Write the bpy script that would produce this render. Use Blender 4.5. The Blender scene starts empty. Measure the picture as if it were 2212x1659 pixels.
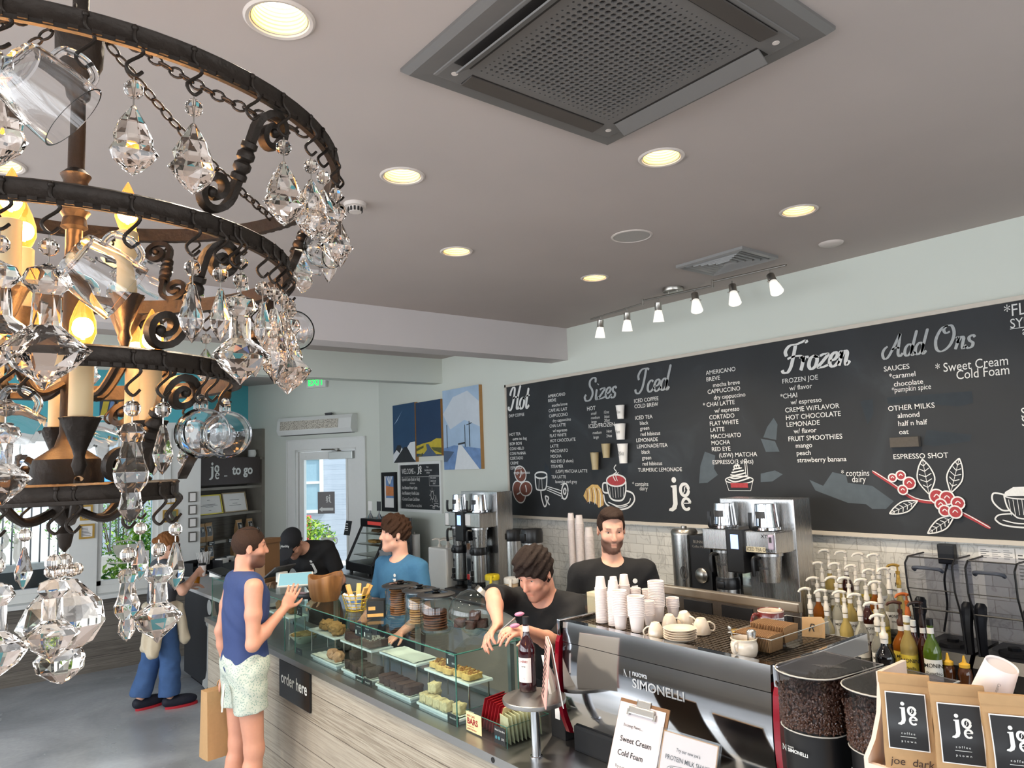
import bpy, bmesh, math, random
import numpy as np
from mathutils import Vector, Matrix, Euler
S = bpy.context.scene
COL = S.collection
pi, sin, cos, R_ = math.pi, math.sin, math.cos, math.radians

# ------------------------------------------------------------------ camera
EYE = 2.13                      # the photographer's eye height, metres
FPX = 1563.0                    # focal length in pixels of the 2212 px wide frame
_yaw, _pit, _rol = .677525, .109489, -.037157
_d = np.array([sin(_yaw)*cos(_pit), cos(_yaw)*cos(_pit), sin(_pit)])
_r = np.array([cos(_yaw), -sin(_yaw), 0.]); _u = np.cross(_r, _d)
_r2 = cos(_rol)*_r + sin(_rol)*_u; _u2 = -sin(_rol)*_r + cos(_rol)*_u
cam = bpy.data.cameras.new('camera'); camo = bpy.data.objects.new('camera', cam); COL.objects.link(camo)
cam.sensor_width = 36; cam.lens = 36*FPX/2212; cam.clip_start = .05; cam.clip_end = 200
camo.matrix_world = Matrix(((_r2[0], _u2[0], -_d[0], 0), (_r2[1], _u2[1], -_d[1], 0), (_r2[2], _u2[2], -_d[2], EYE), (0, 0, 0, 1)))
S.camera = camo

# ------------------------------------------------------------------ world, sun, exposure
S.view_settings.view_transform = 'Standard'; S.view_settings.look = 'None'
S.view_settings.gamma = 1; S.view_settings.use_curve_mapping = False
S.view_settings.exposure = 0.62
W = bpy.data.worlds.new('sky'); S.world = W; W.use_nodes = True
_n = W.node_tree.nodes; _l = W.node_tree.links
_bg = _n['Background']; _bg.inputs['Color'].default_value = (.80, .90, 1.0, 1); _bg.inputs['Strength'].default_value = 1.5
def lamp(name, kind, loc, power, color=(1, 1, 1), size=.1, rot=(0, 0, 0), spot=None, sizey=None):
    l = bpy.data.lights.new(name, kind); l.energy = power; l.color = color
    if kind == 'AREA':
        l.size = size
        if sizey: l.shape = 'RECTANGLE'; l.size_y = sizey
    elif kind == 'SUN': l.angle = size
    else: l.shadow_soft_size = size
    if spot: l.spot_size = spot; l.spot_blend = .6
    o = bpy.data.objects.new(name, l); COL.objects.link(o); o.location = loc; o.rotation_euler = rot
    return o
lamp('sun', 'SUN', (0, 20, 20), 2.6, (1, .95, .86), .01, Euler((R_(38), 0, R_(25))))
lamp('window_daylight', 'AREA', (-3.6, 3.2, 1.9), 215, (.90, .95, 1), 9.5, Euler((R_(90), 0, R_(-90))), None, 2.0)
lamp('window_daylight', 'AREA', (.6, -3.4, 1.9), 80, (.94, .97, 1), 6.5, (R_(90), 0, 0), None, 2.0)
cy = S.cycles
cy.max_bounces = 14; cy.diffuse_bounces = 4; cy.glossy_bounces = 5; cy.transmission_bounces = 12; cy.transparent_max_bounces = 24
cy.caustics_reflective = False; cy.caustics_refractive = False; cy.sample_clamp_indirect = 6.0; cy.blur_glossy = .5

# ------------------------------------------------------------------ helpers: photo pixels to places
def ray(x, y):
    a = (x-1106)/FPX; b = (y-829.5)/FPX
    return Vector((_r2[0]*a-_u2[0]*b+_d[0], _r2[1]*a-_u2[1]*b+_d[1], _r2[2]*a-_u2[2]*b+_d[2]))
CE = Vector((0, 0, EYE))
def onz(x, y, z): d = ray(x, y); return CE+d*((z-EYE)/d.z)
def onx(x, y, v): d = ray(x, y); return CE+d*(v/d.x)
def ony(x, y, v): d = ray(x, y); return CE+d*(v/d.y)
def ond(x, y, dep): return CE+ray(x, y)*dep
def dep(p): return (p[0]*_d[0]+p[1]*_d[1]+(p[2]-EYE)*_d[2])
def zof(x, y, p): d = ray(x, y); return EYE+d.z*math.hypot(p[0], p[1])/math.hypot(d.x, d.y)
def wpx(n, p): return n*dep(p)/FPX

# ------------------------------------------------------------------ helpers: materials
MATS = {}
def lin(c): return tuple(((v/255)/12.92 if v/255 <= .04045 else ((v/255+.055)/1.055)**2.4) for v in c)
def mat(name, rgb=None, rough=.5, metal=0., spec=.5, noise=.06, nscale=18., bump=0., trans=0., ior=1.45, emit=None, estr=1., coat=0., alpha=1., sss=0.):
    """principled material; rgb in 0-255; a noise node varies the colour a little"""
    if name in MATS: return MATS[name]
    m = bpy.data.materials.new(name); m.use_nodes = True; nt = m.node_tree
    b = nt.nodes['Principled BSDF']; c = lin(rgb)
    b.inputs['Base Color'].default_value = (*c, 1); b.inputs['Roughness'].default_value = rough
    b.inputs['Metallic'].default_value = metal; b.inputs['Specular IOR Level'].default_value = spec
    b.inputs['Transmission Weight'].default_value = trans; b.inputs['IOR'].default_value = ior
    b.inputs['Coat Weight'].default_value = coat; b.inputs['Alpha'].default_value = alpha
    if sss: b.inputs['Subsurface Weight'].default_value = sss; b.inputs['Subsurface Radius'].default_value = (.01, .004, .002)
    if emit: b.inputs['Emission Color'].default_value = (*lin(emit), 1); b.inputs['Emission Strength'].default_value = estr
    if noise or bump:
        tc = nt.nodes.new('ShaderNodeTexCoord'); nz = nt.nodes.new('ShaderNodeTexNoise')
        nz.inputs['Scale'].default_value = nscale; nz.inputs['Detail'].default_value = 4
        nt.links.new(tc.outputs['Object'], nz.inputs['Vector'])
        if noise:
            mx = nt.nodes.new('ShaderNodeMix'); mx.data_type = 'RGBA'
            mx.inputs['A'].default_value = (*[v*(1-noise) for v in c], 1); mx.inputs['B'].default_value = (*[min(1, v*(1+noise)) for v in c], 1)
            nt.links.new(nz.outputs['Fac'], mx.inputs['Factor']); nt.links.new(mx.outputs['Result'], b.inputs['Base Color'])
        if bump:
            bp = nt.nodes.new('ShaderNodeBump'); bp.inputs['Strength'].default_value = bump; bp.inputs['Distance'].default_value = .01
            nt.links.new(nz.outputs['Fac'], bp.inputs['Height']); nt.links.new(bp.outputs['Normal'], b.inputs['Normal'])
    MATS[name] = m
    return m
class NT:
    """small node-tree writer"""
    def __init__(s, name):
        s.m = bpy.data.materials.new(name); s.m.use_nodes = True; s.t = s.m.node_tree; s.b = s.t.nodes['Principled BSDF']; MATS[name] = s.m
    def n(s, ty, **kw):
        o = s.t.nodes.new('ShaderNode'+ty)
        for k, v in kw.items():
            if k in o.inputs.keys(): o.inputs[k].default_value = v
            else: setattr(o, k, v)
        return o
    def l(s, a, b): s.t.links.new(a, b)
    def ramp(s, src, stops):
        r = s.n('ValToRGB'); s.l(src, r.inputs[0]); e = r.color_ramp.elements
        while len(e) < len(stops): e.new(.5)
        for q, (p, c) in zip(e, stops): q.position = p; q.color = (*lin(c), 1)
        return r.outputs[0]
    def coord(s, scale=(1, 1, 1), loc=(0, 0, 0), rot=(0, 0, 0)):
        tc = s.n('TexCoord'); mp = s.n('Mapping'); mp.inputs['Scale'].default_value = scale; mp.inputs['Location'].default_value = loc; mp.inputs['Rotation'].default_value = rot
        s.l(tc.outputs['Object'], mp.inputs['Vector']); return mp.outputs['Vector']
    def mix(s, f, a, b, mode='MIX'):
        x = s.n('Mix', data_type='RGBA', blend_type=mode)
        for q, i in ((f, x.inputs['Factor']), (a, x.inputs['A']), (b, x.inputs['B'])):
            if isinstance(q, (int, float)): i.default_value = q
            elif isinstance(q, tuple): i.default_value = (*lin(q), 1)
            else: s.l(q, i)
        return x.outputs['Result']
    def bump(s, h, st=.3, dist=.01):
        bp = s.n('Bump', Strength=st, Distance=dist); s.l(h, bp.inputs['Height']); s.l(bp.outputs['Normal'], s.b.inputs['Normal'])
    def col(s, o): s.l(o, s.b.inputs['Base Color'])
def wood_planks(name, dark, mid, light, axis, width, rough=.6, gap=(60, 55, 50), zoff=0.0):
    """weathered horizontal boards: grain stretched along axis (0 = x, 1 = y), joints every width metres of height"""
    k = NT(name); k.b.inputs['Roughness'].default_value = rough
    sc = [9., 9., 60.]; sc[axis] = 1.3
    v = k.coord(tuple(sc)); nz = k.n('TexNoise', Scale=1.6, Detail=9, Distortion=1.6); k.l(v, nz.inputs['Vector'])
    v2 = k.coord((.9, .9, 1/width)); sep = k.n('SeparateXYZ'); k.l(v2, sep.inputs[0])
    md = k.n('Math', operation='FRACT'); ad = k.n('Math', operation='ADD'); ad.inputs[1].default_value = zoff; k.l(sep.outputs[2], ad.inputs[0]); k.l(ad.outputs[0], md.inputs[0])
    fl = k.n('Math', operation='FLOOR'); k.l(ad.outputs[0], fl.inputs[0])
    wn = k.n('TexWhiteNoise', noise_dimensions='1D'); k.l(fl.outputs[0], wn.inputs['W'])
    c = k.ramp(nz.outputs['Fac'], ((.28, dark), (.5, mid), (.72, light)))
    c = k.mix(wn.outputs['Value'], c, k.mix(.5, c, light))
    sp = k.n('TexNoise', Scale=3., Detail=3); k.l(k.coord((1, 1, 1)), sp.inputs['Vector'])
    c = k.mix(sp.outputs['Fac'], c, k.mix(.35, c, dark))
    g = k.n('Math', operation='LESS_THAN'); k.l(md.outputs[0], g.inputs[0]); g.inputs[1].default_value = .022
    c = k.mix(g.outputs[0], c, gap); k.col(c)
    hh = k.n('Math', operation='SUBTRACT'); k.l(nz.outputs['Fac'], hh.inputs[0]); k.l(g.outputs[0], hh.inputs[1]); k.bump(hh.outputs[0], .25, .004)
    return k.m
def clear_glass(name, tint=(225, 240, 236), gloss=.9, ior=1.45, rough=.02):
    """window glass: see-through with fresnel reflections"""
    m = bpy.data.materials.new(name); m.use_nodes = True; t = m.node_tree; t.nodes.clear(); MATS[name] = m
    o = t.nodes.new('ShaderNodeOutputMaterial'); a = t.nodes.new('ShaderNodeBsdfTransparent'); g = t.nodes.new('ShaderNodeBsdfGlossy')
    x = t.nodes.new('ShaderNodeMixShader'); f = t.nodes.new('ShaderNodeFresnel'); mm = t.nodes.new('ShaderNodeMath'); mm.operation = 'MULTIPLY'; mm.inputs[1].default_value = gloss
    a.inputs[0].default_value = (*lin(tint), 1); g.inputs['Roughness'].default_value = rough; f.inputs[0].default_value = ior
    geo = t.nodes.new('ShaderNodeNewGeometry'); ml = t.nodes.new('ShaderNodeMath'); ml.operation = 'MULTIPLY'; inv = t.nodes.new('ShaderNodeMath'); inv.operation = 'SUBTRACT'; inv.inputs[0].default_value = 1
    t.links.new(geo.outputs['Backfacing'], inv.inputs[1]); t.links.new(f.outputs[0], mm.inputs[0]); t.links.new(mm.outputs[0], ml.inputs[0]); t.links.new(inv.outputs[0], ml.inputs[1])
    t.links.new(ml.outputs[0], x.inputs[0]); t.links.new(a.outputs[0], x.inputs[1]); t.links.new(g.outputs[0], x.inputs[2]); t.links.new(x.outputs[0], o.inputs[0])
    return m

# ------------------------------------------------------------------ helpers: meshes
def V(*a): return Vector(a)
def frame(d, up=None):
    d = Vector(d).normalized(); up = Vector(up) if up is not None else (V(0, 0, 1) if abs(d.z) < .95 else V(0, 1, 0))
    x = up.cross(d).normalized(); y = d.cross(x); return Matrix((x, y, d)).transposed()
def catmull(P, n=6, closed=False):
    P = [Vector(p) for p in P]; out = []; N = len(P)
    for i in range(N if closed else N-1):
        g = (lambda j: P[j % N]) if closed else (lambda j: P[max(0, min(N-1, j))])
        a, b, c, d = g(i-1), g(i), g(i+1), g(i+2)
        for k in range(n):
            t = k/n; out.append(.5*((2*b)+(c-a)*t+(2*a-5*b+4*c-d)*t*t+(3*b-a-3*c+d)*t**3))
    if not closed: out.append(P[-1])
    return out
class MB:
    """collects shapes and links them as ONE mesh object"""
    def __init__(s): s.v = []; s.f = []; s.m = []; s.mi = 0; s.T = Matrix.Identity(4)
    def add(s, vs, fs, mi=None):
        o = len(s.v); s.v += [tuple(s.T @ Vector(q)) for q in vs]; s.f += [tuple(i+o for i in f) for f in fs]; s.m += [s.mi if mi is None else mi]*len(fs); return s
    def box(s, c, d, rot=None, bev=0., mi=None):
        x, y, z = [q/2 for q in d]; c = Vector(c); M = rot.to_matrix() if isinstance(rot, Euler) else (rot or Matrix.Identity(3))
        if not bev:
            vs = [c+M@V(i*x, j*y, k*z) for i in (-1, 1) for j in (-1, 1) for k in (-1, 1)]
            return s.add(vs, [(0, 1, 3, 2), (4, 6, 7, 5), (0, 4, 5, 1), (2, 3, 7, 6), (0, 2, 6, 4), (1, 5, 7, 3)], mi)
        bm = bmesh.new(); bmesh.ops.create_cube(bm, size=1)
        for q in bm.verts: q.co = V(q.co.x*2*x, q.co.y*2*y, q.co.z*2*z)
        bmesh.ops.bevel(bm, geom=bm.edges[:], offset=min(bev, .49*min(d)), segments=2, profile=.7, affect='EDGES')
        bm.verts.index_update(); r = s.add([c+M@q.co for q in bm.verts], [[q.index for q in f.verts] for f in bm.faces], mi); bm.free(); return r
    def bx(s, a, b, mi=None, bev=0.): a = Vector(a); b = Vector(b); return s.box((a+b)/2, [abs(q) for q in (b-a)], None, bev, mi)
    def lathe(s, prof, n=24, c=(0, 0, 0), M=None, mi=None, squash=(1, 1), wob=None):
        """prof: (radius, height) pairs; turned about z"""
        c = Vector(c); M = M or Matrix.Identity(3); vs = []; fs = []; rows = []
        for (r, z) in prof:
            if r < 1e-6: rows.append([len(vs)]); vs.append(c+M@V(0, 0, z))
            else:
                rows.append(list(range(len(vs), len(vs)+n)))
                for i in range(n):
                    a = 2*pi*i/n; w = wob(a, z) if wob else 1
                    vs.append(c+M@V(r*w*cos(a)*squash[0], r*w*sin(a)*squash[1], z))
        for A, B in zip(rows, rows[1:]):
            if len(A) == 1 and len(B) == 1: continue
            for i in range(n):
                j = (i+1) % n
                if len(A) == 1: fs.append((A[0], B[j], B[i]))
                elif len(B) == 1: fs.append((A[i], A[j], B[0]))
                else: fs.append((A[i], A[j], B[j], B[i]))
        return s.add(vs, fs, mi)
    def cyl(s, a, b, r, r2=None, n=16, cap=True, mi=None):
        a = Vector(a); b = Vector(b); r2 = r if r2 is None else r2; L = (b-a).length
        p = [(r, 0), (r2, L)]
        if cap: p = [(0, 0)]+p+[(0, L)]
        return s.lathe(p, n, a, frame(b-a), mi)
    def sph(s, c, r, n=12, sq=(1, 1, 1), M=None, mi=None):
        k = max(5, n//2); pr = [(max(0, r*sin(pi*i/k)) if 0 < i < k else 0, -r*cos(pi*i/k)) for i in range(k+1)]
        D = Matrix.Diagonal(Vector(sq)); return s.lathe(pr, n, c, (M or Matrix.Identity(3)) @ D, mi)
    def tube(s, P, r, n=8, closed=False, mi=None, flat=None, up=None, cap=True):
        """round (or flat=(w,h)) bar along points; r may be a list"""
        P = [Vector(p) for p in P]; N = len(P); vs = []; fs = []; X = None
        for i in range(N):
            if closed: t = P[(i+1) % N]-P[i-1]
            else: t = P[min(N-1, i+1)]-P[max(0, i-1)]
            t = t.normalized() if t.length > 1e-9 else V(0, 0, 1)
            if up is not None: x = Vector(up).cross(t); x = x.normalized() if x.length > 1e-6 else V(1, 0, 0)
            else:
                if X is None: x = frame(t).col[0]
                else: x = X-t*X.dot(t); x = x.normalized() if x.length > 1e-6 else frame(t).col[0]
            X = x; y = t.cross(x); rr = r[i] if isinstance(r, (list, tuple)) else r
            if flat:
                k = rr if isinstance(r, (list, tuple)) else 1
                vs += [P[i]+x*flat[0]*.5*k*a+y*flat[1]*.5*b for a, b in ((1, 1), (-1, 1), (-1, -1), (1, -1))]
            else: vs += [P[i]+x*rr*cos(2*pi*j/n)+y*rr*sin(2*pi*j/n) for j in range(n)]
        n = 4 if flat else n
        for i in range(N if closed else N-1):
            A = i*n; B = ((i+1) % N)*n
            for j in range(n): fs.append((A+j, A+(j+1) % n, B+(j+1) % n, B+j))
        if not closed and cap: fs.append(tuple(range(n))[::-1]); fs.append(tuple(range((N-1)*n, N*n)))
        return s.add(vs, fs, mi)
    def poly(s, P, ext, mi=None):
        """flat outline thickened by the vector ext"""
        n = len(P); ext = Vector(ext); vs = [Vector(p) for p in P]+[Vector(p)+ext for p in P]
        return s.add(vs, [tuple(range(n))[::-1], tuple(range(n, 2*n))]+[(i, (i+1) % n, n+(i+1) % n, n+i) for i in range(n)], mi)
    def loft(s, rings, cap=True, mi=None):
        n = len(rings[0]); vs = [q for r in rings for q in r]; fs = []
        for k in range(len(rings)-1):
            for j in range(n): fs.append((k*n+j, k*n+(j+1) % n, (k+1)*n+(j+1) % n, (k+1)*n+j))
        if cap: fs += [tuple(range(n))[::-1], tuple(range((len(rings)-1)*n, len(rings)*n))]
        return s.add(vs, fs, mi)
    def ribbon(s, P, w, o=(0, 0, 0), ax=(1, 0, 0), ay=(0, 1, 0), calli=None, th=.0006, mi=None):
        """a drawn stroke of width w through 2D points, on the plane o + x*ax + y*ay"""
        P = [Vector((p[0], p[1])) for p in P]; N = len(P); o = Vector(o); ax = Vector(ax); ay = Vector(ay); nn = ax.cross(ay).normalized()*th; L = []
        if N < 2: return s
        for i in range(N):
            t = P[min(N-1, i+1)]-P[max(0, i-1)]
            t = t.normalized() if t.length > 1e-9 else Vector((1, 0)); ww = w*.5
            if calli is not None: ww *= calli+(1-calli)*abs(t.y)
            e = 1 if 0 < i < N-1 else .55
            q = Vector((-t.y, t.x))*ww*e; L.append((P[i]+q, P[i]-q))
        vs = []; fs = []
        for a, b in L:
            for q in (a, b): vs.append(o+ax*q.x+ay*q.y+nn)
        for i in range(N-1): fs.append((2*i+1, 2*i+3, 2*i+2, 2*i))
        return s.add(vs, fs, mi)
    def blot(s, P, o, ax, ay, th=.0005, mi=None):
        o = Vector(o); ax = Vector(ax); ay = Vector(ay); nn = ax.cross(ay).normalized()*th
        return s.add([o+ax*p[0]+ay*p[1]+nn for p in P], [tuple(range(len(P)))], mi)
    def text(s, txt, size, o, ax, ay, shear=0., bold=0., align='LEFT', sx=1., th=.0006, mi=None, spacing=1.):
        """flat lettering; size = capital height"""
        vs, fs = glyphs(txt, shear, bold, align, spacing); k = size/.73; o = Vector(o); ax = Vector(ax).normalized(); ay = Vector(ay).normalized(); nn = ax.cross(ay)*th
        return s.add([o+ax*(q[0]*k*sx)+ay*(q[1]*k)+nn for q in vs], fs, mi)
    def build(s, name, mats, parent=None, smooth=False, loc=None, rot=None, **tags):
        me = bpy.data.meshes.new(name); me.from_pydata(s.v, [], s.f)
        for m in (mats if isinstance(mats, (list, tuple)) else [mats]): me.materials.append(m)
        me.polygons.foreach_set('material_index', s.m)
        me.update(); me.validate()
        if smooth: soften(me, smooth if isinstance(smooth, (int, float)) and smooth is not True else 40)
        o = bpy.data.objects.new(name, me); COL.objects.link(o)
        if parent: o.parent = parent
        if loc is not None: o.location = loc
        if rot is not None: o.rotation_euler = rot
        for k, v in tags.items(): o[k] = v
        return o
def soften(me, ang=40):
    me.polygons.foreach_set('use_smooth', [True]*len(me.polygons))
    if ang < 180: me.set_sharp_from_angle(angle=R_(ang))
_G = {}
def glyphs(txt, shear, bold, align, spacing):
    key = (txt, shear, bold, align, spacing)
    if key not in _G:
        c = bpy.data.curves.new('t', 'FONT'); c.body = txt; c.size = 1; c.shear = shear; c.offset = bold; c.align_x = align; c.space_character = spacing; c.resolution_u = 3
        o = bpy.data.objects.new('t', c); COL.objects.link(o); bpy.context.view_layer.update()
        me = o.evaluated_get(bpy.context.evaluated_depsgraph_get()).to_mesh()
        _G[key] = ([tuple(v.co) for v in me.vertices], [tuple(p.vertices) for p in me.polygons])
        o.to_mesh_clear(); bpy.data.objects.remove(o); bpy.data.curves.remove(c)
    return _G[key]
def thing(name, label, cat, loc=(0, 0, 0), rz=0, group=None, rot=None):
    o = bpy.data.objects.new(name, None); COL.objects.link(o); o.location = Vector(loc)+V(0, 0, .001); o.rotation_euler = rot or (0, 0, rz)
    return tag(o, label, cat, group)
def tag(o, label, cat, group=None):
    o['label'] = label; o['category'] = cat
    if group: o['group'] = group
    return o
def struct(name, mb, m, **kw):
    o = mb.build(name, m, **kw); o['kind'] = 'structure'; return o
def dup(root, loc=None, rot=None, label=None, group=None, scale=None):
    r = root.copy(); COL.objects.link(r)
    if loc is not None: r.location = loc
    if rot is not None: r.rotation_euler = rot
    if scale is not None: r.scale = scale
    if label: r['label'] = label
    if group: r['group'] = group
    for ch in root.children:
        c = ch.copy(); COL.objects.link(c); c.parent = r
        for g in ch.children: q = g.copy(); COL.objects.link(q); q.parent = c
    return r
AX_Y, AX_Z = V(0, -1, 0), V(0, 0, 1)      # reading directions of things on the menu wall
# ------------------------------------------------------------------ materials
chalk = mat('chalk', (226, 224, 220), .9, noise=.12, nscale=120)
white = mat('white_paint', (226, 226, 222), .5, noise=.03)
plastic_w = mat('white_plastic', (232, 230, 226), .35, noise=.02)
paper_w = mat('white_paper', (238, 234, 230), .7, noise=.03)
black_p = mat('black_plastic', (22, 22, 24), .35, noise=.15)
black_m = mat('black_matte', (24, 24, 26), .75, noise=.15)
dark_grey = mat('dark_grey', (62, 62, 64), .5)
def steel_mat(name, rgb, rough, axis=2):
    k = NT(name); k.b.inputs['Metallic'].default_value = 1
    sc = [420., 420., 420.]; sc[axis] = 2.
    nz = k.n('TexNoise', Scale=1., Detail=3); k.l(k.coord(tuple(sc)), nz.inputs['Vector'])
    k.col(k.mix(nz.outputs['Fac'], tuple(v*.95 for v in rgb), rgb))
    mr = k.n('MapRange'); mr.inputs['To Min'].default_value = rough*.8; mr.inputs['To Max'].default_value = rough*1.25
    k.l(nz.outputs['Fac'], mr.inputs[0]); k.l(mr.outputs[0], k.b.inputs['Roughness']); return k.m
steel = steel_mat('brushed_steel', (200, 198, 196), .26)
steel_x = steel_mat('brushed_steel_top', (176, 175, 174), .34, 1)
chrome = mat('chrome', (214, 216, 220), .05, 1, noise=.01)
nickel = mat('nickel', (170, 165, 158), .28, 1, noise=.05)
brass = mat('brass', (190, 150, 70), .35, 1, noise=.1)
gold_wire = mat('gold_wire', (222, 186, 60), .3, .8, noise=.05)
glass = clear_glass('case_glass', (243, 250, 248), .8)
pane = clear_glass('pane_glass', (246, 250, 250), .7)
acrylic = clear_glass('clear_acrylic', (246, 247, 247))
smoke = clear_glass('smoked_acrylic', (218, 220, 226))
smoke2 = clear_glass('grey_acrylic', (176, 174, 178))
crystal = mat('crystal', (255, 243, 232), .0, trans=1., ior=1.55, noise=0, spec=.6)
mugglass = mat('mug_glass', (255, 255, 255), .0, trans=1., ior=1.42, noise=0)
glass_edge = mat('glass_edge', (60, 110, 98), .1, noise=.05)
lit = mat('lamp_lens', (255, 250, 235), .5, emit=(255, 242, 214), estr=9, noise=.01)
kraft = mat('kraft_paper', (178, 142, 100), .75, noise=.08, nscale=60)
card_b = mat('black_card', (30, 32, 34), .6, noise=.1)
ceramic = mat('cream_ceramic', (232, 216, 196), .15, coat=.5, noise=.03)
marble_w = mat('white_marble', (214, 220, 220), .25, noise=.08, nscale=9)
wood_y = mat('pale_wood', (176, 130, 76), .5, noise=.15, nscale=25)

def concrete(name):
    k = NT(name); v = k.coord((1, 1, 1)); a = k.n('TexNoise', Scale=1.1, Detail=8, Distortion=.6); k.l(v, a.inputs['Vector'])
    b = k.n('TexNoise', Scale=28., Detail=6); k.l(v, b.inputs['Vector'])
    c = k.ramp(a.outputs['Fac'], ((.3, (138, 142, 148)), (.5, (172, 177, 184)), (.7, (198, 203, 210))))
    k.col(k.mix(b.outputs['Fac'], c, k.mix(.3, c, (92, 92, 94))))
    r = k.ramp(a.outputs['Fac'], ((.3, (150, 150, 150)), (.7, (95, 95, 95)))); k.l(r, k.b.inputs['Roughness']); k.bump(b.outputs['Fac'], .12, .004); return k.m
def plaster(name, rgb, st=.05):
    k = NT(name); k.b.inputs['Roughness'].default_value = .75; v = k.coord((1, 1, 1)); a = k.n('TexNoise', Scale=1.3, Detail=7); k.l(v, a.inputs['Vector'])
    k.col(k.mix(a.outputs['Fac'], tuple(q*(1-st) for q in rgb), tuple(min(255, q*(1+st)) for q in rgb)))
    b = k.n('TexNoise', Scale=160., Detail=2); k.l(v, b.inputs['Vector']); k.bump(b.outputs['Fac'], .06, .002); return k.m
def tiles(name):
    k = NT(name); k.b.inputs['Roughness'].default_value = .28; tc = k.n('TexCoord'); sp = k.n('SeparateXYZ'); k.l(tc.outputs['Object'], sp.inputs[0])
    cb = k.n('CombineXYZ'); k.l(sp.outputs[1], cb.inputs[0]); k.l(sp.outputs[2], cb.inputs[1])
    br = k.n('TexBrick', Scale=1., **{'Mortar Size': .0022, 'Brick Width': .152, 'Row Height': .0745, 'Bias': 0.}); br.offset = .5
    k.l(cb.outputs[0], br.inputs['Vector'])
    br.inputs['Color1'].default_value = (*lin((226, 222, 214)), 1); br.inputs['Color2'].default_value = (*lin((208, 205, 198)), 1); br.inputs['Mortar'].default_value = (*lin((176, 170, 160)), 1)
    nz = k.n('TexNoise', Scale=5., Detail=9, Distortion=2.2); k.l(tc.outputs['Object'], nz.inputs['Vector'])
    vein = k.ramp(nz.outputs['Fac'], ((.46, (255, 255, 255)), (.5, (150, 148, 150)), (.53, (255, 255, 255))))
    k.col(k.mix(.35, br.outputs['Color'], vein, 'MULTIPLY')); inv = k.n('Math', operation='SUBTRACT'); inv.inputs[0].default_value = 1; k.l(br.outputs['Fac'], inv.inputs[1]); k.bump(inv.outputs[0], .4, .002); return k.m
floor_m = concrete('floor_concrete'); ceil_m = plaster('ceiling_paint', (180, 168, 162), .045)
mint = plaster('wall_mint', (212, 215, 205), .025); teal = plaster('wall_teal', (92, 186, 198), .03); beam_m = plaster('beam_paint', (204, 196, 194), .03)
tile_m = tiles('marble_tile')
siding = wood_planks('window_siding', (74, 68, 62), (112, 104, 95), (146, 138, 126), 0, .165, zoff=.1)
siding_y = wood_planks('nook_siding', (84, 78, 72), (122, 114, 106), (156, 148, 136), 1, .165, zoff=.1)
counter_wood = wood_planks('counter_siding', (112, 100, 86), (162, 152, 136), (188, 179, 164), 1, .172, gap=(74, 64, 54), zoff=.45)
shelf_wood = wood_planks('shelf_boards', (72, 68, 62), (104, 98, 90), (128, 122, 112), 0, .16)
clap = wood_planks('clapboard', (150, 158, 172), (168, 176, 190), (186, 192, 204), 0, .12, gap=(120, 126, 142))
foil_y = mat('leaf_yellow_green', (160, 190, 70), .6, noise=.35, nscale=6); foil_g = mat('leaf_green', (84, 132, 62), .6, noise=.35, nscale=6)

# ------------------------------------------------------------------ the room
CZ, XW, YW = 3.404, 4.73, 9.47
A_ = V(4.73, 8.78, 0); DW = V(-.51, .86, 0).normalized(); DN = V(-.86, -.51, 0).normalized()      # the angled door wall: start, run, inward normal
SD = V(.859, .512, 0).normalized(); SN = V(.512, -.859, 0).normalized()                         # the shelf niche: run to the right, outward normal
def onv(x, y, P, run):
    d = ray(x, y); n = V(run[1], -run[0], 0); return CE+d*((Vector(P)-CE).dot(n)/d.dot(n))
B_ = onv(572, 1000, A_, DW); B_.z = 0
C_ = onv(420, 1000, B_, SD); C_.z = 0
m = MB(); m.bx((-3.2, -3, -.1), (XW, 13, 0)); struct('floor', m, floor_m)
DL = [(604, 41), (869, 380), (1428.5, 340), (986, 543), (1725, 455), (1284.5, 600), (-4, 355)]
DLP = [onz(x, y, CZ) for x, y in DL]+[V(-1.2, 2.6, CZ), V(-1.2, 4.2, CZ), V(.7, 4.3, CZ)]
bm = bmesh.new()
def loop(pts):
    vs = [bm.verts.new(p) for p in pts]
    for i in range(len(vs)): bm.edges.new((vs[i], vs[(i+1) % len(vs)]))
loop([(-3.2, -3, CZ), (XW+.2, -3, CZ), (XW+.2, 11.5, CZ), (-3.2, 11.5, CZ)])
for p in DLP: loop([(p.x+.078*cos(a*pi/16), p.y+.078*sin(a*pi/16), CZ) for a in range(32)])
bmesh.ops.triangle_fill(bm, use_beauty=True, edges=bm.edges[:]); bmesh.ops.recalc_face_normals(bm, faces=bm.faces[:])
me = bpy.data.meshes.new('ceiling'); bm.to_mesh(me); bm.free(); me.materials.append(ceil_m); o = bpy.data.objects.new('ceiling', me); COL.objects.link(o); o['kind'] = 'structure'
m = MB(); m.bx((-3.3, -3.1, CZ+.16), (XW+.3, 11.6, CZ+.26)); struct('ceiling_slab', m, beam_m)
m = MB(); m.bx((XW, -3, 0), (XW+.15, 8.86, CZ)); struct('wall_right', m, mint)
m = MB(); m.bx((XW-.012, -.6, .88), (XW, 6.02, 1.585)); struct('wall_backsplash', m, tile_m)
m = MB(); m.bx((-3.2, 5.01, 3.095), (XW, 5.25, CZ)); struct('ceiling_beam', m, beam_m)
m = MB(); m.bx((-3.2, 7.2, 3.112), (XW, 7.38, CZ)); struct('ceiling_beam_far', m, mint)
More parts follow.
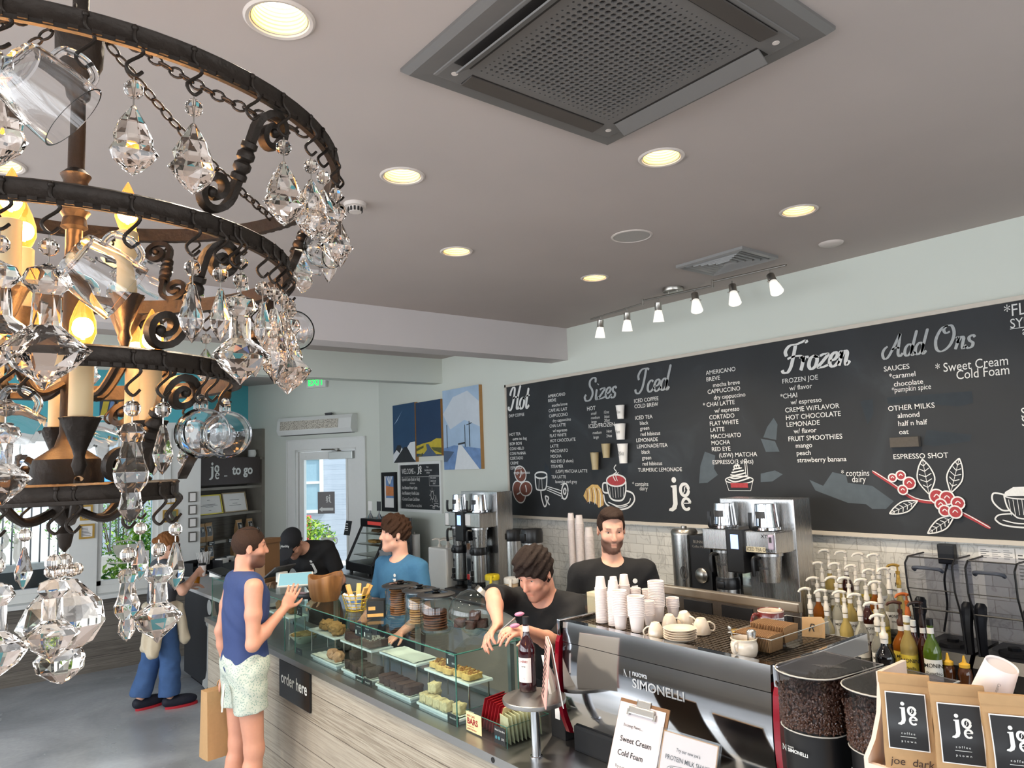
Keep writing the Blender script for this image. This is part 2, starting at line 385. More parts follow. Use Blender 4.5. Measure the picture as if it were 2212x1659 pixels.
# the far wall with its two windows
wx = [ony(x, 1150, YW).x for x in (150, 211, 341)]
m = MB(); m.bx((-3.2, YW, 0), (2.62, YW+.16, .80)); struct('wall_far', m, siding)
m = MB(); m.bx((-3.2, YW-.16, .80), (2.46, YW+.2, .845), bev=.006); m.bx((-3.2, YW+.02, .845), (2.46, YW+.12, .93)); struct('trim_1', m, white)
m = MB(); m.bx((wx[0], YW, .845), (wx[1], YW+.16, 2.62)); m.bx((wx[2], YW, .845), (2.62, YW+.16, 2.62)); m.bx((-3.2, YW, 2.62), (2.62, YW+.16, 2.78)); m.bx((wx[2]+.05, YW-.02, .845), (wx[2]+.13, YW, 2.7)); struct('trim_2', m, white)
m = MB(); m.bx((-3.2, YW+.01, 2.78), (2.62, YW+.16, CZ)); struct('wall_far_upper', m, teal)
def window(name, x0, x1, cols):
    w = MB(); z0, z1, zt = .93, 2.62, 2.2
    for a, b in ((x0, x0+.05), (x1-.05, x1)): w.bx((a, YW+.04, z0), (b, YW+.1, z1))
    w.bx((x0, YW+.04, z0), (x1, YW+.1, z0+.05)); w.bx((x0, YW+.04, z1-.05), (x1, YW+.1, z1)); w.bx((x0, YW+.05, zt), (x1, YW+.09, zt+.035))
    for i in range(1, cols): x = x0+(x1-x0)*i/cols; w.bx((x-.012, YW+.05, zt), (x+.012, YW+.09, z1))
    o = struct(name, w, white)
    g = MB(); g.bx((x0+.03, YW+.066, z0+.03), (x1-.03, YW+.072, z1-.03)); g.build('glass_pane', pane, o)
    return o
win1 = window('window_1', -3.2, wx[0], 8); win2 = window('window_2', wx[1], wx[2], 3)
# side and back walls of the seating nook, with big windows
for nm, a, b in (('wall_left', (-3.35, -3, 0), (-3.2, 9.6, .80)), ('wall_back', (-3.2, -3.15, 0), (XW, -3, .80))):
    m = MB(); m.bx(a, b); struct(nm, m, siding_y if nm == 'wall_left' else siding)
m = MB(); m.bx((-3.35, -3, 2.9), (-3.2, 9.6, CZ)); struct('wall_left_upper', m, mint)
m = MB(); m.bx((-3.2, -3.15, 2.9), (XW, -3, CZ)); struct('wall_back_upper', m, mint)
for i in range(5):
    m = MB(); y = -3+i*3.1; m.bx((-3.35, y, .8), (-3.2, y+.2, 2.9)); struct('trim_%d' % (10+i), m, white)
for i in range(4):
    m = MB(); x = -3.2+i*2.5; m.bx((x, -3.15, .8), (x+.4, -3, 2.9)); struct('trim_%d' % (20+i), m, white)
for nm, L_, ax in (('window_3', 12.4, 1), ('window_4', 7.9, 0)):
    m = MB(); f = (lambda a, b, z0, z1: m.bx((-3.3, -3+a, z0), (-3.25, -3+b, z1))) if ax else (lambda a, b, z0, z1: m.bx((-3.2+a, -3.1, z0), (-3.2+b, -3.05, z1)))
    for i in range(int(L_/.78)): f(.775*i+.38, .775*i+.43, .8, 2.9)
    f(0, L_, .8, .88); f(0, L_, 2.22, 2.27); f(0, L_, 2.83, 2.9); struct(nm, m, white)
# the niche wall behind the shelves and the angled door wall
def wallslab(nm, p, q, z0, z1, nrm, mt, th=.14):
    m = MB(); n = Vector(nrm)*th
    P = [V(p.x, p.y, z0), V(q.x, q.y, z0), V(q.x, q.y, z1), V(p.x, p.y, z1)]; m.poly(P, -n); return struct(nm, m, mt)
Cb = C_-SN*.30; Bb = B_-SN*.30+SD*.2
wallslab('wall_niche', Cb-SD*.25, Bb+SD*.2, 0, CZ, SN, teal)
q0 = onv(640, 1100, A_, DW); q1 = onv(773, 1100, A_, DW); tz = 2.43
s0 = (q0-A_).dot(DW); s1 = (q1-A_).dot(DW); sB = (B_-A_).dot(DW)
at = lambda s, z=0., n=0.: A_+DW*s+DN*n+V(0, 0, z)
wallslab('wall_door', at(-.05), at(s1-.02), 0, CZ, DN, mint); wallslab('wall_door_left', at(s0+.02), at(sB+.5), 0, CZ, DN, mint); wallslab('wall_door_lintel', at(s1-.02), at(s0+.02), tz, CZ, DN, mint)
# ------------------------------------------------------------------ drawn lettering
SCR = {  # flowing capitals and small letters, strokes as points, base line 0, capital height 1
 'H': (.80, [[(.02, .62), (.06, .8), (.2, .95), (.34, .9), (.34, .6), (.26, .2), (.14, .0), (.0, .04), (-.02, .16)], [(.78, 1), (.68, .7), (.62, .3), (.62, .06), (.72, .02), (.82, .14)], [(.24, .48), (.45, .54), (.68, .5)]]),
 'I': (.62, [[(.1, .55), (.04, .75), (.2, .97), (.5, 1.0), (.62, .92)], [(.46, .98), (.42, .6), (.34, .2), (.18, 0), (.0, .04), (-.06, .18)]]),
 'S': (.66, [[(.62, .78), (.6, .96), (.42, 1.0), (.24, .88), (.26, .66), (.44, .46), (.5, .24), (.36, .02), (.1, 0), (-.02, .16), (.06, .28)]]),
 'F': (.72, [[(.1, .58), (.02, .76), (.18, .95), (.5, .97), (.86, 1.06)], [(.44, .95), (.40, .6), (.34, .2), (.22, .0), (.04, .0), (-.04, .1)], [(.14, .48), (.42, .54), (.70, .52), (.74, .42)], [(.86, 1.06), (.92, .96)]]),
 'A': (.92, [[(.16, .5), (.02, .4), (-.04, .2), (.06, .0), (.24, .06), (.46, .5), (.66, .98)], [(.66, .98), (.66, .6), (.66, .16), (.76, .02), (.88, .14)], [(.36, .34), (.56, .4), (.7, .36)]]),
 'O': (.86, [[(.5, .98), (.24, .9), (.06, .5), (.14, .1), (.38, .0), (.66, .2), (.78, .6), (.66, .94), (.46, .98), (.34, .84), (.44, .7), (.6, .74)]]),
 'o': (.42, [[(.24, .47), (.08, .38), (.04, .14), (.16, .0), (.32, .1), (.36, .34), (.24, .47), (.3, .42), (.44, .4)]]),
 't': (.32, [[(.2, .84), (.14, .4), (.12, .1), (.2, .0), (.34, .12)], [(.02, .5), (.32, .53)]]),
 'i': (.26, [[(.1, .46), (.08, .12), (.14, .0), (.28, .12)], [(.14, .66), (.16, .7)]]),
 'z': (.42, [[(.04, .42), (.2, .47), (.36, .44), (.2, .24), (.02, .04), (.2, .02), (.44, .08)]]),
 'e': (.38, [[(.06, .2), (.24, .24), (.33, .38), (.22, .47), (.08, .36), (.05, .12), (.16, 0), (.28, .02), (.42, .16)]]),
 's': (.36, [[(.32, .38), (.22, .47), (.09, .4), (.13, .27), (.26, .17), (.24, .03), (.1, -.01), (-.02, .08)]]),
 'c': (.36, [[(.32, .4), (.2, .47), (.06, .34), (.05, .12), (.16, 0), (.28, .04), (.4, .16)]]),
 'd': (.46, [[(.34, .36), (.2, .47), (.06, .34), (.05, .1), (.16, 0), (.3, .12), (.36, .4)], [(.46, 1.0), (.38, .5), (.34, .12), (.4, .0), (.5, .12)]]),
 'r': (.34, [[(.0, .42), (.1, .47), (.1, .2), (.06, 0)], [(.1, .3), (.2, .46), (.34, .44)]]),
 'n': (.44, [[(.02, .42), (.1, .46), (.08, .2), (.04, 0)], [(.08, .24), (.22, .46), (.32, .4), (.3, .14), (.34, .0), (.46, .12)]]),
 ' ': (.34, []),
}
def script(mb, txt, h, o, ax, ay, w=.1, sl=.22, sx=1., mi=None):
    x = 0
    for ch in txt:
        adv, st = SCR[ch]
        for s_ in st: mb.ribbon([((p.x+sl*p.y+x)*h*sx, p.y*h) for p in catmull([(a, b, 0) for a, b in s_], 7)], w*h, o, ax, ay, calli=.42, mi=mi)
        x += adv
    return mb
def ell(cx, cy_, rx, ry, n=28, a0=0., a1=2*pi, rot=0.):
    out = []
    for i in range(n+1):
        a = a0+(a1-a0)*i/n; x, y = rx*cos(a), ry*sin(a); out.append((cx+x*cos(rot)-y*sin(rot), cy_+x*sin(rot)+y*cos(rot)))
    return out
def joe(mb, h, o, ax, ay, mi=None, mirror=1, only=None):
    """the round j-o-e emblem, o and e stacked to the right of the j; h = height"""
    ax = Vector(ax)*mirror*h; ay = Vector(ay)*h; kw = dict(o=o, ax=ax, ay=ay, mi=mi, th=.0008*(1 if mirror > 0 else -1))
    mb.blot(ell(.25, .91, .085, .085)[:-1], **kw)
    mb.blot([(.12, .74), (.34, .76), (.34, .2), (.28, .06), (.14, -.02), (.0, .0), (.02, .06), (.12, .1), (.17, .2), (.18, .68), (.12, .7)], **kw)
    if only == 'j': return mb
    mb.ribbon(ell(.62, .62, .145, .17), .11, calli=.8, **kw); mb.ribbon([(.56, .5), (.63, .6), (.62, .66), (.68, .76)], .035, **kw)
    mb.ribbon(ell(.66, .21, .14, .16, 26, R_(8), R_(322)), .10, calli=.75, **kw); mb.ribbon([(.54, .23), (.82, .235)], .055, **kw)
    return mb
# ------------------------------------------------------------------ the menu board on the right wall
BX = XW-.035
bl = onx(1093, 838, BX); bz0, bz1, by1 = 1.60, 2.93, .35
board = thing('chalkboard', 'huge black menu chalkboard in a thin cream frame along the mint wall', 'chalkboard', (BX, bl.y, bz0))
def bp(x, y, off=.0): p = onx(x, y, BX); return V(-off, p.y-bl.y, p.z-bz0)
ck = NT('chalkboard_black'); ck.b.inputs['Roughness'].default_value = .62
_a = ck.n('TexNoise', Scale=1.7, Detail=6, Distortion=.8); ck.l(ck.coord((1, 1, 1)), _a.inputs['Vector'])
ck.col(ck.ramp(_a.outputs['Fac'], ((.35, (30, 31, 33)), (.6, (38, 40, 43)), (.8, (56, 60, 64)))))
frame_c = mat('cream_frame', (206, 196, 182), .5)
m = MB(); m.bx((0, 0, 0), (.03, by1-bl.y, bz1-bz0)); m.build('writing_surface', ck.m, board)
m = MB(); L_ = by1-bl.y
m.bx((-.012, .014, bz1-bz0-.004), (.034, L_, bz1-bz0+.022)); m.bx((-.012, .014, -.022), (.034, L_, .004)); m.bx((-.012, .014, -.022), (.034, -.01, bz1-bz0+.022)); m.build('frame', frame_c, board)
c6 = lambda x, y: (1080+x*.28029, 760+y*.28029)
c7 = lambda x, y: (1600+x*.2773, 640+y*.2773)
def lines(cv, rows, cap, name='menu_lettering'):
    m = MB()
    for x, y, t in rows:
        px, py = cv(x, y); lower = t.islower() and not any(ch in 'bdfhklt/*n(' for ch in t)
        p = bp(px, py, .003); q = bp(px, py-cap, .003)
        m.text(t, (q.z-p.z), p, AX_Y, AX_Z, bold=.006)
    return m.build(name, chalk, board)
lines(c6, [(70, 507, 'DRIP COFFEE'), (75, 650, 'HOT TEA'), (100, 684, 'extra tea bag'), (77, 722, 'BOM BON'), (78, 760, 'CON HIELO'), (79, 797, 'CON PANNA'), (80, 833, 'CORTADO'), (82, 870, 'CREME'), (83, 907, 'ESPRESSO'), (108, 943, 'single espresso')], 6.6)
lines(c6, [(373, 355, 'AMERICANO'), (373, 390, 'BREVE'), (402, 426, 'mocha breve'), (377, 467, 'CAFE AU LAIT'), (380, 508, 'CAPPUCCINO'), (408, 544, 'dry cappuccino'), (384, 585, 'CHAI LATTE'), (410, 621, 'w/ espresso'), (386, 660, 'FLAT WHITE'), (388, 699, 'HOT CHOCOLATE'), (389, 740, 'LATTE'), (391, 778, 'MACCHIATO'), (392, 818, 'MOCHA'), (394, 857, 'RED EYE (3 shots)'), (396, 896, 'STEAMER'), (430, 934, '(USW) MATCHA LATTE'), (399, 976, 'TEA LATTE'), (428, 1013, 'lavender earl grey')], 6.9)
lines(c6, [(672, 455, 'HOT'), (685, 590, 'ICED/FROZEN')], 9.0)
m = MB()
for x, y, t in [(703, 487, 'small'), (800, 478, '12oz'), (703, 521, 'medium'), (803, 512, '16oz'), (706, 552, 'large'), (805, 541, '20oz'), (716, 636, 'medium'), (820, 624, '16oz'), (722, 670, 'large'), (822, 660, '24oz')]:
    m.text(t, .027, bp(*c6(x, y), .003), AX_Y, AX_Z, shear=.12, sx=.95)
for x, y, t in [(1022, 1034, '* contains'), (1078, 1068, 'dairy')]: m.text(t, .036, bp(*c6(x, y), .003), AX_Y, AX_Z, shear=.08, sx=.9)
m.build('chalk_handwriting', chalk, board)
lines(c6, [(1035, 395, 'ICED COFFEE'), (1038, 437, 'COLD BREW'), (1043, 525, 'ICED TEA'), (1080, 565, 'black'), (1083, 605, 'green'), (1085, 650, 'red hibiscus'), (1052, 698, 'LEMONADE'), (1057, 745, 'LEMONADE/TEA'), (1093, 787, 'black'), (1098, 832, 'green'), (1100, 877, 'red hibiscus'), (1067, 926, 'TURMERIC LEMONADE')], 8.4)
lines(c6, [(1590, 180, 'AMERICANO'), (1592, 230, 'BREVE'), (1643, 274, 'mocha breve'), (1602, 326, 'CAPPUCCINO'), (1650, 370, 'dry cappuccino'), (1568, 428, '* CHAI LATTE'), (1657, 471, 'w/ espresso'), (1615, 523, 'CORTADO'), (1618, 571, 'FLAT WHITE'), (1622, 619, 'LATTE'), (1626, 670, 'MACCHIATO'), (1631, 719, 'MOCHA'), (1634, 768, 'RED EYE'), (1690, 815, '(USW) MATCHA'), (1640, 868, 'ESPRESSO(3 shots)')], 9.4)
lines(c7, [(325, 682, 'FROZEN JOE'), (383, 735, 'w/ flavor'), (312, 800, '*CHAI'), (393, 845, 'w/ espresso'), (348, 907, 'CREME W/FLAVOR'), (353, 965, 'HOT CHOCOLATE'), (358, 1019, 'LEMONADE'), (417, 1070, 'w/ flavor'), (372, 1131, 'FRUIT SMOOTHIES'), (430, 1182, 'mango'), (437, 1240, 'peach'), (443, 1295, 'strawberry banana')], 10.6)
lines(c7, [(1117, 588, 'SAUCES'), (1160, 645, '*caramel'), (1195, 705, 'chocolate'), (1150, 896, 'OTHER MILKS'), (1225, 950, 'almond'), (1228, 1012, 'half n half'), (1236, 1077, 'oat'), (1190, 1270, 'ESPRESSO SHOT')], 11.2)
m = MB()
for x, y, t, s in [(1180, 752, '*pumpkin spice', .034), (1520, 598, '* Sweet Cream', .056), (1680, 650, 'Cold Foam', .056), (785, 1402, '* contains', .042), (868, 1449, 'dairy', .042), (2055, 165, '*FLAVORED', .07), (2100, 252, 'SYRUPS', .055), (2195, 303, 'almond', .05), (2185, 945, 'SEASONAL', .055), (2190, 1012, 'SYRUPS', .055)]:
    m.text(t, s, bp(*c7(x, y), .003), AX_Y, AX_Z, shear=.06, sx=.8)
p = bp(*c7(2100, 258), .004); m.ribbon([(0, 0), (.3, 0)], .006, p, AX_Y, AX_Z)
m.build('chalk_handwriting', chalk, board)
grey_ck = mat('chalk_dusty', (170, 172, 172), .9, noise=.25, nscale=90)
def head(cv, x, y, t, wcrop, mt, w=.12, hh=1.):
    p = bp(*cv(x, y), .003); q = bp(*cv(x+wcrop, y-wcrop*.16), .003); W_ = abs(q.y-p.y)
    n = sum(SCR[c][0] for c in t)+.22; h = W_/n*hh; m = MB(); script(m, t, h, p, AX_Y, AX_Z, w, sx=1/hh); m.build('heading_lettering', mt, board)
head(c6, 70, 452, 'Hot', 175, chalk, .13, 1.15); head(c6, 655, 380, 'Sizes', 270, grey_ck, .13, 1.05); head(c6, 1050, 323, 'Iced', 280, grey_ck, .12, 1.05)
head(c7, 330, 598, 'Frozen', 560, chalk, .14, 1.1); head(c7, 1110, 490, 'Add Ons', 760, grey_ck, .12, 1.1)
# chalk drawings
red_ck = mat('chalk_red', (170, 66, 70), .9, noise=.3, nscale=60); tan_ck = mat('chalk_tan', (214, 176, 110), .9, noise=.3, nscale=60); brown_ck = mat('chalk_brown', (120, 74, 62), .9, noise=.3, nscale=60)
smear = mat('chalk_smear', (84, 92, 98), .9, noise=.2, nscale=14); smear2 = mat('chalk_smear_faint', (48, 54, 60), .9, noise=.2, nscale=14)
def sketch(cv, x, y, unit, strokes, name='chalk_drawing', mats=(chalk, red_ck, tan_ck, brown_ck)):
    """strokes: (kind, points in crop pixels from x,y up, width, material)"""
    o = bp(*cv(x, y), .0); k = abs(bp(*cv(x+100, y-10), .0).y-o.y)/100; m = MB()
    for i, (kind, P, w, mi) in enumerate(strokes):
        oo = o+V(-.002-.0002*i, 0, 0); P = [(a*k, b*k) for a, b in P]
        if kind == 'f': m.blot(P, oo, AX_Y, AX_Z, mi=mi)
        else: m.ribbon([(q.x, q.y) for q in catmull([(a, b, 0) for a, b in P], 5)] if kind == 'c' else P, w*k, oo, AX_Y, AX_Z, mi=mi)
    return m.build(name, list(mats), board)
def bean(cx, cy_, rx, ry, rot=0., col=3): return [('f', ell(cx, cy_, rx, ry, rot=rot)[:-1], 0, col), ('l', ell(cx, cy_, rx, ry, rot=rot), 6, 0), ('c', [(cx-rx*.5*cos(rot), cy_-rx*.5*sin(rot)), (cx+4, cy_-4), (cx+rx*.5*cos(rot), cy_+rx*.5*sin(rot))], 7, 0)]
sketch(c6, 108, 1178, 1, bean(60, 148, 38, 44, 1.2)+bean(45, 62, 44, 56, .6)+bean(98, 78, 34, 46, 1.7))
sketch(c6, 268, 1205, 1, [('l', ell(60, 165, 46, 16), 8, 0), ('c', [(14, 165), (18, 110), (30, 92), (80, 92), (98, 110), (106, 165)], 8, 0), ('l', [(40, 95), (46, 150)], 5, 0), ('l', [(66, 95), (66, 150)], 5, 0), ('l', [(100, 110), (210, 88)], 8, 0), ('l', [(100, 92), (205, 62)], 8, 0), ('l', [(108, 100), (205, 74)], 9, 0), ('l', ell(232, 86, 22, 38, rot=-.2), 8, 0), ('l', ell(232, 86, 8, 14, rot=-.2), 8, 0), ('l', [(205, 118), (232, 124)], 7, 0), ('l', [(205, 54), (226, 48)], 7, 0), ('c', [(55, 92), (60, 50), (78, 10), (96, 26), (88, 60), (112, 54), (104, 34), (118, 18)], 8, 0)])
sketch(c6, 645, 1225, 1, [('f', [(5, 80), (30, 118), (75, 142), (120, 140), (150, 112), (160, 70), (158, 34), (118, 18), (100, 40), (60, 52), (34, 46)], 0, 2)]+[('c', [(30+i*20, 42-i*2+(0 if i < 4 else -10)), (36+i*20, 84), (34+i*18, 128-abs(i-3)*4)], 5, (0 if i % 2 else 3)) for i in range(7)]+
       [('f', ell(255, 162, 68, 30)[:-1], 0, 1), ('l', ell(255, 162, 68, 30), 8, 0), ('c', [(187, 160), (196, 100), (222, 64), (290, 62), (318, 104), (323, 160)], 9, 0), ('c', [(190, 150), (160, 146), (160, 104), (200, 98)], 9, 0), ('c', [(160, 90), (176, 40), (250, 14), (330, 24), (374, 60), (366, 96), (322, 110)], 9, 0), ('c', [(190, 50), (260, 32), (330, 46), (350, 72)], 6, 0), ('c', [(220, 40), (270, 24), (330, 36)], 5, 0), ('c', [(252, 160), (236, 190), (262, 206), (246, 226), (262, 244)], 6, 0), ('c', [(266, 160), (256, 186), (276, 204)], 5, 0)]+[('l', [(212+i*18, 72+abs(i-2)*3), (206+i*20, 128)], 4, 0) for i in range(6)])
sketch(c6, 1745, 1080, 1, [('l', ell(105, 78, 105, 24), 7, 0), ('l', [(2, 74), (22, 8)], 7, 0), ('l', [(208, 74), (186, 8)], 7, 0), ('l', [(22, 8), (186, 8)], 6, 0), ('f', [(40, 28), (170, 28), (168, 58), (38, 58)], 0, 1)]+[('c', [(20+i*11, 84+i*14), (80, 66+i*21), (190-i*14, 92+i*16)], 9, 0) for i in range(6)]+[('c', [(90, 160), (104, 178), (118, 150)], 9, 0), ('l', [(160, 110), (158, 210)], 8, 0), ('l', [(174, 108), (172, 212)], 8, 0), ('l', [(158, 210), (172, 212)], 8, 0)])
def leaf(P, Q, w, mi=0):
    a = Vector((P[0], P[1], 0)); b = Vector((Q[0], Q[1], 0)); n = Vector((-(b-a).y, (b-a).x, 0)).normalized()*w; mid = (a+b)/2
    L1 = [a, a*.6+b*.4+n, a*.25+b*.75+n*.7, b]; L2 = [a, a*.6+b*.4-n, a*.25+b*.75-n*.7, b]; out = [('c', [(q.x, q.y) for q in L1], 8, mi), ('c', [(q.x, q.y) for q in L2], 8, mi), ('l', [(a.x, a.y), (b.x, b.y)], 6, mi)]
    for t in (.2, .35, .5, .65, .8): c = a.lerp(b, t); s_ = 1-abs(t-.45)*1.5; out += [('l', [(c.x, c.y), ((c+n*s_*.8+(b-a)*.08).x, (c+n*s_*.8+(b-a)*.08).y)], 9, mi), ('l', [(c.x, c.y), ((c-n*s_*.8+(b-a)*.08).x, (c-n*s_*.8+(b-a)*.08).y)], 9, mi)]
    return out
c7b = lambda x, y: (1480+x*.33152, 1030+y*.33152)
st = [('c', [(-90, 345), (30, 260), (170, 160), (330, 130), (470, 60), (590, -10)], 22, 1), ('c', [(-90, 350), (30, 268), (170, 168), (330, 138), (470, 68), (590, -8)], 6, 0)]
st += leaf((260, 190), (240, 420), 52)+leaf((390, 200), (460, 420), 44)+leaf((190, 150), (0, 60), 34)+leaf((400, 60), (230, -60), 34)
for (a, b, r) in [(45, 300, 26), (100, 315, 30), (150, 265, 38), (105, 220, 30), (310, 180, 44), (370, 172, 42), (430, 140, 38), (330, 130, 34), (350, 90, 34), (410, 84, 38)]: st += [('f', ell(a, b, r, r)[:-1], 0, 1), ('l', ell(a, b, r, r), 9, 0), ('c', [(a-r*.4, b-r*.1), (a, b+r*.3), (a+r*.4, b-r*.1)], 6, 0)]
sketch(c7b, 1340, 300, 1, st)
sketch(c7b, 2015, 330, 1, [('f', [(85, 230), (95, 260), (150, 296), (240, 300), (330, 270), (330, 235)], 0, 0), ('l', ell(215, 236, 130, 26), 9, 0), ('c', [(85, 236), (100, 150), (140, 90), (180, 70), (290, 70)], 10, 0), ('c', [(92, 240), (20, 250), (10, 190), (60, 130), (110, 126)], 12, 0), ('c', [(10, 60), (60, 20), (200, 6), (360, 20)], 12, 0), ('c', [(10, 60), (40, 92), (130, 104)], 10, 0), ('c', [(60, 56), (160, 34), (330, 40)], 9, 0)]+[('l', [(120+i*26, 90+i*2), (112+i*28, 206)], 7, 0) for i in range(8)])
m = MB(); p = bp(*c6(1305, 1225), .003); q = bp(*c6(1305, 965), .003); joe(m, q.z-p.z, p, AX_Y, AX_Z); m.build('emblem', chalk, board)
for cv, P in ((c7b, [(810, 20), (900, 60), (960, -30), (1050, -10), (1060, 40), (1220, 60), (1360, 160), (1310, 210), (1220, 210), (1180, 180), (1060, 170), (850, 90)]), (c6, [(1580, 770), (1660, 800), (1650, 900), (1680, 950), (1600, 1010), (1535, 1015), (1545, 880)]), (c6, [(2010, 940), (2120, 915), (2180, 945), (2100, 1000), (2010, 1005)]), (c6, [(2010, 670), (2120, 690), (2155, 770), (2050, 772)]), (c6, [(2110, 510), (2140, 560), (2130, 680), (2030, 660), (2060, 580)])):
    P = [bp(*cv(*q), .0012) for q in P]; m = MB(); m.add(P, [tuple(range(len(P)))]); m.build('chalk_smudge', smear, board)
for cv, P in ((c7, [(1140, 790), (1800, 740), (1810, 830), (1700, 860), (1330, 830), (1145, 840)]), (c7, [(1450, 1040), (1800, 1080), (1790, 1130), (1500, 1170), (1420, 1150)]), (c7, [(930, 820), (1030, 800), (1035, 920), (990, 1000)]), (c6, [(350, 850), (400, 940), (380, 1030), (330, 980)])):
    P = [bp(*cv(*q), .0009) for q in P]; m = MB(); m.add(P, [tuple(range(len(P)))]); m.build('chalk_smudge', smear2, board)
# sample cups and the eraser fixed to the board
cup_tan = mat('frosted_cup', (176, 158, 120), .35, noise=.1); felt = mat('grey_felt', (86, 80, 74), .9, noise=.15, nscale=90)
def boardcup(px, py, h, w, mt, txt, lab):
    p = onx(px, py, BX-.05); hh = zof(px, py-h, p)-p.z; r = wpx(w, p)/2
    t = thing('sample_cup', lab, 'cup', p, 0, 'sample cups on the menu board')
    m = MB(); m.lathe([(0, 0), (r*.74, 0), (r*.8, hh*.3), (r, hh), (r*1.06, hh+.002), (r*1.0, hh+.006), (r*.94, hh), (r*.7, .006), (0, .006)], 24); m.build('cup_body', mt, t, True)
    if txt: m = MB(); m.text(txt, hh*.22, V(-r*.98, r*.35, hh*.42), AX_Y, AX_Z, sx=.7); m.build('cup_size_mark', mat('pen_grey', (120, 116, 112), .8), t)
    m = MB(); m.bx((r*.5, -r*.3, hh*.3), (.048, r*.3, hh*.7)); m.build('mount', black_m, t)
boardcup(1341, 905, 28, 19, paper_w, '12oz', 'small white paper cup fixed to the menu board, topmost of three')
boardcup(1341, 950, 33, 24, paper_w, '16oz', 'middle white paper cup of the three fixed to the menu board')
boardcup(1347, 1001, 41, 23, paper_w, '20oz', 'tallest white paper cup fixed lowest on the menu board')
boardcup(1310, 989, 29, 20, cup_tan, '', 'shorter tan plastic cup fixed to the menu board beside the white cups')
boardcup(1286, 1015, 36, 19, cup_tan, '', 'taller tan plastic cup fixed lowest to the left on the menu board')
p = onx(1955, 955, BX-.02); m = MB(); m.box((0, 0, 0), (.035, .17, .062), None, .005); tag(m.build('board_eraser', felt, loc=p), 'grey felt block stuck on the chalkboard under the word oat', 'eraser')
# ------------------------------------------------------------------ ceiling fixtures
trim_m = mat('downlight_trim', (206, 194, 186), .45); baffle_m = mat('downlight_baffle', (250, 226, 150), .4, noise=.04)
def downlight(p, lab, power=60):
    t = thing('downlight', lab, 'ceiling light', (p.x, p.y, CZ), 0, 'recessed downlights')
    m = MB(); m.lathe([(.078, .002), (.082, -.006), (.092, -.008), (.0985, -.003), (.0985, .001)], 40); m.build('trim_ring', trim_m, t, True)
    m = MB(); pr = []
    for i in range(7): z = i*.011; r = .077-.0022*i; pr += [(r, z), (r-.002, z+.004)]
    m.lathe(pr, 40); m.build('baffle', baffle_m, t)
    m = MB(); m.lathe([(0, .074), (.066, .074), (.066, .08), (0, .08)], 32); m.build('lens', lit, t)
    lamp('downlight_lamp', 'SPOT', (p.x, p.y, CZ-.012), power, (1, .86, .66), .05, (0, 0, 0), R_(130))
dl_lab = ['large round downlight high beside the chandelier', 'round downlight between the chandelier and the air conditioner', 'round downlight just below the corner of the grey air conditioner', 'small round downlight farthest from the air conditioner, before the beam', 'round downlight on the right, above the square vent', 'small round downlight next to the track light end, before the beam', 'downlight cut by the left edge behind the chandelier']
for i, p in enumerate(DLP): downlight(p, dl_lab[i] if i < len(dl_lab) else 'downlight over the seating side of the room, behind the chandelier')
# air conditioner cassette
ac_m = mat('ac_grey', (104, 100, 97), .42, noise=.04); ac_d = mat('ac_dark', (38, 34, 32), .6); ac_v = mat('ac_louver', (74, 68, 64), .4)
ac0 = onz(868, 145, CZ); ac1 = onz(1308, 308, CZ); ac2 = onz(1815, 75, CZ); acx = (ac1.x+ac2.x)/2; acy = ac0.y+.01
ax0 = ac0.x; S_ = .95
ac = thing('air_conditioner', 'large square grey ceiling cassette air conditioner with perforated centre grille', 'air conditioner', (ax0+S_/2, acy-S_/2, CZ))
h = S_/2
def hump(m, a, z0, z1, b): m.lathe([(a, z0), (a, z1), (a-b, z1-.0)], 4)
m = MB(); P = lambda a, z: [V(-a, -a, z), V(a, -a, z), V(a, a, z), V(-a, a, z)]
m.loft([P(h, 0), P(h, -.012), P(h-.02, -.028), P(h-.075, -.030)], cap=False); m.build('panel_frame', ac_m, ac)
m = MB(); m.loft([P(h-.075, -.028), P(h-.077, -.034), P(h-.085, -.036), P(.30, -.036)], cap=False); m.build('front_panel', ac_m, ac)
# perforated grille: ring of panel with round holes in rows
bm = bmesh.new(); n = 27; s_ = .60/n; bmv = []
for i in range(n):
    for j in range(n):
        cx_ = -.30+(i+.5)*s_; cy_ = -.30+(j+.5)*s_; e = min(i, j, n-1-i, n-1-j); r = s_*(.16 if e == 0 else .27 if e == 1 else .36 if e == 2 else .42)
        sq = [bm.verts.new((cx_+a*s_/2, cy_+b*s_/2, -.036)) for a, b in ((1, 0), (1, 1), (0, 1), (-1, 1), (-1, 0), (-1, -1), (0, -1), (1, -1))]
        ci = [bm.verts.new((cx_+r*cos(k*pi/4), cy_+r*sin(k*pi/4), -.036)) for k in range(8)]
        cu = [bm.verts.new((cx_+r*cos(k*pi/4), cy_+r*sin(k*pi/4), -.026)) for k in range(8)]
        for k in range(8):
            bm.faces.new((sq[k], ci[k], ci[(k+1) % 8], sq[(k+1) % 8])); bm.faces.new((ci[k], cu[k], cu[(k+1) % 8], ci[(k+1) % 8]))
me = bpy.data.meshes.new('grille'); bm.to_mesh(me); bm.free(); me.materials.append(ac_m); o = bpy.data.objects.new('grille', me); COL.objects.link(o); o.parent = ac
m = MB(); m.bx((-.302, -.302, -.02), (.302, .302, -.012)); m.build('filter', ac_d, ac)
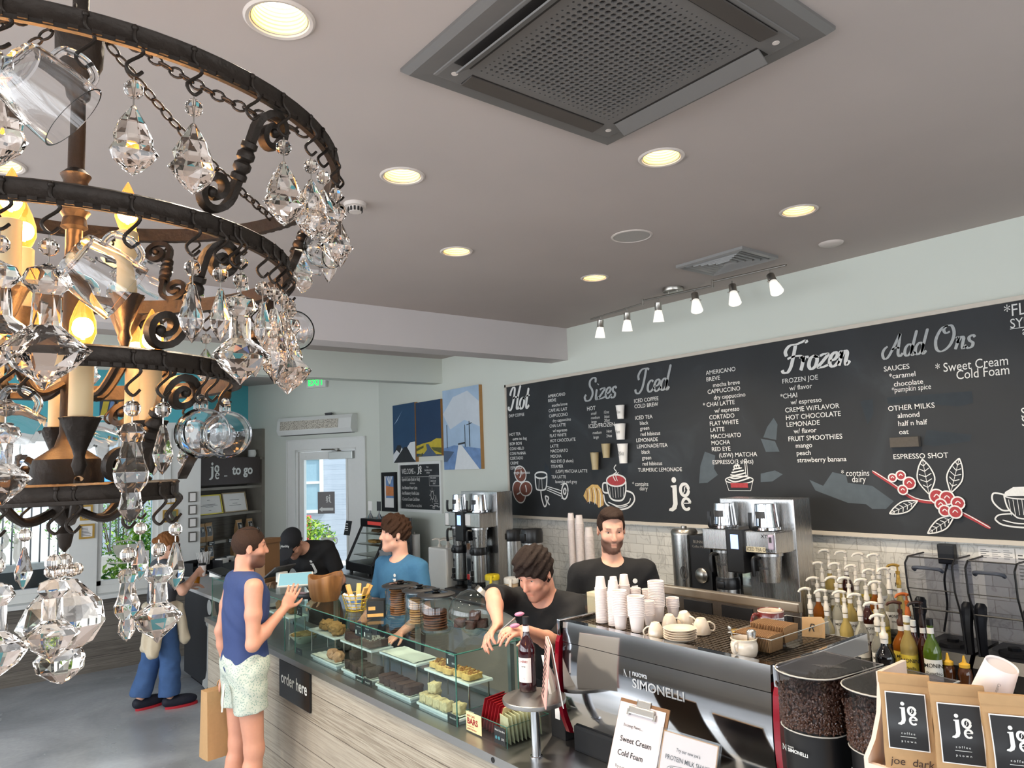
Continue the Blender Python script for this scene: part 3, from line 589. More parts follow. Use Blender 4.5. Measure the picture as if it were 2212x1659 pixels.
for k in range(4):
    M = Matrix.Rotation(k*pi/2, 3, 'Z'); m = MB(); m.T = M.to_4x4(); opened = k in (1, 3)
    m.bx((-.30, -h+.088, -.037), (.30, -h+.152, -.0355)); q = m.build('air_slot', ac_d, ac)
    m = MB(); m.T = M.to_4x4()
    m.box((0, -h+.118, -.052 if opened else -.040), (.60, .058, .006), Euler((R_(34 if opened else 4), 0, 0)), .002); m.build('louver', ac_v if not opened else ac_m, ac)
for a, b in ((-1, -1), (1, -1), (-1, 1), (1, 1)):
    m = MB(); m.lathe([(0, -.0375), (.011, -.0375), (.011, -.036)], 16, (a*(h-.125)*1., b*(h-.125), 0)); m.build('screw_cover', trim_m, ac, True)
# loudspeaker, detectors, vent
p = onz(1364.5, 510, CZ); t = thing('ceiling_speaker', 'flush round white loudspeaker in the ceiling between downlights', 'speaker', p)
m = MB(); m.lathe([(.104, -.003), (.109, -.007), (.118, -.004), (.119, .0)], 40); m.build('rim', trim_m, t, True); m = MB(); m.lathe([(0, -.004), (.104, -.004), (.104, 0)], 40); m.build('grille', mat('speaker_cloth', (170, 164, 158), .9, noise=.1, nscale=300), t)
p = onz(1795, 525, CZ); m = MB(); m.lathe([(0, -.018), (.05, -.016), (.068, -.008), (.072, 0)], 32); t = tag(m.build('smoke_detector', trim_m, loc=p, smooth=True), 'small blank round white cover on the ceiling right of the vent', 'ceiling cover')
p = onz(767, 440, CZ); t = thing('fire_detector', 'small round detector on the ceiling right of the chandelier chain', 'detector', p); m = MB(); m.lathe([(0, -.045), (.03, -.044), (.036, -.02), (.052, -.018), (.055, 0)], 24); m.build('body', trim_m, t, True)
for i in range(12): m = MB(); a = i*pi/6; m.box((.034*cos(a), .034*sin(a), -.032), (.004, .01, .02), Euler((0, 0, a))); m.build('slot', ac_d, t)
v = [onz(x, y, CZ) for x, y in ((1468, 572), (1598, 533), (1679, 551), (1537, 592))]; vc = sum(v, V(0, 0, 0))/4
t = thing('ceiling_vent', 'square louvred metal air vent in the ceiling above the track light', 'vent', (vc.x, vc.y, CZ)); vm = mat('vent_metal', (150, 148, 146), .4, .3)
vx, vy = .20, .255
m = MB(); Q = lambda k, z: [V(-vx*k, -vy*k, z), V(vx*k, -vy*k, z), V(vx*k, vy*k, z), V(-vx*k, vy*k, z)]
m.loft([Q(1, 0), Q(1, -.018), Q(.93, -.026), Q(.86, -.014)], cap=False); m.build('frame', vm, t)
for i in range(5): k = .82-.15*i; m = MB(); m.loft([Q(k, -.006), Q(k-.02, -.022), Q(k-.10, -.002)], cap=False); m.build('louvre_ring', vm, t)
m = MB(); m.bx((-vx*.9, -vy*.9, -.003), (vx*.9, vy*.9, -.001)); m.build('duct', ac_d, t)
# track light
tx = 4.33; tk = thing('track_light', 'brushed metal track light with six frosted glass heads below the ceiling', 'track light', (tx, 3.4, CZ))
ty = lambda px, py: onx(px, py, tx)
m = MB(); m.lathe([(0, -.03), (.075, -.03), (.078, -.024), (.078, 0)], 28); m.build('canopy', nickel, tk, True)
m = MB(); K = [ty(1276, 690), ty(1388, 656), ty(1388, 650), ty(1539, 617), ty(1539, 609), ty(1697, 573)]
L0 = lambda p: V(0, p.y-3.4, p.z-CZ)
for a, b in ((0, 1), (2, 3), (4, 5)): m.tube([L0(K[a]), L0(K[b])], .007, 8); m.tube([L0(K[a])+V(.016, 0, .004), L0(K[b])+V(.016, 0, .004)], .004, 8)
for a, b in ((1, 2), (3, 4)): m.tube([L0(K[a])-V(0, 0, .014), L0(K[b])+V(0, 0, .014)], .009, 8)
zc = (L0(K[2]).z+L0(K[3]).z)/2
for s_ in (-.04, .04): m.tube([V(0, s_, zc+.01), V(0, s_, -.028)], .006, 8)
m.build('rail', nickel, tk, True)
frost = mat('frosted_shade', (232, 228, 222), .6, trans=.35, emit=(255, 250, 240), estr=.35, noise=.02)
for px, py, bx_, by_ in [(1297, 683, 1296, 736), (1354, 667, 1355, 717), (1421, 645, 1423, 697), (1500, 626, 1507, 679), (1581, 607, 1590, 667), (1663, 585, 1684, 643)]:
    a = ty(px, py); q = onx(bx_, by_, tx-.05 if bx_ > 1500 else tx+.02); d = (q-a); 
    top = L0(a)
    base = top+V(0, 0, -.03); dr = (V(q.x-tx, q.y-3.4, q.z-CZ)-base).normalized()
    F = frame(dr); m = MB(); m.tube([top, base], .005, 8); m.lathe([(0, 0), (.026, .002), (.027, .06), (.024, .064)], 20, base, F); m.lathe([(.03, .058), (.03, .062)], 20, base, F)
    for e in (-1, 1): m.cyl(base+F@V(e*.024, 0, .06), base+F@V(e*.04, 0, .06), .004)
    so = m.build('lamp_socket', nickel, tk, True)
    m = MB(); m.lathe([(.025, .056), (.028, .075), (.036, .11), (.042, .145), (.0435, .152), (.040, .150), (.033, .108), (.022, .07)], 24, base, F); sh = m.build('lamp_shade', frost, so, True)
# ------------------------------------------------------------------ the angled door wall
def wallthing(name, label, cat, s, z, off=0., group=None): # local x runs to the reader's right, z up, -y into the room
    return thing(name, label, cat, at(s, z, off), math.atan2(-DW.y, -DW.x), group)
sm_ = (s0+s1)/2
def dl_(x, y): P = onv(x, y, A_, DW); return (P-A_).dot(DW), P.z
door = wallthing('door_1', 'white glazed entrance door under the air curtain', 'door', sm_, 0); door['kind'] = 'structure'; del door['category']
wd = (s0-s1)/2
m = MB(); cw = .135
for a, b in (((-wd-cw, -.025, 0), (-wd+.0, .02, tz+cw)), ((wd, -.025, 0), (wd+cw, .02, tz+cw)), ((-wd, -.025, tz), (wd, .02, tz+cw))): m.bx(a, b)
for a, b in (((-wd, 0, 0), (-wd+.03, .14, tz)), ((wd-.03, 0, 0), (wd, .14, tz)), ((-wd, 0, tz-.03), (wd, .14, tz))): m.bx(a, b)
m.bx((-wd-cw-.012, -.034, 0), (-wd-cw+.014, 0, tz+cw+.012)); m.bx((wd+cw-.014, -.034, 0), (wd+cw+.012, 0, tz+cw+.012)); m.bx((-wd-cw, -.034, tz+cw-.014), (wd+cw, 0, tz+cw+.012))
m.build('casing', white, door)
gl = [sm_-dl_(655, 1100)[0], sm_-dl_(746, 1100)[0]]; gz1 = dl_(700, 992)[1]; gz0 = .25
m = MB(); e = wd-.034
m.bx((-e, .03, .01), (gl[0], .075, tz-.035)); m.bx((gl[1], .03, .01), (e, .075, tz-.035)); m.bx((gl[0], .03, .01), (gl[1], .075, gz0)); m.bx((gl[0], .03, gz1), (gl[1], .075, tz-.035))
for a, b in (((gl[0]-.03, .02, gz0), (gl[0], .03, gz1+.03)), ((gl[1], .02, gz0), (gl[1]+.03, .03, gz1+.03)), ((gl[0]-.03, .02, gz1), (gl[1]+.03, .03, gz1+.03))): m.bx(a, b)
leafd = m.build('door_leaf', white, door)
m = MB(); m.bx((gl[0], .05, gz0), (gl[1], .055, gz1)); m.build('door_glass', pane, door)
m = MB(); zz = tz-.10; m.bx((.06, -.03, zz-.05), (wd-.06, .03, zz+.055), None, .008); dc = m.build('door_closer', mat('closer_grey', (196, 198, 194), .35, .4), door)
m = MB(); m.tube([V(.25, -.01, zz+.06), V(.12, -.06, zz+.085), V(-.05, -.03, zz+.09)], .010, 8); m.box((.17, -.03, zz+.085), (.09, .03, .03)); m.build('closer_arm', nickel, dc)
m = MB(); m.bx((-wd+.06, .018, tz-.13), (-wd+.15, .03, tz-.09)); m.build('alarm_contact', white, door)
hx = -wd+.075; m = MB(); m.lathe([(.0, 0), (.03, 0), (.03, .008), (.012, .01), (.012, .035), (.026, .045), (.028, .06), (.018, .07), (0, .072)], 20, (hx, .03, 1.02), frame((0, -1, 0))); m.box((hx, .027, .97), (.045, .01, .22), None, .003); m.build('door_knob', brass, door, True)
m = MB(); m.cyl((hx, .03, 1.2), (hx, .015, 1.2), .015); m.build('deadbolt', dark_grey, door)
for z in (.3, 1.35, 2.2): m = MB(); m.box((wd-.03, .022, z), (.012, .02, .1)); m.build('hinge', brass, door)
# printed sign hanging in the door glass (seen from behind, so mirrored)
sgm = mat('sign_grey', (126, 122, 122), .6); sx0, sz1 = sm_-dl_(682, 1063)[0], dl_(682, 1063)[1]; sx1, sz0 = sm_-dl_(719, 1110)[0], dl_(719, 1110)[1]
sg = wallthing('door_sign', 'small grey sign with an arrow hanging in the door glass', 'sign', sm_-(sx0+sx1)/2, sz0, -.045); hw = (sx1-sx0)/2; hh = sz1-sz0
m = MB(); m.bx((-hw, 0, 0), (hw, .004, hh)); m.build('sign_board', sgm, sg)
m = MB(); joe(m, hh*.36, (hw*.62, -.001, hh*.5), (1, 0, 0), (0, 0, 1), mirror=-1)
m.build('emblem', white, sg); m = MB(); m.blot([(-hw*.85, hh*.2), (-hw*.45, hh*.32), (-hw*.45, hh*.26), (hw*.85, hh*.26), (hw*.85, hh*.14), (-hw*.45, hh*.14), (-hw*.45, hh*.08)], (0, -.001, 0), (1, 0, 0), (0, 0, 1)); m.build('arrow', white, sg)
# coffee cup decal on the door glass
dec = mat('etched_decal', (206, 200, 190), .8, alpha=.8)
def decal_cup(o, ax, ay, k, name, parent):
    m = MB(); ax = Vector(ax); ay = Vector(ay)
    m.blot([(-.5, .48), (.5, .48), (.46, .2), (.3, -.05), (.12, -.16), (-.12, -.16), (-.3, -.05), (-.46, .2)], o, ax*k, ay*k); m.ribbon(ell(0, .5, .5, .16), .05, o, ax*k, ay*k, th=.001); m.ribbon(catmull([(.46, .4, 0), (.72, .44, 0), (.72, .12, 0), (.36, .02, 0)], 6), .08, o, ax*k, ay*k)
    m.ribbon(ell(0, -.22, .62, .1, 24, pi, 2*pi), .07, o, ax*k, ay*k); m.ribbon(catmull([(.0, .6, 0), (.18, .85, 0), (.0, 1.05, 0), (.14, 1.35, 0)], 6), .07, o, ax*k, ay*k, calli=.5)
    return m.build(name, dec, parent)
cx0, cz0 = sm_-dl_(703, 1178)[0], dl_(703, 1178)[1]; decal_cup((cx0, .045, cz0), (1, 0, 0), (0, 0, 1), .21, 'cup_decal', door)
# air curtain over the door
sa, za0 = dl_(614, 940); sb, za1 = dl_(772, 898)
au = wallthing('air_curtain', 'long white air curtain unit mounted above the glazed door', 'air curtain', (sa+sb)/2, dl_(690, 938)[1]); w2 = (sa-sb)/2; hh = dl_(690, 900)[1]-dl_(690, 938)[1]
m = MB(); pr = [(.0, 0), (-.13, 0), (-.17, hh*.25), (-.15, hh*.8), (-.12, hh), (0, hh)]; m.loft([[V(x, y, z) for y, z in pr] for x in (-w2, w2)]); m.build('housing', white, au)
k = NT('grille_mesh'); vv = k.n('TexVoronoi', Scale=75.); k.l(k.coord(), vv.inputs['Vector']); k.col(k.ramp(vv.outputs['Distance'], ((.3, (120, 112, 100)), (.5, (206, 198, 184)))))
m = MB(); m.box((-w2*.12, -.165, hh*.53), (w2*1.56, .012, hh*.5), Euler((R_(-7), 0, 0))); m.build('intake_grille', k.m, au)
m = MB(); m.bx((-w2*.95, -.12, -.006), (w2*.95, -.02, .0)); m.build('outlet', ac_d, au); m = MB(); m.box((w2*.3, -.06, hh+.02), (.10, .02, .04)); m.tube([V(w2*.2, -.06, hh+.03), V(w2*.3, -.07, hh+.012), V(w2*.42, -.06, hh+.025)], .006); m.build('wiring', dark_grey, au)
# exit sign
se, ze = dl_(688, 838); ex = wallthing('exit_sign', 'green lit EXIT sign with two round emergency lamps', 'sign', se, ze+.0, .03)
m = MB(); m.bx((-.16, -.03, 0), (.16, .03, .16), None, .006); m.build('housing', white, ex)
m = MB(); m.text('EXIT', .095, (0, -.031, .032), (1, 0, 0), (0, 0, 1), bold=.02, align='CENTER'); m.build('exit_lettering', mat('exit_green', (40, 230, 90), .5, emit=(30, 235, 80), estr=1.6, noise=0), ex)
for s_ in (-1, 1): m = MB(); m.cyl((s_*.16, 0, .12), (s_*.19, 0, .13), .012); m.lathe([(.0, 0), (.03, 0), (.042, .03), (.045, .045), (0, .046)], 18, (s_*.205, .0, .13), frame((0, -1, -.1))); m.build('emergency_lamp', white, ex, True)
# ------------------------------------------------------------------ pictures on the right wall
RZ_W = -pi/2
def onwall(name, label, cat, px, py, off=0., group=None): # lower left corner on the menu wall; x to the reader's right
    p = onx(px, py, XW); return thing(name, label, cat, (XW-off, p.y, p.z), RZ_W, group), p
def wq(px, py, p): q = onx(px, py, XW); return p.y-q.y, q.z-p.z
def canvas(name, label, px0, py0, px1, py1, side, layers, d=.045):
    t, p = onwall(name, label, 'painting', px0, py0); w, h = wq(px1, py1, p)
    m = MB(); m.bx((0, -d, 0), (w, 0, h)); m.build('stretcher', side, t)
    mats = []; m = MB()
    for i, (mt, P) in enumerate(layers):
        mats.append(mt); m.blot([(a*w, b*h) for a, b in P], (0, -d-.0006*(i+1), 0), (1, 0, 0), (0, 0, 1), mi=i)
    m.build('painted_face', mats, t); return t
full = [(0, 0), (1, 0), (1, 1), (0, 1)]
sky_d = mat('paint_deep_blue', (44, 74, 106), .5, noise=.22, nscale=4); sky_n = mat('paint_navy', (40, 62, 92), .5, noise=.25, nscale=4); pw = mat('paint_white', (224, 226, 228), .5, noise=.06, nscale=20)
pd_ = mat('paint_charcoal', (44, 46, 50), .5, noise=.3, nscale=20); py_ = mat('paint_yellow', (200, 178, 60), .5, noise=.3, nscale=14); pgx = mat('paint_olive', (92, 92, 48), .5, noise=.4, nscale=20); pr_ = mat('paint_road_blue', (78, 96, 122), .5, noise=.15)
pcl = mat('paint_cloud', (170, 192, 216), .5, noise=.2, nscale=5); pcl2 = mat('paint_pale_cloud', (206, 212, 220), .5, noise=.1, nscale=8); pblu = mat('paint_harbour_blue', (112, 142, 186), .5, noise=.35, nscale=16)
canvas('painting', 'narrow deep blue painting of a dark road between white dunes, left of the pair', 857, 1000, 902, 869, wood_y, [(sky_d, full), (pcl, [(.05, .66), (.3, .8), (.46, .9), (.2, .72)]), (pd_, [(0, .14), (.2, .3), (.34, .3), (.5, .2), (.5, 0), (0, 0)]), (pw, [(0, .14), (.16, .22), (.3, .16), (.4, .26), (.56, .12), (.3, .06), (.1, 0), (0, 0)]), (pw, [(.62, .24), (.78, .33), (1, .34), (1, .02), (.8, .1)]), (pd_, [(.5, .26), (.64, .26), (.98, 0), (.02, 0)])])
canvas('painting', 'narrow navy painting of a blue road through yellow dunes, right of the pair', 907, 987, 958, 862, wood_y, [(sky_n, full), (py_, [(0, .2), (.3, .24), (.6, .26), (.8, .31), (1, .3), (1, .02), (0, .06)]), (pgx, [(0, .15), (.3, .2), (.3, .16), (0, .1)]), (pgx, [(.6, .16), (1, .14), (1, .04), (.7, .1)]), (pgx, [(0, 0), (.3, .08), (.2, 0)]), (pr_, [(.4, .22), (.5, .22), (.6, .14), (.84, 0), (.22, 0), (.44, .12)])])
canvas('painting', 'tall pale painting of a cloudy harbour road with masts', 967, 1015, 1041, 831, wood_y, [(pcl, full), (pcl2, [(0, .7), (.3, .9), (.7, .95), (1, .8), (1, .5), (.6, .6), (.2, .5)]), (pblu, [(0, .27), (.3, .3), (1, .24), (1, 0), (0, 0)]), (pw, [(.42, .3), (.5, .3), (.96, 0), (.3, 0)]), (pr_, [(.3, .22), (.1, .1), (0, .1), (0, .24)]), (pd_, [(.1, .27), (.115, .27), (.115, .56), (.1, .56)]), (pd_, [(.6, .27), (.612, .27), (.612, .54), (.6, .54)]), (pd_, [(.72, .27), (.735, .27), (.735, .58), (.72, .58)]), (pd_, [(.66, .53), (.8, .55), (.8, .56), (.66, .54)]), (pd_, [(.42, .3), (.6, .31), (.6, .33), (.42, .32)])])
t, p = onwall('welcome_board', 'white framed chalkboard lettered WELCOME below the paintings', 'chalkboard', 866, 1104); w, h = wq(956, 995, p)
m = MB(); f_ = .035
for a, b in (((0, -.03, 0), (w, 0, f_)), ((0, -.03, h-f_), (w, 0, h)), ((0, -.03, f_), (f_, 0, h-f_)), ((w-f_, -.03, f_), (w, 0, h-f_))): m.bx(a, b)
m.build('frame', white, t); m = MB(); m.bx((f_, -.014, f_), (w-f_, -.004, h-f_)); m.build('writing_surface', ck.m, t)
m = MB(); kw = dict(ax=(1, 0, 0), ay=(0, 0, 1)); oo = lambda a, b: (a*w, -.0155, b*h)
m.text('WELCOME', h*.115, oo(.07, .76), (1, 0, 0), (0, 0, 1), sx=.62); m.text('to', h*.05, oo(.37, .77), (1, 0, 0), (0, 0, 1)); joe(m, h*.2, oo(.45, .75), (1, 0, 0), (0, 0, 1))
for s_, a, b, z in (('Yes is', .66, .87, .04), ('Everything is baked', .62, .81, .04), ('in-house!', .66, .76, .04), ('-Spanish Latte (Iced or Hot)', .06, .62, .075), ('vanilla and a pour', .26, .56, .035), ('Add a protein', .74, .66, .045), ('boost to any', .75, .6, .045), ('drink!', .8, .55, .045), ('-Iced Banana Foster Latte', .06, .45, .07), ('-Iced Blueberry Vanilla Latte', .06, .34, .07), ('-Coconut Cream Cold Brew', .06, .22, .07), ('# Add Cold Foam to Any Drink', .16, .10, .055), ('N.S.D.', .78, .08, .04)): m.text(s_, h*z, oo(a, b), (1, 0, 0), (0, 0, 1), shear=.08, sx=.62)
m.ribbon([(0, 0), (w*.88, .0)], .005, oo(.06, .7), **kw); m.ribbon(ell(0, 0, .03, .05), .006, oo(.78, .34), **kw)
for i in range(8): a = i*pi/4; m.ribbon([(.045*cos(a), .06*sin(a)), (.065*cos(a), .09*sin(a))], .006, oo(.78, .34), **kw)
m.ribbon([(-.05, 0), (.05, 0), (.03, -.025), (-.03, -.025), (-.05, 0)], .006, oo(.86, .18), **kw); m.ribbon([(0, 0), (0, .1), (.035, .02), (-.03, .02), (0, .1)], .006, oo(.86, .18), **kw); m.ribbon([(-.14, -.03), (-.1, -.02), (-.06, -.035), (0, -.025), (.06, -.04), (.09, -.03)], .006, oo(.86, .18), **kw)
m.ribbon([(0, 0), (w*.22, 0), (w*.22, h*.2), (0, h*.2), (0, 0)], .005, oo(.72, .52), **kw); m.build('chalk_lettering', chalk, t)
t, p = onwall('framed_print', 'small black framed print of blue sun rays beside the WELCOME board', 'picture', 829, 1104); w, h = wq(858, 1020, p); m = MB(); f_ = .05
for a, b in (((0, -.03, 0), (w, 0, f_)), ((0, -.03, h-f_), (w, 0, h)), ((0, -.03, f_), (f_, 0, h-f_)), ((w-f_, -.03, f_), (w, 0, h-f_))): m.bx(a, b)
m.build('frame', black_m, t); m = MB(); m.bx((f_, -.01, f_), (w-f_, 0, h-f_), 0)
x0, x1 = w*.24, w*.78; m.blot([(x0, h*.34), (x1, h*.34), (x1, h*.92), (x0, h*.92)], (0, -.011, 0), (1, 0, 0), (0, 0, 1), mi=1); m.blot([(x0, h*.4), (x1, h*.4), (x1, h*.62), (x0, h*.66)], (0, -.0115, 0), (1, 0, 0), (0, 0, 1), mi=2)
for i in range(4): c_ = (x0+x1)/2; m.blot([(c_-.006, h*.66), (c_+.006, h*.66), (x0+(x1-x0)*(i+.6)/4, h*.92), (x0+(x1-x0)*(i+.2)/4, h*.92)], (0, -.0118, 0), (1, 0, 0), (0, 0, 1), mi=0)
m.build('print', [paper_w, pblu, mat('print_orange', (206, 130, 80), .6, noise=.3, nscale=20)], t)
# ------------------------------------------------------------------ shelf niche: joe ... to go
SRZ = math.atan2(SD.y, SD.x); LS = (B_-C_).length
def sxz(px, py): P = onv(px, py, C_, SD); return (P-C_).dot(SD), P.z
sh = thing('shelving_unit', 'weathered grey wooden shelving unit holding coffee bags left of the door', 'shelf', C_, SRZ)
zt = sxz(500, 923)[1]; zs = [sxz(500, y)[1] for y in (1051, 1108, 1164, 1207)]; zsg0, zsg1 = sxz(500, 1046)[1], sxz(500, 988)[1]
side_m = mat('shelf_side', (134, 128, 118), .6, noise=.2, nscale=8)
m = MB(); m.bx((0, .27, .0), (LS, .29, zt)); m.build('back_boards', shelf_wood, sh)
for x in (0, LS-.06): m = MB(); m.bx((x, 0, 0), (x+.06, .28, zt)); m.build('side_panel', side_m, sh)
for z in zs: m = MB(); m.bx((.06, .01, z-.035), (LS-.06, .28, z)); m.build('shelf_board', side_m, sh)
m = MB(); m.bx((.06, .0, .02), (LS-.06, .28, .9)); m.build('lower_cabinet', shelf_wood, sh)
sgn = thing('shelf_sign', 'wide dark brown sign with white lettering on the shelving unit', 'sign', tuple(C_+SD*.09-SN*(-.015)+V(0, 0, zsg0)), SRZ); w = LS-.22; h = zsg1-zsg0
m = MB(); m.bx((0, -.01, 0), (w, .012, h)); m.build('sign_board', mat('sign_brown', (66, 56, 54), .6, noise=.08), sgn)
m = MB(); joe(m, h*.62, (w*.12, -.0115, h*.2), (1, 0, 0), (0, 0, 1)); m.text('...', h*.2, (w*.36, -.0115, h*.3), (1, 0, 0), (0, 0, 1), bold=.02); m.text('to go', h*.36, (w*.5, -.0115, h*.36), (1, 0, 0), (0, 0, 1), bold=.03, sx=1.05); m.build('sign_lettering', white, sgn)
def onshelf(px, z, back=.08): s = sxz(px, 1100)[0]; return C_+SD*s-SN*back+V(0, 0, z+.002)
def frame_pic(name, label, px0, px1, z, h, fr, txt):
    a = onshelf(px0, z, .06); w = sxz(px1, 1100)[0]-sxz(px0, 1100)[0]
    t = thing(name, label, 'certificate', a, 0, 'framed certificates on the shelf', (R_(-12), 0, SRZ)); f_ = .014; m = MB()
    for p, q in (((0, -.015, 0), (w, 0, f_)), ((0, -.015, h-f_), (w, 0, h)), ((0, -.015, f_), (f_, 0, h-f_)), ((w-f_, -.015, f_), (w, 0, h-f_))): m.bx(p, q)
    m.build('frame', fr, t); m = MB(); m.bx((f_, -.006, f_), (w-f_, -.001, h-f_)); m.build('sheet', paper_w, t)
    m = MB(); [m.bx((w*.5-w*l/2, -.0068, h*zz), (w*.5+w*l/2, -.0062, h*(zz+.018))) for zz, l in txt]; m.build('print', mat('print_grey', (90, 90, 92), .8), t)
fr_y = mat('yellow_gold_frame', (214, 194, 70), .4, .2); fr_t = mat('tan_frame', (170, 150, 120), .5)
frame_pic('certificate', 'certificate in a bright yellow gold frame on the shelf', 434, 489, zs[1], sxz(460, 1063)[1]-sxz(460, 1106)[1], fr_y, [(.72, .1), (.5, .5), (.44, .66), (.38, .3), (.2, .1)])
frame_pic('certificate', 'certificate in a pale tan frame beside the yellow framed one', 492, 542, zs[1], sxz(515, 1060)[1]-sxz(515, 1103)[1], fr_t, [(.62, .4), (.44, .2), (.34, .5)])
label_b = mat('bag_label', (30, 28, 28), .35, noise=.15)
def coffee_bag_meshes(w, d, h, t, roll=True, name_txt=None, big=False):
    """kraft bag: body, rolled top, label with the emblem; local x right, -y to the reader"""
    m = MB(); n = 9; rings = []
    for k in range(n+1):
        f = k/n; z = h*f*.93; dd = d*(1 if f < .55 else 1-(f-.55)/.45*.86); ww = w*(1+.02*sin(f*7)); b = d*.06*sin(f*pi)
        pts = [(-ww/2, -dd/2), (-ww/4, -dd/2-b), (0, -dd/2-b*1.4), (ww/4, -dd/2-b), (ww/2, -dd/2), (ww/2-w*.05*f, 0), (ww/2, dd/2), (0, dd/2+b), (-ww/2, dd/2), (-ww/2+w*.05*f, 0)]
        rings.append([V(x, y-d*.0, z) for x, y in pts])
    m.loft(rings); body = m.build('bag_body', kraft, t, 35)
    m = MB(); m.bx((-w*.52, -d*.14, h*.90), (w*.52, d*.10, h*1.0), None, d*.04); m.build('rolled_top', kraft, t, 35)
    lw, lh, lz = w*.76, h*.52, h*.30
    ly = lambda z: -d/2-d*.085-.001 if z < h*.55 else -d/2*(1-(z/h/.93-.55)/.45*.86)-d*.085-.001
    m = MB(); rows = [lz+lh*i/6 for i in range(7)]
    def sheet(x0, x1, zz, off, mi): m.add([V(x, ly(z)-off, z) for z in zz for x in (x0, x1)], [(2*i, 2*i+1, 2*i+3, 2*i+2) for i in range(len(zz)-1)], mi)
    sheet(-lw/2-w*.022, lw/2+w*.022, [lz-w*.022]+rows[1:-1]+[rows[-1]+w*.022], .0, 0); sheet(-lw/2, lw/2, rows, .0007, 1)
    lb = m.build('label', [paper_w, label_b], t, True)
    m = MB(); z0 = lz+lh*.46; slope = Vector((0, (ly(z0+lh*.42)-ly(z0))/(lh*.42), 1)).normalized()
    joe(m, lh*.42, (-lw*.24, ly(z0)-.0018, z0), (1, 0, 0), slope)
    if big: m.text('coffee', lh*.045, (0, ly(lz+lh*.26)-.0016, lz+lh*.28), (1, 0, 0), (0, 0, 1), align='CENTER', spacing=1.6); m.bx((-lw*.2, ly(lz)-.0014, lz+lh*.225), (lw*.2, ly(lz)-.0009, lz+lh*.233)); m.text('ptown', lh*.045, (0, ly(lz+lh*.1)-.0016, lz+lh*.13), (1, 0, 0), (0, 0, 1), align='CENTER', spacing=1.8)
    m.build('emblem', white, lb)
    return t
bag0 = thing('coffee_bag', 'kraft coffee bag with black label on the middle shelf, leftmost of its row', 'coffee bag', onshelf(446, zs[2], .09), SRZ, 'coffee bags on the shelving unit'); coffee_bag_meshes(.105, .06, .235, bag0)
for px, k, bk, lab in ((461, 2, .09, 'kraft coffee bag second from the left on the middle shelf'), (474, 2, .18, 'kraft coffee bag standing behind the others on the middle shelf'), (523, 2, .06, 'kraft coffee bag on the right of the middle shelf, nearer the certificates'), (547, 2, .07, 'kraft coffee bag at the right end of the middle shelf'), (446, 3, .09, 'kraft coffee bag at the left of the lowest shelf'), (463, 3, .08, 'kraft coffee bag second on the lowest shelf, above the napkins'), (520, 3, .1, 'kraft coffee bag on the lowest shelf behind the person in the tank top')):
    dup(bag0, onshelf(px, zs[k], bk), (0, 0, SRZ), lab)
for px, z, lab in ((456, zs[2], 'small black price tag on the shelf edge under the left coffee bags'), (498, zs[2], 'small black price tag on the shelf edge right of the other tag')):
    t = thing('shelf_tag', lab, 'price tag', onshelf(px, z-.05, -.012), SRZ, 'shelf edge price tags'); m = MB(); m.bx((-.05, -.004, 0), (.05, .004, .055)); m.build('card', card_b, t); m = MB(); m.bx((-.04, -.005, .034), (.03, -.0041, .042)); m.bx((-.04, -.005, .014), (.0, -.0041, .022)); m.build('print', white, t)
def mug_mesh(t, r, h, mt, inner=None, hs=1., n=28):
    m = MB(); m.lathe([(0, 0), (r*.86, 0), (r*.96, h*.08), (r, h*.3), (r, h), (r*.97, h+.002), (r*.9, h), (r*.88, h*.1), (0, h*.09)], n); m.build('mug_body', mt, t, True)
    m = MB(); m.tube(catmull([(r*.95, 0, h*.82), (r*1.4, 0, h*.85), (r*1.62, 0, h*.5), (r*1.35, 0, h*.18), (r*.93, 0, h*.2)], 6), r*.13*hs, 8); m.build('handle', mt, t, True)
t = thing('white_mug', 'white mug standing on the ledge above the wide brown sign', 'mug', onshelf(550, zsg1, .05), SRZ); mug_mesh(t, .05, .1, white)
m = MB(); m.bx((.0, -.0, zsg1-.03), (LS, .28, zsg1)); m.build('shelf_board', side_m, sh)
for i, (a, b) in enumerate(((1063, 1085), (1091, 1112), (1119, 1140), (1149, 1171))):
    p = ony(412, b, YW); q = ony(412, a, YW); t = thing('small_frame', '%s of the four small dark frames stacked beside the shelving unit' % ['topmost', 'second', 'third', 'lowest'][i], 'picture', (p.x-.03, YW, p.z), 0, 'small frames beside the shelves'); h = q.z-p.z; m = MB(); m.bx((0, -.03, 0), (.09, 0, h)); m.build('frame', mat('grey_frame', (96, 92, 86), .5), t); m = MB(); m.bx((.012, -.032, .014), (.078, -.03, h-.014)); m.build('photo', paper_w, t)
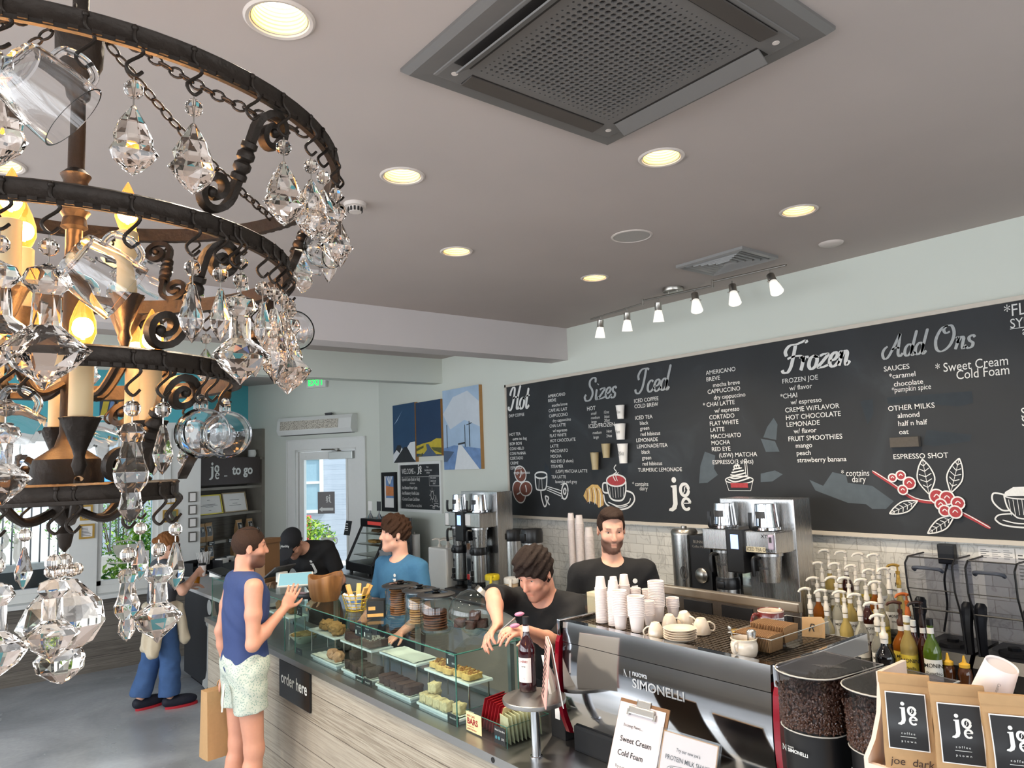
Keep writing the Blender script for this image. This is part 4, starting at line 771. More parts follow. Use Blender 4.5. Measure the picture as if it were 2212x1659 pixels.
# pictures round the windows
fg = mat('gilt_frame', (176, 140, 62), .4, .4, noise=.15); art = mat('small_landscape', (110, 120, 92), .7, noise=.5, nscale=22)
def wframe(x0, y0, x1, y1, fr, pic, lab, cat='picture', f_=.02, name='framed_picture'):
    p = ony(x0, y1, YW); q = ony(x1, y0, YW); t = thing(name, lab, cat, (p.x, YW, p.z)); w, h = q.x-p.x, q.z-p.z; m = MB()
    if fr:
        for a, b in (((0, -.025, 0), (w, 0, f_)), ((0, -.025, h-f_), (w, 0, h)), ((0, -.025, f_), (f_, 0, h-f_)), ((w-f_, -.025, f_), (w, 0, h-f_))): m.bx(a, b)
        m.build('frame', fr, t); m = MB()
    else: f_ = .002
    m.bx((f_, -.008, f_), (w-f_, 0, h-f_)); m.build('sheet', pic, t)
    if pic is paper_w:
        m = MB(); rnd = random.Random(int(x0)); [m.bx((w*.18, -.0088, h*(.2+.1*i)), (w*rnd.uniform(.5, .82), -.0082, h*(.2+.1*i)+.006)) for i in range(6)]; m.build('print', mat('print_grey', (90, 90, 92), .8), t)
wframe(172, 1090, 200, 1125, fg, paper_w, 'gilt framed certificate on the post between the windows, upper'); wframe(170, 1131, 204, 1165, fg, paper_w, 'dark gilt framed certificate on the post between the windows, lower')
wframe(354, 1062, 382, 1090, fg, paper_w, 'gilt framed picture at the right of the window, upper'); wframe(351, 1100, 384, 1129, fg, art, 'gilt framed landscape at the right of the window, lower')
wframe(352, 1134, 386, 1182, None, paper_w, 'white printed notice taped beside the window', 'notice', name='notice'); wframe(357, 1187, 374, 1214, None, paper_w, 'small white card taped beside the window above the counter', 'notice', name='notice'); wframe(376, 1187, 391, 1214, None, art, 'small colourful card taped beside the window above the counter', 'notice', name='notice')
wframe(290, 1188, 322, 1245, None, paper_w, 'white notice leaning in the window behind the person in jeans', 'notice', name='notice')
p = ony(215, 900, YW); q = ony(352, 868, YW); t = thing('striped_panel', 'navy, yellow and blue striped panel on the teal wall over the window', 'painting', (p.x, YW+.01, p.z)); w, h = q.x-p.x, q.z-p.z
m = MB(); m.bx((0, -.03, 0), (w, 0, h), 0)
for i in range(9): x = w*i/9; m.blot([(x, 0), (x+w/11, 0), (x+w/7, h), (x+w/7-w/11, h)], (0, -.031, 0), (1, 0, 0), (0, 0, 1), mi=1+i % 3)
m.build('canvas', [sky_n, py_, pblu, pgx], t)
# window decals: large white letters (read from outside, so mirrored here) and a cup
dm = MB(); P = lambda x, y: ony(x, y, YW+.06); o_ = P(66, 1222); k_ = P(66, 1127).z-o_.z
joe(dm, k_, (o_.x, YW+.0635, o_.z), (1, 0, 0), (0, 0, 1), mirror=-1); dm.build('window_lettering', dec, win1)
c_ = P(270, 1200); decal_cup((c_.x, YW+.062, c_.z), (1, 0, 0), (0, 0, 1), .26, 'cup_decal', win2)
# ------------------------------------------------------------------ outdoors
m = MB(); m.bx((-14, 9.7, -.12), (16, 40, -.02)); struct('ground_patio', m, mat('patio', (206, 202, 196), .8, noise=.1, nscale=3))
def hedge(name, label, c, size, n, seed, mts, leaf=.12, cat='shrub'):
    rnd = random.Random(seed); m = MB(); c = Vector(c)
    for i in range(int(n*1.5)):
        u = V(rnd.gauss(0, 1), rnd.gauss(0, 1), rnd.gauss(0, 1)).normalized()*(rnd.random()**.33); p = c+V(u.x*size[0], u.y*size[1], u.z*size[2])
        M = Euler((rnd.uniform(-1, 1), rnd.uniform(-1, 1), rnd.uniform(0, 6))).to_matrix(); s_ = leaf*rnd.uniform(.6, 1.3)
        m.add([p+M@V(-s_*.35, 0, 0), p+M@V(0, -s_*.2, s_*.08), p+M@V(s_*.65, 0, 0), p+M@V(0, s_*.2, s_*.08)], [(0, 1, 2, 3)], 0 if rnd.random() < .7 else 1)
    o = thing(name, label, cat, (c.x, c.y, -.02)); b = m; b.v = [(x-c.x, y-c.y, z+.02) for x, y, z in b.v]; b.build('foliage', mts, o)
    m = MB(); [m.tube([V(rnd.uniform(-.1, .1), 0, 0), V(rnd.uniform(-.3, .3)*size[0], rnd.uniform(-.3, .3), c.z+size[2]*.3)], [.02, .008], 6) for i in range(5)]; m.build('stem', mat('bark', (90, 74, 58), .8), o); return o
hedge('shrub', 'yellow green shrub outside the left window behind the lettering', (-.9, 13.2, .75), (.95, .6, .75), 2600, 1, (foil_y, foil_g))
hedge('shrub', 'bright green shrub outside the right window', (2.65, 11.4, .8), (.75, .5, .8), 2000, 2, (foil_y, foil_g))
hedge('shrub', 'tall dark green bush behind the fence outside the left window', (-.6, 17.4, 1.3), (2.2, .8, 1.3), 2600, 3, (foil_g, foil_y), .1)
hedge('shrub', 'green climbing bush behind the blue umbrella outside', (3.1, 17.3, 1.4), (1.3, .7, 1.3), 1800, 4, (foil_g, foil_y), .1)
hedge('shrub', 'low yellow green shrub seen through the door glass', (5.1, 13.6, .8), (1.2, .5, .55), 2200, 5, (foil_y, foil_g))
hedge('shrub', 'taller green shrub against the clapboard house', (4.7, 15.6, 1.0), (.9, .5, .95), 1800, 6, (foil_g, foil_y))
fe = thing('garden_fence', 'dark iron fence on a stone wall outside the left window', 'fence', (0, 15.6, -.02)); m = MB(); m.bx((-5, 0, 0), (3.4, .3, .7)); m.build('stone_wall', mat('stone', (168, 164, 160), .8, noise=.15), fe)
m = MB()
for i in range(60): x = -5+i*.14; m.bx((x, .1, .7), (x+.025, .125, 1.9))
m.bx((-5, .1, 1.8), (3.4, .13, 1.84)); m.build('railing', mat('iron', (70, 72, 78), .6), fe)
blue = mat('umbrella_blue', (30, 130, 205), .7, noise=.12, nscale=5)
def umbrella(label, p, r, z):
    t = thing('patio_umbrella', label, 'umbrella', (p[0], p[1], -.02)); m = MB(); n = 8; vs = [V(0, 0, z+r*.36)]; fs = []
    for i in range(n): a = 2*pi*i/n; vs.append(V(r*cos(a), r*sin(a), z))
    for i in range(n): fs.append((0, 1+i, 1+(i+1) % n))
    for i in range(n): a = vs[1+i]; vs.append(a-V(0, 0, .14)); 
    for i in range(n): fs.append((1+i, 9+i, 9+(i+1) % n, 1+(i+1) % n))
    m.add(vs, fs); m.build('canopy', blue, t); m = MB(); m.cyl((0, 0, 0), (0, 0, z+r*.36), .022); m.build('pole', mat('pole_wood', (140, 100, 66), .6), t, True); m = MB(); m.lathe([(0, 0), (.25, 0), (.25, .06), (.04, .09), (0, .09)], 20); m.build('base', dark_grey, t); return t
umbrella('big blue patio umbrella outside the left window', (.42, 11.05), 1.2, 2.02); umbrella('blue patio umbrella edge seen in the right window', (1.75, 13.7), 1.25, 1.95)
hs = thing('clapboard_house', 'pale blue grey clapboard house seen through the door glass', 'building', (6.2, 17.6, -.02), R_(-38))
m = MB(); m.bx((-4, 0, 0), (4, .3, 5)); m.build('wall', clap, hs)
for x in (-1.1, .55): m = MB(); m.bx((x, -.05, 0), (x+.16, .0, 5)); m.build('corner_board', white, hs)
m = MB(); m.box((-.25, -.06, 3.05), (1.9, .08, .12), Euler((0, R_(24), 0))); m.bx((-2.6, -.06, 2.95), (-1.0, 0, 3.15)); m.build('rake_board', white, hs)
for x in (-.7, 1.2):
    m = MB(); 
    for a, b in (((x-.36, -.06, 1.2), (x-.28, 0, 2.5)), ((x+.28, -.06, 1.2), (x+.36, 0, 2.5)), ((x-.36, -.06, 2.42), (x+.36, 0, 2.52)), ((x-.4, -.08, 1.15), (x+.4, 0, 1.22)), ((x-.28, -.05, 1.84), (x+.28, 0, 1.9))): m.bx(a, b)
    f = m.build('window_frame', white, hs); m = MB(); m.bx((x-.28, -.02, 1.2), (x+.28, -.01, 2.42)); m.build('pane', mat('far_pane', (150, 176, 190), .15), f)
m = MB(); m.bx((-1.5, -.12, 1.75), (-1.38, 0, 2.05)); m.build('wall_lantern', dark_grey, hs)
h2 = thing('neighbour_house', 'white clapboard building far outside the windows', 'building', (-1, 20, -.02)); m = MB(); m.bx((-6, 0, 0), (2.6, .3, 4.2)); m.build('wall', mat('far_wall', (214, 214, 214), .7), h2); m = MB(); m.poly([(-6.2, -.4, 4.2), (2.8, -.4, 4.2), (2.8, 2, 6), (-6.2, 2, 6)], (0, 0, .1)); m.build('roof', mat('far_roof', (120, 116, 116), .8), h2)
for x in (-3.5, -1, 1.4): m = MB(); m.bx((x, -.03, 1.2), (x+.8, 0, 2.6)); m.build('window', mat('far_pane', (150, 176, 190), .15), h2)
t = thing('bistro_table', 'round bistro table on the patio outside the door', 'table', (4.7, 11.9, -.02)); m = MB(); m.lathe([(0, .72), (.34, .72), (.35, .735), (.34, .75), (0, .75)], 28); m.build('tabletop', mat('table_stone', (206, 200, 190), .5), t, True); m = MB(); m.cyl((0, 0, 0), (0, 0, .72), .03); m.lathe([(0, 0), (.22, 0), (.2, .02), (0, .03)], 20); m.build('pedestal', dark_grey, t, True)
bc = mat('bistro_metal', (120, 130, 146), .5, .3)
def bistro(label, p, rz):
    t = thing('bistro_chair', label, 'chair', p, rz, 'bistro chairs on the patio'); m = MB(); m.bx((-.2, -.2, .43), (.2, .2, .46), None, .01); m.build('seat', bc, t)
    for a in (-1, 1):
        m = MB(); m.tube([(a*.18, -.18, .44), (a*.2, -.22, 0)], .012); m.build('leg', bc, t); m = MB(); m.tube([(a*.18, .18, .44), (a*.2, .24, 0)], .012); m.build('leg', bc, t)
    m = MB(); m.tube(catmull([(-.19, .18, .44), (-.2, .22, .7), (-.12, .24, .86), (.12, .24, .86), (.2, .22, .7), (.19, .18, .44)], 5), .011)
    for x in (-.1, 0, .1): m.tube([(x, .2, .46), (x, .24, .86)], .007)
    m.build('backrest', bc, t)
bistro('metal bistro chair outside, right of the round table', (5.35, 12.2, -.02), 1.9); bistro('metal bistro chair outside behind the round table', (4.1, 12.7, -.02), .3)
t = thing('patio_chair', 'dark mesh patio chair back outside the left window', 'chair', (.95, 10.1, -.02), .2); m = MB()
m.loft([[V(x*(.3-.06*abs(z-.8)), .02+.05*x*x+e, z) for x in (-1, -.5, 0, .5, 1)]+[V(x*(.3-.06*abs(z-.8)), .05+.05*x*x+e, z) for x in (1, .5, 0, -.5, -1)] for z, e in ((.46, 0), (.7, .03), (.95, .07), (1.06, .1), (1.12, .12))]); m.build('backrest', dark_grey, t, True)
m = MB(); m.bx((-.28, -.42, .43), (.28, .06, .47), None, .02); m.build('seat', dark_grey, t)
for a, b in ((-1, -.38), (1, -.38), (-1, .02), (1, .02)): m = MB(); m.cyl((a*.26, b, 0), (a*.26, b, .45), .014); m.build('leg', dark_grey, t)
t = thing('newspaper_box', 'red box outside beyond the shrub by the clapboard house', 'box', (5.75, 14.4, -.02), -.6); m = MB(); m.bx((-.35, -.2, .3), (.35, .2, 1.25), None, .03); m.build('body', mat('red_box', (200, 52, 60), .5), t)
for a in (-.28, .28): m = MB(); m.bx((a-.03, -.15, 0), (a+.03, .15, .3)); m.build('leg', dark_grey, t)
# ------------------------------------------------------------------ service counter
CX, CY0, CY1, LZ = 1.87, -.8, 6.50, .945
ct = thing('service_counter', 'long service counter faced with pale weathered planks and a steel top', 'counter', (CX, (CY0+CY1)/2, 0)); yo = (CY0+CY1)/2
m = MB(); m.bx((0, 2.42-yo, .0), (.49, CY1-yo, LZ-.035)); m.bx((0, CY0-yo, .0), (.86, 2.42-yo, LZ-.035)); m.build('plank_front', counter_wood, ct)
m = MB(); m.bx((-.025, 2.42-yo, LZ-.035), (.51, CY1-yo+.02, LZ)); m.bx((-.025, CY0-yo, LZ-.035), (.88, 2.42-yo, LZ)); m.build('steel_top', steel_x, ct)
m = MB(); m.bx((-.03, CY0-yo, 0), (.0, CY1-yo+.02, .13)); m.build('plinth', counter_wood, ct)
p = onx(1064, 1630, CX-.026); m = MB(); m.cyl((0, 0, 0), (-.002, 0, 0), .011); o = m.build('cable_hole', black_m, ct); o.location = (-.025, p.y-yo, LZ-.018)
m = MB(); p = onx(1120, 1653, CX); m.bx((.04, CY0-yo+1, LZ-.012), (.30, 2.35-yo, LZ+.001)); 
p = onx(641, 1456, CX-.02); od = thing('order_sign', 'black order here sign fixed to the plank front of the counter', 'sign', (CX-.004, onx(608, 1440, CX).y, .668), -pi/2); w = onx(608, 1440, CX).y-onx(674, 1480, CX).y
m = MB(); m.bx((0, -.012, 0), (w, 0, .235), None, .004); m.build('sign_board', mat('gloss_black', (26, 26, 28), .18, noise=.1), od); m = MB(); m.text('order here', .075, (w/2, -.0128, .095), (1, 0, 0), (0, 0, 1), bold=.02, align='CENTER', sx=.92); m.build('sign_lettering', white, od)
# pick-up counter at the far end with its black end panel
pk = thing('pickup_counter', 'pick-up counter with pale top and black front panel at the far end', 'counter', (2.2, 7.7, 0))
m = MB(); m.bx((0, -1.165, .06), (.42, .80, .94)); m.build('front_panel', mat('panel_black', (40, 42, 46), .45, noise=.2, nscale=5), pk)
m = MB(); m.bx((.05, -1.165, 0), (.42, .72, .06)); m.build('plinth', black_m, pk)
m = MB(); m.bx((-.05, -1.165, .94), (.46, 1.24, .972), None, .006); m.build('top', mat('pale_laminate', (206, 204, 204), .3, noise=.06, nscale=20), pk)
m = MB(); m.bx((.36, .9, 0), (.42, 1.2, .94)); m.build('support', white, pk)
m = MB(); joe(m, .86, (-.001, .13, .05), (0, -1, 0), (0, 0, 1)); m.build('emblem', white, pk)
# glass display cases
cf = mat('case_frame', (150, 158, 160), .3, .7)
def case(label, x0, x1, y0, y1, z1):
    t = thing('display_case', label, 'display case', (x0, y0, LZ)); h = z1-LZ; w = x1-x0; L = y1-y0
    def panel(name, a, b, edge):
        m = MB(); m.bx(a, b); g = m.build(name, glass, t); m = MB(); [m.tube([p, q], .0035, 6) for p, q in edge]; m.build('polished_edge', glass_edge, g)
    panel('front_glass', (0, .0, 0), (.006, L, h-.006), [((.003, 0, 0), (.003, 0, h)), ((.003, L, 0), (.003, L, h))])
    panel('top_glass', (-.004, -.004, h-.006), (w, L+.004, h), [((-.004, -.004, h-.003), (-.004, L, h-.003)), ((-.004, -.004, h-.003), (w, -.004, h-.003)), ((w, 0, h-.003), (w, L, h-.003))])
    panel('end_glass', (.006, -.0, 0), (w-.02, .006, h-.006), [((w-.02, .003, 0), (w-.02, .003, h))])
    panel('end_glass', (.006, L-.006, 0), (w-.02, L, h-.006), [((w-.02, L, 0), (w-.02, L, h))])
    for yy in (.06, L/2, L-.06): m = MB(); m.bx((w-.03, yy-.012, 0), (w-.005, yy+.012, h-.006)); m.build('rear_post', cf, t)
    m = MB(); m.bx((w-.03, 0, 0), (w, L, .018)); m.bx((w-.03, 0, h-.024), (w-.004, L, h-.006)); m.build('rear_rail', cf, t)
    for yy in ([L*.5] if L > 1.7 else []): m = MB(); m.bx((.0065, yy-.002, 0), (.0085, yy+.002, h)); m.build('glass_joint', glass_edge, t)
    return t
GX, GY0, GY1, GZ = 1.92, 2.88, 4.77, 1.268
dc1 = case('long glass pastry case filled with brownies and bars on the plank counter', GX, 2.31, GY0, GY1, GZ); dc2 = case('second glass case beside the person in the tank top', 1.885, 2.30, 4.86, 6.46, 1.275)
def board(name, label, x, y, z, legs=True, w=.145, L=.40, mt=None):
    t = thing(name, label, 'tray', (x, y, LZ if legs else LZ), 0, 'serving boards in the glass case'); zz = z-LZ
    m = MB(); m.bx((-w/2, -L/2, zz-.012), (w/2, L/2, zz), None, .003); m.build('marble_board', mt or marble_w, t)
    if legs:
        for a in (-1, 1):
            for b in (-1, 1): m = MB(); m.cyl((a*(w/2-.015), b*(L/2-.02), 0), (a*(w/2-.015), b*(L/2-.02), zz-.012), .0045, n=8); m.build('leg', nickel, t, True)
    else: m = MB(); m.bx((-w/2+.01, -L/2+.01, 0), (w/2-.01, L/2-.01, zz-.012)); m.build('base', marble_w, t)
    return t
PB = {'A': (2.085, 4.565, 1.085), 'B': (2.07, 4.05, 1.10), 'C': (2.10, 3.61, 1.10), 'D': (2.10, 3.13, 1.10), 'E': (1.982, 4.36, .972), 'F': (1.982, 3.92, .972), 'G': (1.982, 3.50, .972), 'H': (1.982, 3.07, .972)}
BL = {'A': 'raised marble board carrying three rough coconut mounds', 'B': 'raised marble board carrying chunky brownies and an iced slab', 'C': 'empty raised white board with parchment in the middle of the case', 'D': 'raised board carrying nut topped bars at the near end of the case', 'E': 'low board with two wrapped rolls on paper', 'F': 'low board carrying dark chocolate loaf slices', 'G': 'low board carrying a row of brownies under the empty tray', 'H': 'low board carrying pale crumb blocks at the near end'}
for k, (x, y, z) in PB.items(): board('serving_board', BL[k], x, y, z, k in 'ABCD', *((.145, .40) if k in 'ABCD' else (.098, .37)))
parch = mat('parchment', (214, 216, 210), .8, noise=.05)
def sheet(label, x, y, z, w, L, seed):
    rnd = random.Random(seed); m = MB(); n = 8; vs = []
    for i in range(n+1):
        for j in range(n+1): e = max(abs(i-n/2), abs(j-n/2))/(n/2); vs.append(((i/n-.5)*w, (j/n-.5)*L, .002+.012*max(0, e-.72)*rnd.uniform(.2, 1.6)))
    m.add(vs, [(i*(n+1)+j, (i+1)*(n+1)+j, (i+1)*(n+1)+j+1, i*(n+1)+j+1) for i in range(n) for j in range(n)]); vb = [(a, b, c-.0015) for a, b, c in vs]; m.add(vb, [(i*(n+1)+j, i*(n+1)+j+1, (i+1)*(n+1)+j+1, (i+1)*(n+1)+j) for i in range(n) for j in range(n)])
    tag(m.build('parchment_sheet', parch, loc=(x, y, z), smooth=True), label, 'paper', 'parchment sheets in the case')
for k, s in zip('BCEFGH', range(6)): sheet('white parchment sheet under the '+{'B': 'brownie chunks and iced slab', 'C': 'empty space on the raised white board', 'E': 'two wrapped rolls', 'F': 'dark chocolate loaf slices', 'G': 'row of brownies', 'H': 'pale crumb blocks'}[k], PB[k][0], PB[k][1], PB[k][2]+.002, .15 if k in 'BC' else .094, .35, s)
def lump(size, seed, rough=.18, n=3, flat=.35):
    """an irregular rounded block"""
    rnd = random.Random(seed); bm = bmesh.new(); bmesh.ops.create_cube(bm, size=1); bmesh.ops.bevel(bm, geom=bm.edges[:], offset=flat*.3, segments=1, affect='EDGES'); bmesh.ops.triangulate(bm, faces=bm.faces[:]); bmesh.ops.subdivide_edges(bm, edges=bm.edges[:], cuts=n, use_grid_fill=True)
    m = MB(); off = Vector((seed*3.7, seed*1.3, 0))
    from mathutils import noise as N
    for v in bm.verts: k = 1+rough*N.noise(v.co*4+off)+rough*.6*N.noise(v.co*11+off); v.co = V(v.co.x*k*size[0], v.co.y*k*size[1], (v.co.z*k+.5)*size[2])
    bm.verts.index_update(); m.add([v.co for v in bm.verts], [[v.index for v in f.verts] for f in bm.faces]); bm.free(); return m
def food(name, rgb, label, cat, pts, size, group, seed, rough=.16, flat=.3, topping=None, labels=None):
    mt = mat('food_'+name, rgb, .75, noise=.3, nscale=60, bump=.5); m = lump(size, seed, rough, 3, flat)
    pts = [(q[0], q[1], q[2]+.006)+tuple(q[3:]) for q in pts]; src = thing(name, label, cat, pts[0][:3], pts[0][3] if len(pts[0]) > 3 else 0, group); m.build('crumb', mt, src, 60)
    if topping:
        rnd = random.Random(seed); m = MB()
        for i in range(topping[1]): m.sph((rnd.uniform(-.42, .42)*size[0], rnd.uniform(-.42, .42)*size[1], size[2]*(1.0+rnd.uniform(-.02, .1))), rnd.uniform(.004, .008), 6, (1, rnd.uniform(.6, 1), .7))
        m.build('topping', topping[0], src)
    for i, q in enumerate(pts[1:], 1):
        dup(src, q[:3], (0, 0, q[3] if len(q) > 3 else i*.7), labels[i] if labels else None)
    if labels: src['label'] = labels[0]
A = PB['A']; food('coconut_mound', (150, 112, 66), '', 'pastry', [(A[0]-.01, A[1]+.05, A[2], .2), (A[0]+.0, A[1]-.055, A[2], 1.4), (A[0]-.02, A[1]-.152, A[2], 2.2)], (.078, .082, .062), 'coconut mounds', 3, .35, .8, None, ['rough coconut mound on the raised board, leftmost of three', 'rough coconut mound on the raised board, middle of three', 'rough coconut mound on the raised board, nearest of three'])
b = PB['B']; br = (62, 38, 30)
food('brownie_chunk', br, '', 'brownie', [(b[0]+.02, b[1]+.13, b[2], .1), (b[0]+.02, b[1]+.04, b[2], .3), (b[0]-.045, b[1]+.12, b[2], 0), (b[0]-.045, b[1]+.06, b[2], .6), (b[0]-.05, b[1]-.01, b[2], .2), (b[0]-.01, b[1]+.12, b[2]+.05, .4), (b[0]-.005, b[1]+.05, b[2]+.05, .2)], (.05, .055, .05), 'brownie chunks on the raised board', 5, .1, .25, None, ['dark brownie chunk on the raised board, '+q for q in ('back row far end', 'back row near end', 'front row far end', 'front row second', 'front row third beside the slab', 'stacked on top, farther', 'stacked on top, nearer')])
food('iced_slab', (74, 52, 46), 'dark slab cake with pale icing on the raised board beside the brownies', 'cake', [(b[0]-.01, b[1]-.12, b[2], 0)], (.12, .13, .04), None, 8, .06, .15, (mat('icing', (150, 146, 138), .6), 60))
e = PB['E']; food('wrapped_roll', (176, 132, 100), '', 'pastry', [(e[0], e[1]-.04, e[2], 0), (e[0], e[1]-.125, e[2], 1)], (.068, .07, .058), 'rolls wrapped in film', 9, .2, .9, None, ['sugared roll in clear film on the low board, farther one', 'sugared roll in clear film on the low board, nearer one'])
f = PB['F']; food('loaf_slice', (52, 36, 32), '', 'cake', [(f[0]+.0, f[1]+.12, f[2], .05), (f[0]-.0, f[1]+.06, f[2], 0), (f[0]-.01, f[1]-.0, f[2], .02), (f[0]-.01, f[1]-.07, f[2], .05), (f[0]-.0, f[1]-.14, f[2], 0), (f[0]+.02, f[1]+.1, f[2]+.05, .1)], (.092, .052, .05), 'chocolate loaf slices', 11, .08, .2, None, ['chocolate loaf slice on the low board, '+q for q in ('farthest', 'second from far end', 'third from far end', 'fourth from far end', 'nearest', 'stacked on top')])
g = PB['G']; food('brownie', (66, 42, 36), '', 'brownie', [(g[0]+.005, g[1]+.13, g[2], 0), (g[0], g[1]+.065, g[2], .06), (g[0], g[1]-.0, g[2], .03), (g[0]-.005, g[1]-.07, g[2], -.04), (g[0], g[1]-.14, g[2], .05)], (.09, .056, .045), 'brownies on the low board', 13, .12, .25, None, ['square brownie under the empty tray, '+q for q in ('farthest', 'second from far end', 'middle', 'second from near end', 'nearest')])
hh_ = PB['H']; food('crumb_block', (196, 178, 138), '', 'cake', [(hh_[0]+.027, hh_[1]+.13, hh_[2], 0), (hh_[0]-.026, hh_[1]+.13, hh_[2], 0), (hh_[0]-.026, hh_[1]+.07, hh_[2], 0), (hh_[0]-.026, hh_[1]+.008, hh_[2], .05), (hh_[0]-.026, hh_[1]-.055, hh_[2], 0), (hh_[0]-.0, hh_[1]+.09, hh_[2]+.05, .2), (hh_[0]+.0, hh_[1]-.125, hh_[2], .1)], (.048, .056, .045), 'pale crumb blocks', 17, .16, .3, None, ['pale crumb block on the low board, '+q for q in ('far back corner', 'far front corner', 'front row second', 'front row third', 'front row nearest', 'on top of the others', 'near back corner')])
d = PB['D']; nut = mat('chopped_nut', (150, 104, 60), .7, noise=.3, nscale=90)
food('nut_bar', (206, 168, 104), '', 'pastry', [(d[0]-.01, d[1]+.15, d[2], .1), (d[0]-.02, d[1]+.076, d[2], 0), (d[0]-.025, d[1]+.002, d[2], .05), (d[0]-.01, d[1]-.072, d[2], .05), (d[0]-.015, d[1]-.148, d[2], .05)], (.085, .064, .028), 'nut topped bars', 19, .08, .2, (nut, 46), ['nut topped bar on the raised near board, '+q for q in ('farthest', 'second', 'middle front', 'middle back', 'nearest the case end')])
food('dark_loaf', (74, 66, 58), 'dark round loaf at the back of the low shelf, far end of the case', 'cake', [(2.215, 4.59, LZ, 0)], (.10, .2, .11), None, 23, .2, .5)
def pricetag(px0, py0, px1, py1, x, txt, group, lab):
    p = onx(px0, py1, x); q = onx(px1, py0, x); t = thing('price_card', lab, 'price tag', (x, p.y, p.z), -pi/2, group); w = abs(q.y-p.y); h = abs(q.z-p.z)
    m = MB(); m.bx((0, -.001, 0), (w, .001, h)); m.build('card', card_b, t)
    m = MB(); m.text(txt, h*.11, (w/2, -.0016, h*.74), (1, 0, 0), (0, 0, 1), align='CENTER', sx=.85); m.bx((w*.1, -.0018, h*.14), (w*.2, -.0012, h*.46)); m.text('$4.95', h*.13, (w*.55, -.0016, h*.2), (1, 0, 0), (0, 0, 1), sx=.8); m.build('card_lettering', white, t)
c1 = lambda x, y: (580+x*.27125, 1230+y*.27125)
for a, b, c, d_, tx_, lab in ((690, 447, 752, 522, 'Pecan Brownie', 'black price card hanging at the top of the case, left of a pair'), (758, 466, 820, 545, 'Seven Layer', 'black price card hanging at the top of the case, right of a pair'), (1415, 668, 1500, 765, 'Raspberry Bar', 'black Raspberry Bar price card at the top near corner of the case'), (695, 872, 755, 962, 'Banana Bread', 'black price card standing at the foot of the case, left of a pair'), (760, 893, 823, 982, 'Brownie (GF)', 'black price card standing at the foot of the case, right of a pair'), (1430, 1175, 1514, 1285, 'Almond Bar', 'black Almond Bar price card at the foot of the near corner'), (226, 303, 267, 362, 'Coconut', 'small black price card at the top far corner of the case'), (220, 642, 267, 712, 'Macaroon', 'small black price card at the foot of the far corner')):
    p0 = c1(a, b); p1 = c1(c, d_); pricetag(p0[0], p0[1], p1[0], p1[1], GX+.012, tx_, 'black price cards in the case', lab)
# second case contents (partly behind the customer)
t = thing('bowl', 'white bowl of granola in the far glass case', 'bowl', (2.08, 5.0, LZ)); m = MB(); m.lathe([(0, 0), (.05, 0), (.095, .05), (.1, .06), (.092, .058), (.045, .012), (0, .01)], 28); m.build('bowl_body', ceramic, t, True); m = lump((.15, .15, .04), 31, .3, 3, .8); o = m.build('granola', mat('granola', (160, 120, 70), .8, noise=.5, nscale=90, bump=.6), t); o.location = (0, 0, .03); o['kind'] = 'stuff'
board('serving_board', 'raised marble board in the far glass case', 2.1, 5.35, 1.10); food('muffin', (120, 84, 50), '', 'pastry', [(2.1, 5.25, 1.10), (2.09, 5.36, 1.10), (2.1, 5.47, 1.10)], (.075, .075, .07), 'muffins in the far case', 37, .2, .8, None, ['brown muffin in the far glass case, '+q for q in ('nearest', 'middle', 'farthest')])
board('serving_board', 'low board in the far glass case near its left end', 2.06, 6.1, .97, False); food('scone', (176, 130, 80), '', 'pastry', [(2.05, 5.98, .97), (2.06, 6.1, .97), (2.05, 6.22, .97)], (.09, .08, .05), 'scones in the far case', 41, .25, .7, None, ['pale scone in the far glass case, '+q for q in ('nearest', 'middle', 'farthest')])
# ---------------- on top of the case
def topp(px, py, z=GZ): return onz(px, py, z)
p = topp(705, 1296); t = thing('wooden_vessel', 'rough open brown wooden vessel carved from a trunk on the glass case', 'bowl', p); W2 = wpx(78, p)/2; H2 = zof(705, 1243, p)-GZ
vw = NT('carved_wood'); vw.b.inputs['Roughness'].default_value = .42; nz = vw.n('TexNoise', Scale=5., Detail=8, Distortion=1.5); vw.l(vw.coord((1, 1, .35)), nz.inputs['Vector']); vw.col(vw.ramp(nz.outputs['Fac'], ((.3, (92, 60, 32)), (.5, (140, 96, 54)), (.7, (170, 124, 76)))))
m = MB(); wob = lambda a, z: 1+.06*sin(2*a+.7)+.04*sin(5*a)+.05*sin(3*a+9*z)
pr = [(0, 0), (W2*.72, 0), (W2*.86, H2*.2), (W2*.97, H2*.6), (W2, H2*.96), (W2*.97, H2), (W2*.9, H2*.97), (W2*.84, H2*.5), (W2*.6, H2*.2), (0, H2*.16)]; m.lathe(pr, 40, wob=wob, squash=(.95, 1.05)); 
m.v = [(x, y, z+(.012*sin(3*math.atan2(y, x)+.6) if z > H2*.9 else 0)) for x, y, z in m.v]; m.build('vessel_body', vw.m, t, True)
p = topp(659, 1293); t = thing('card_reader', 'small black card reader left of the wooden vessel', 'card reader', p, .5); m = MB(); m.box((0, 0, .018), (.085, .15, .034), None, .012); m.build('casing', black_p, t, True); m = MB(); m.box((0, .02, .0355), (.06, .07, .002)); m.build('screen', mat('reader_screen', (140, 60, 76), .2), t); m = MB(); [m.box((-.018+.018*i, -.03-.015*j, .0355), (.012, .009, .002)) for i in range(3) for j in range(3)]; m.build('keypad', dark_grey, t)
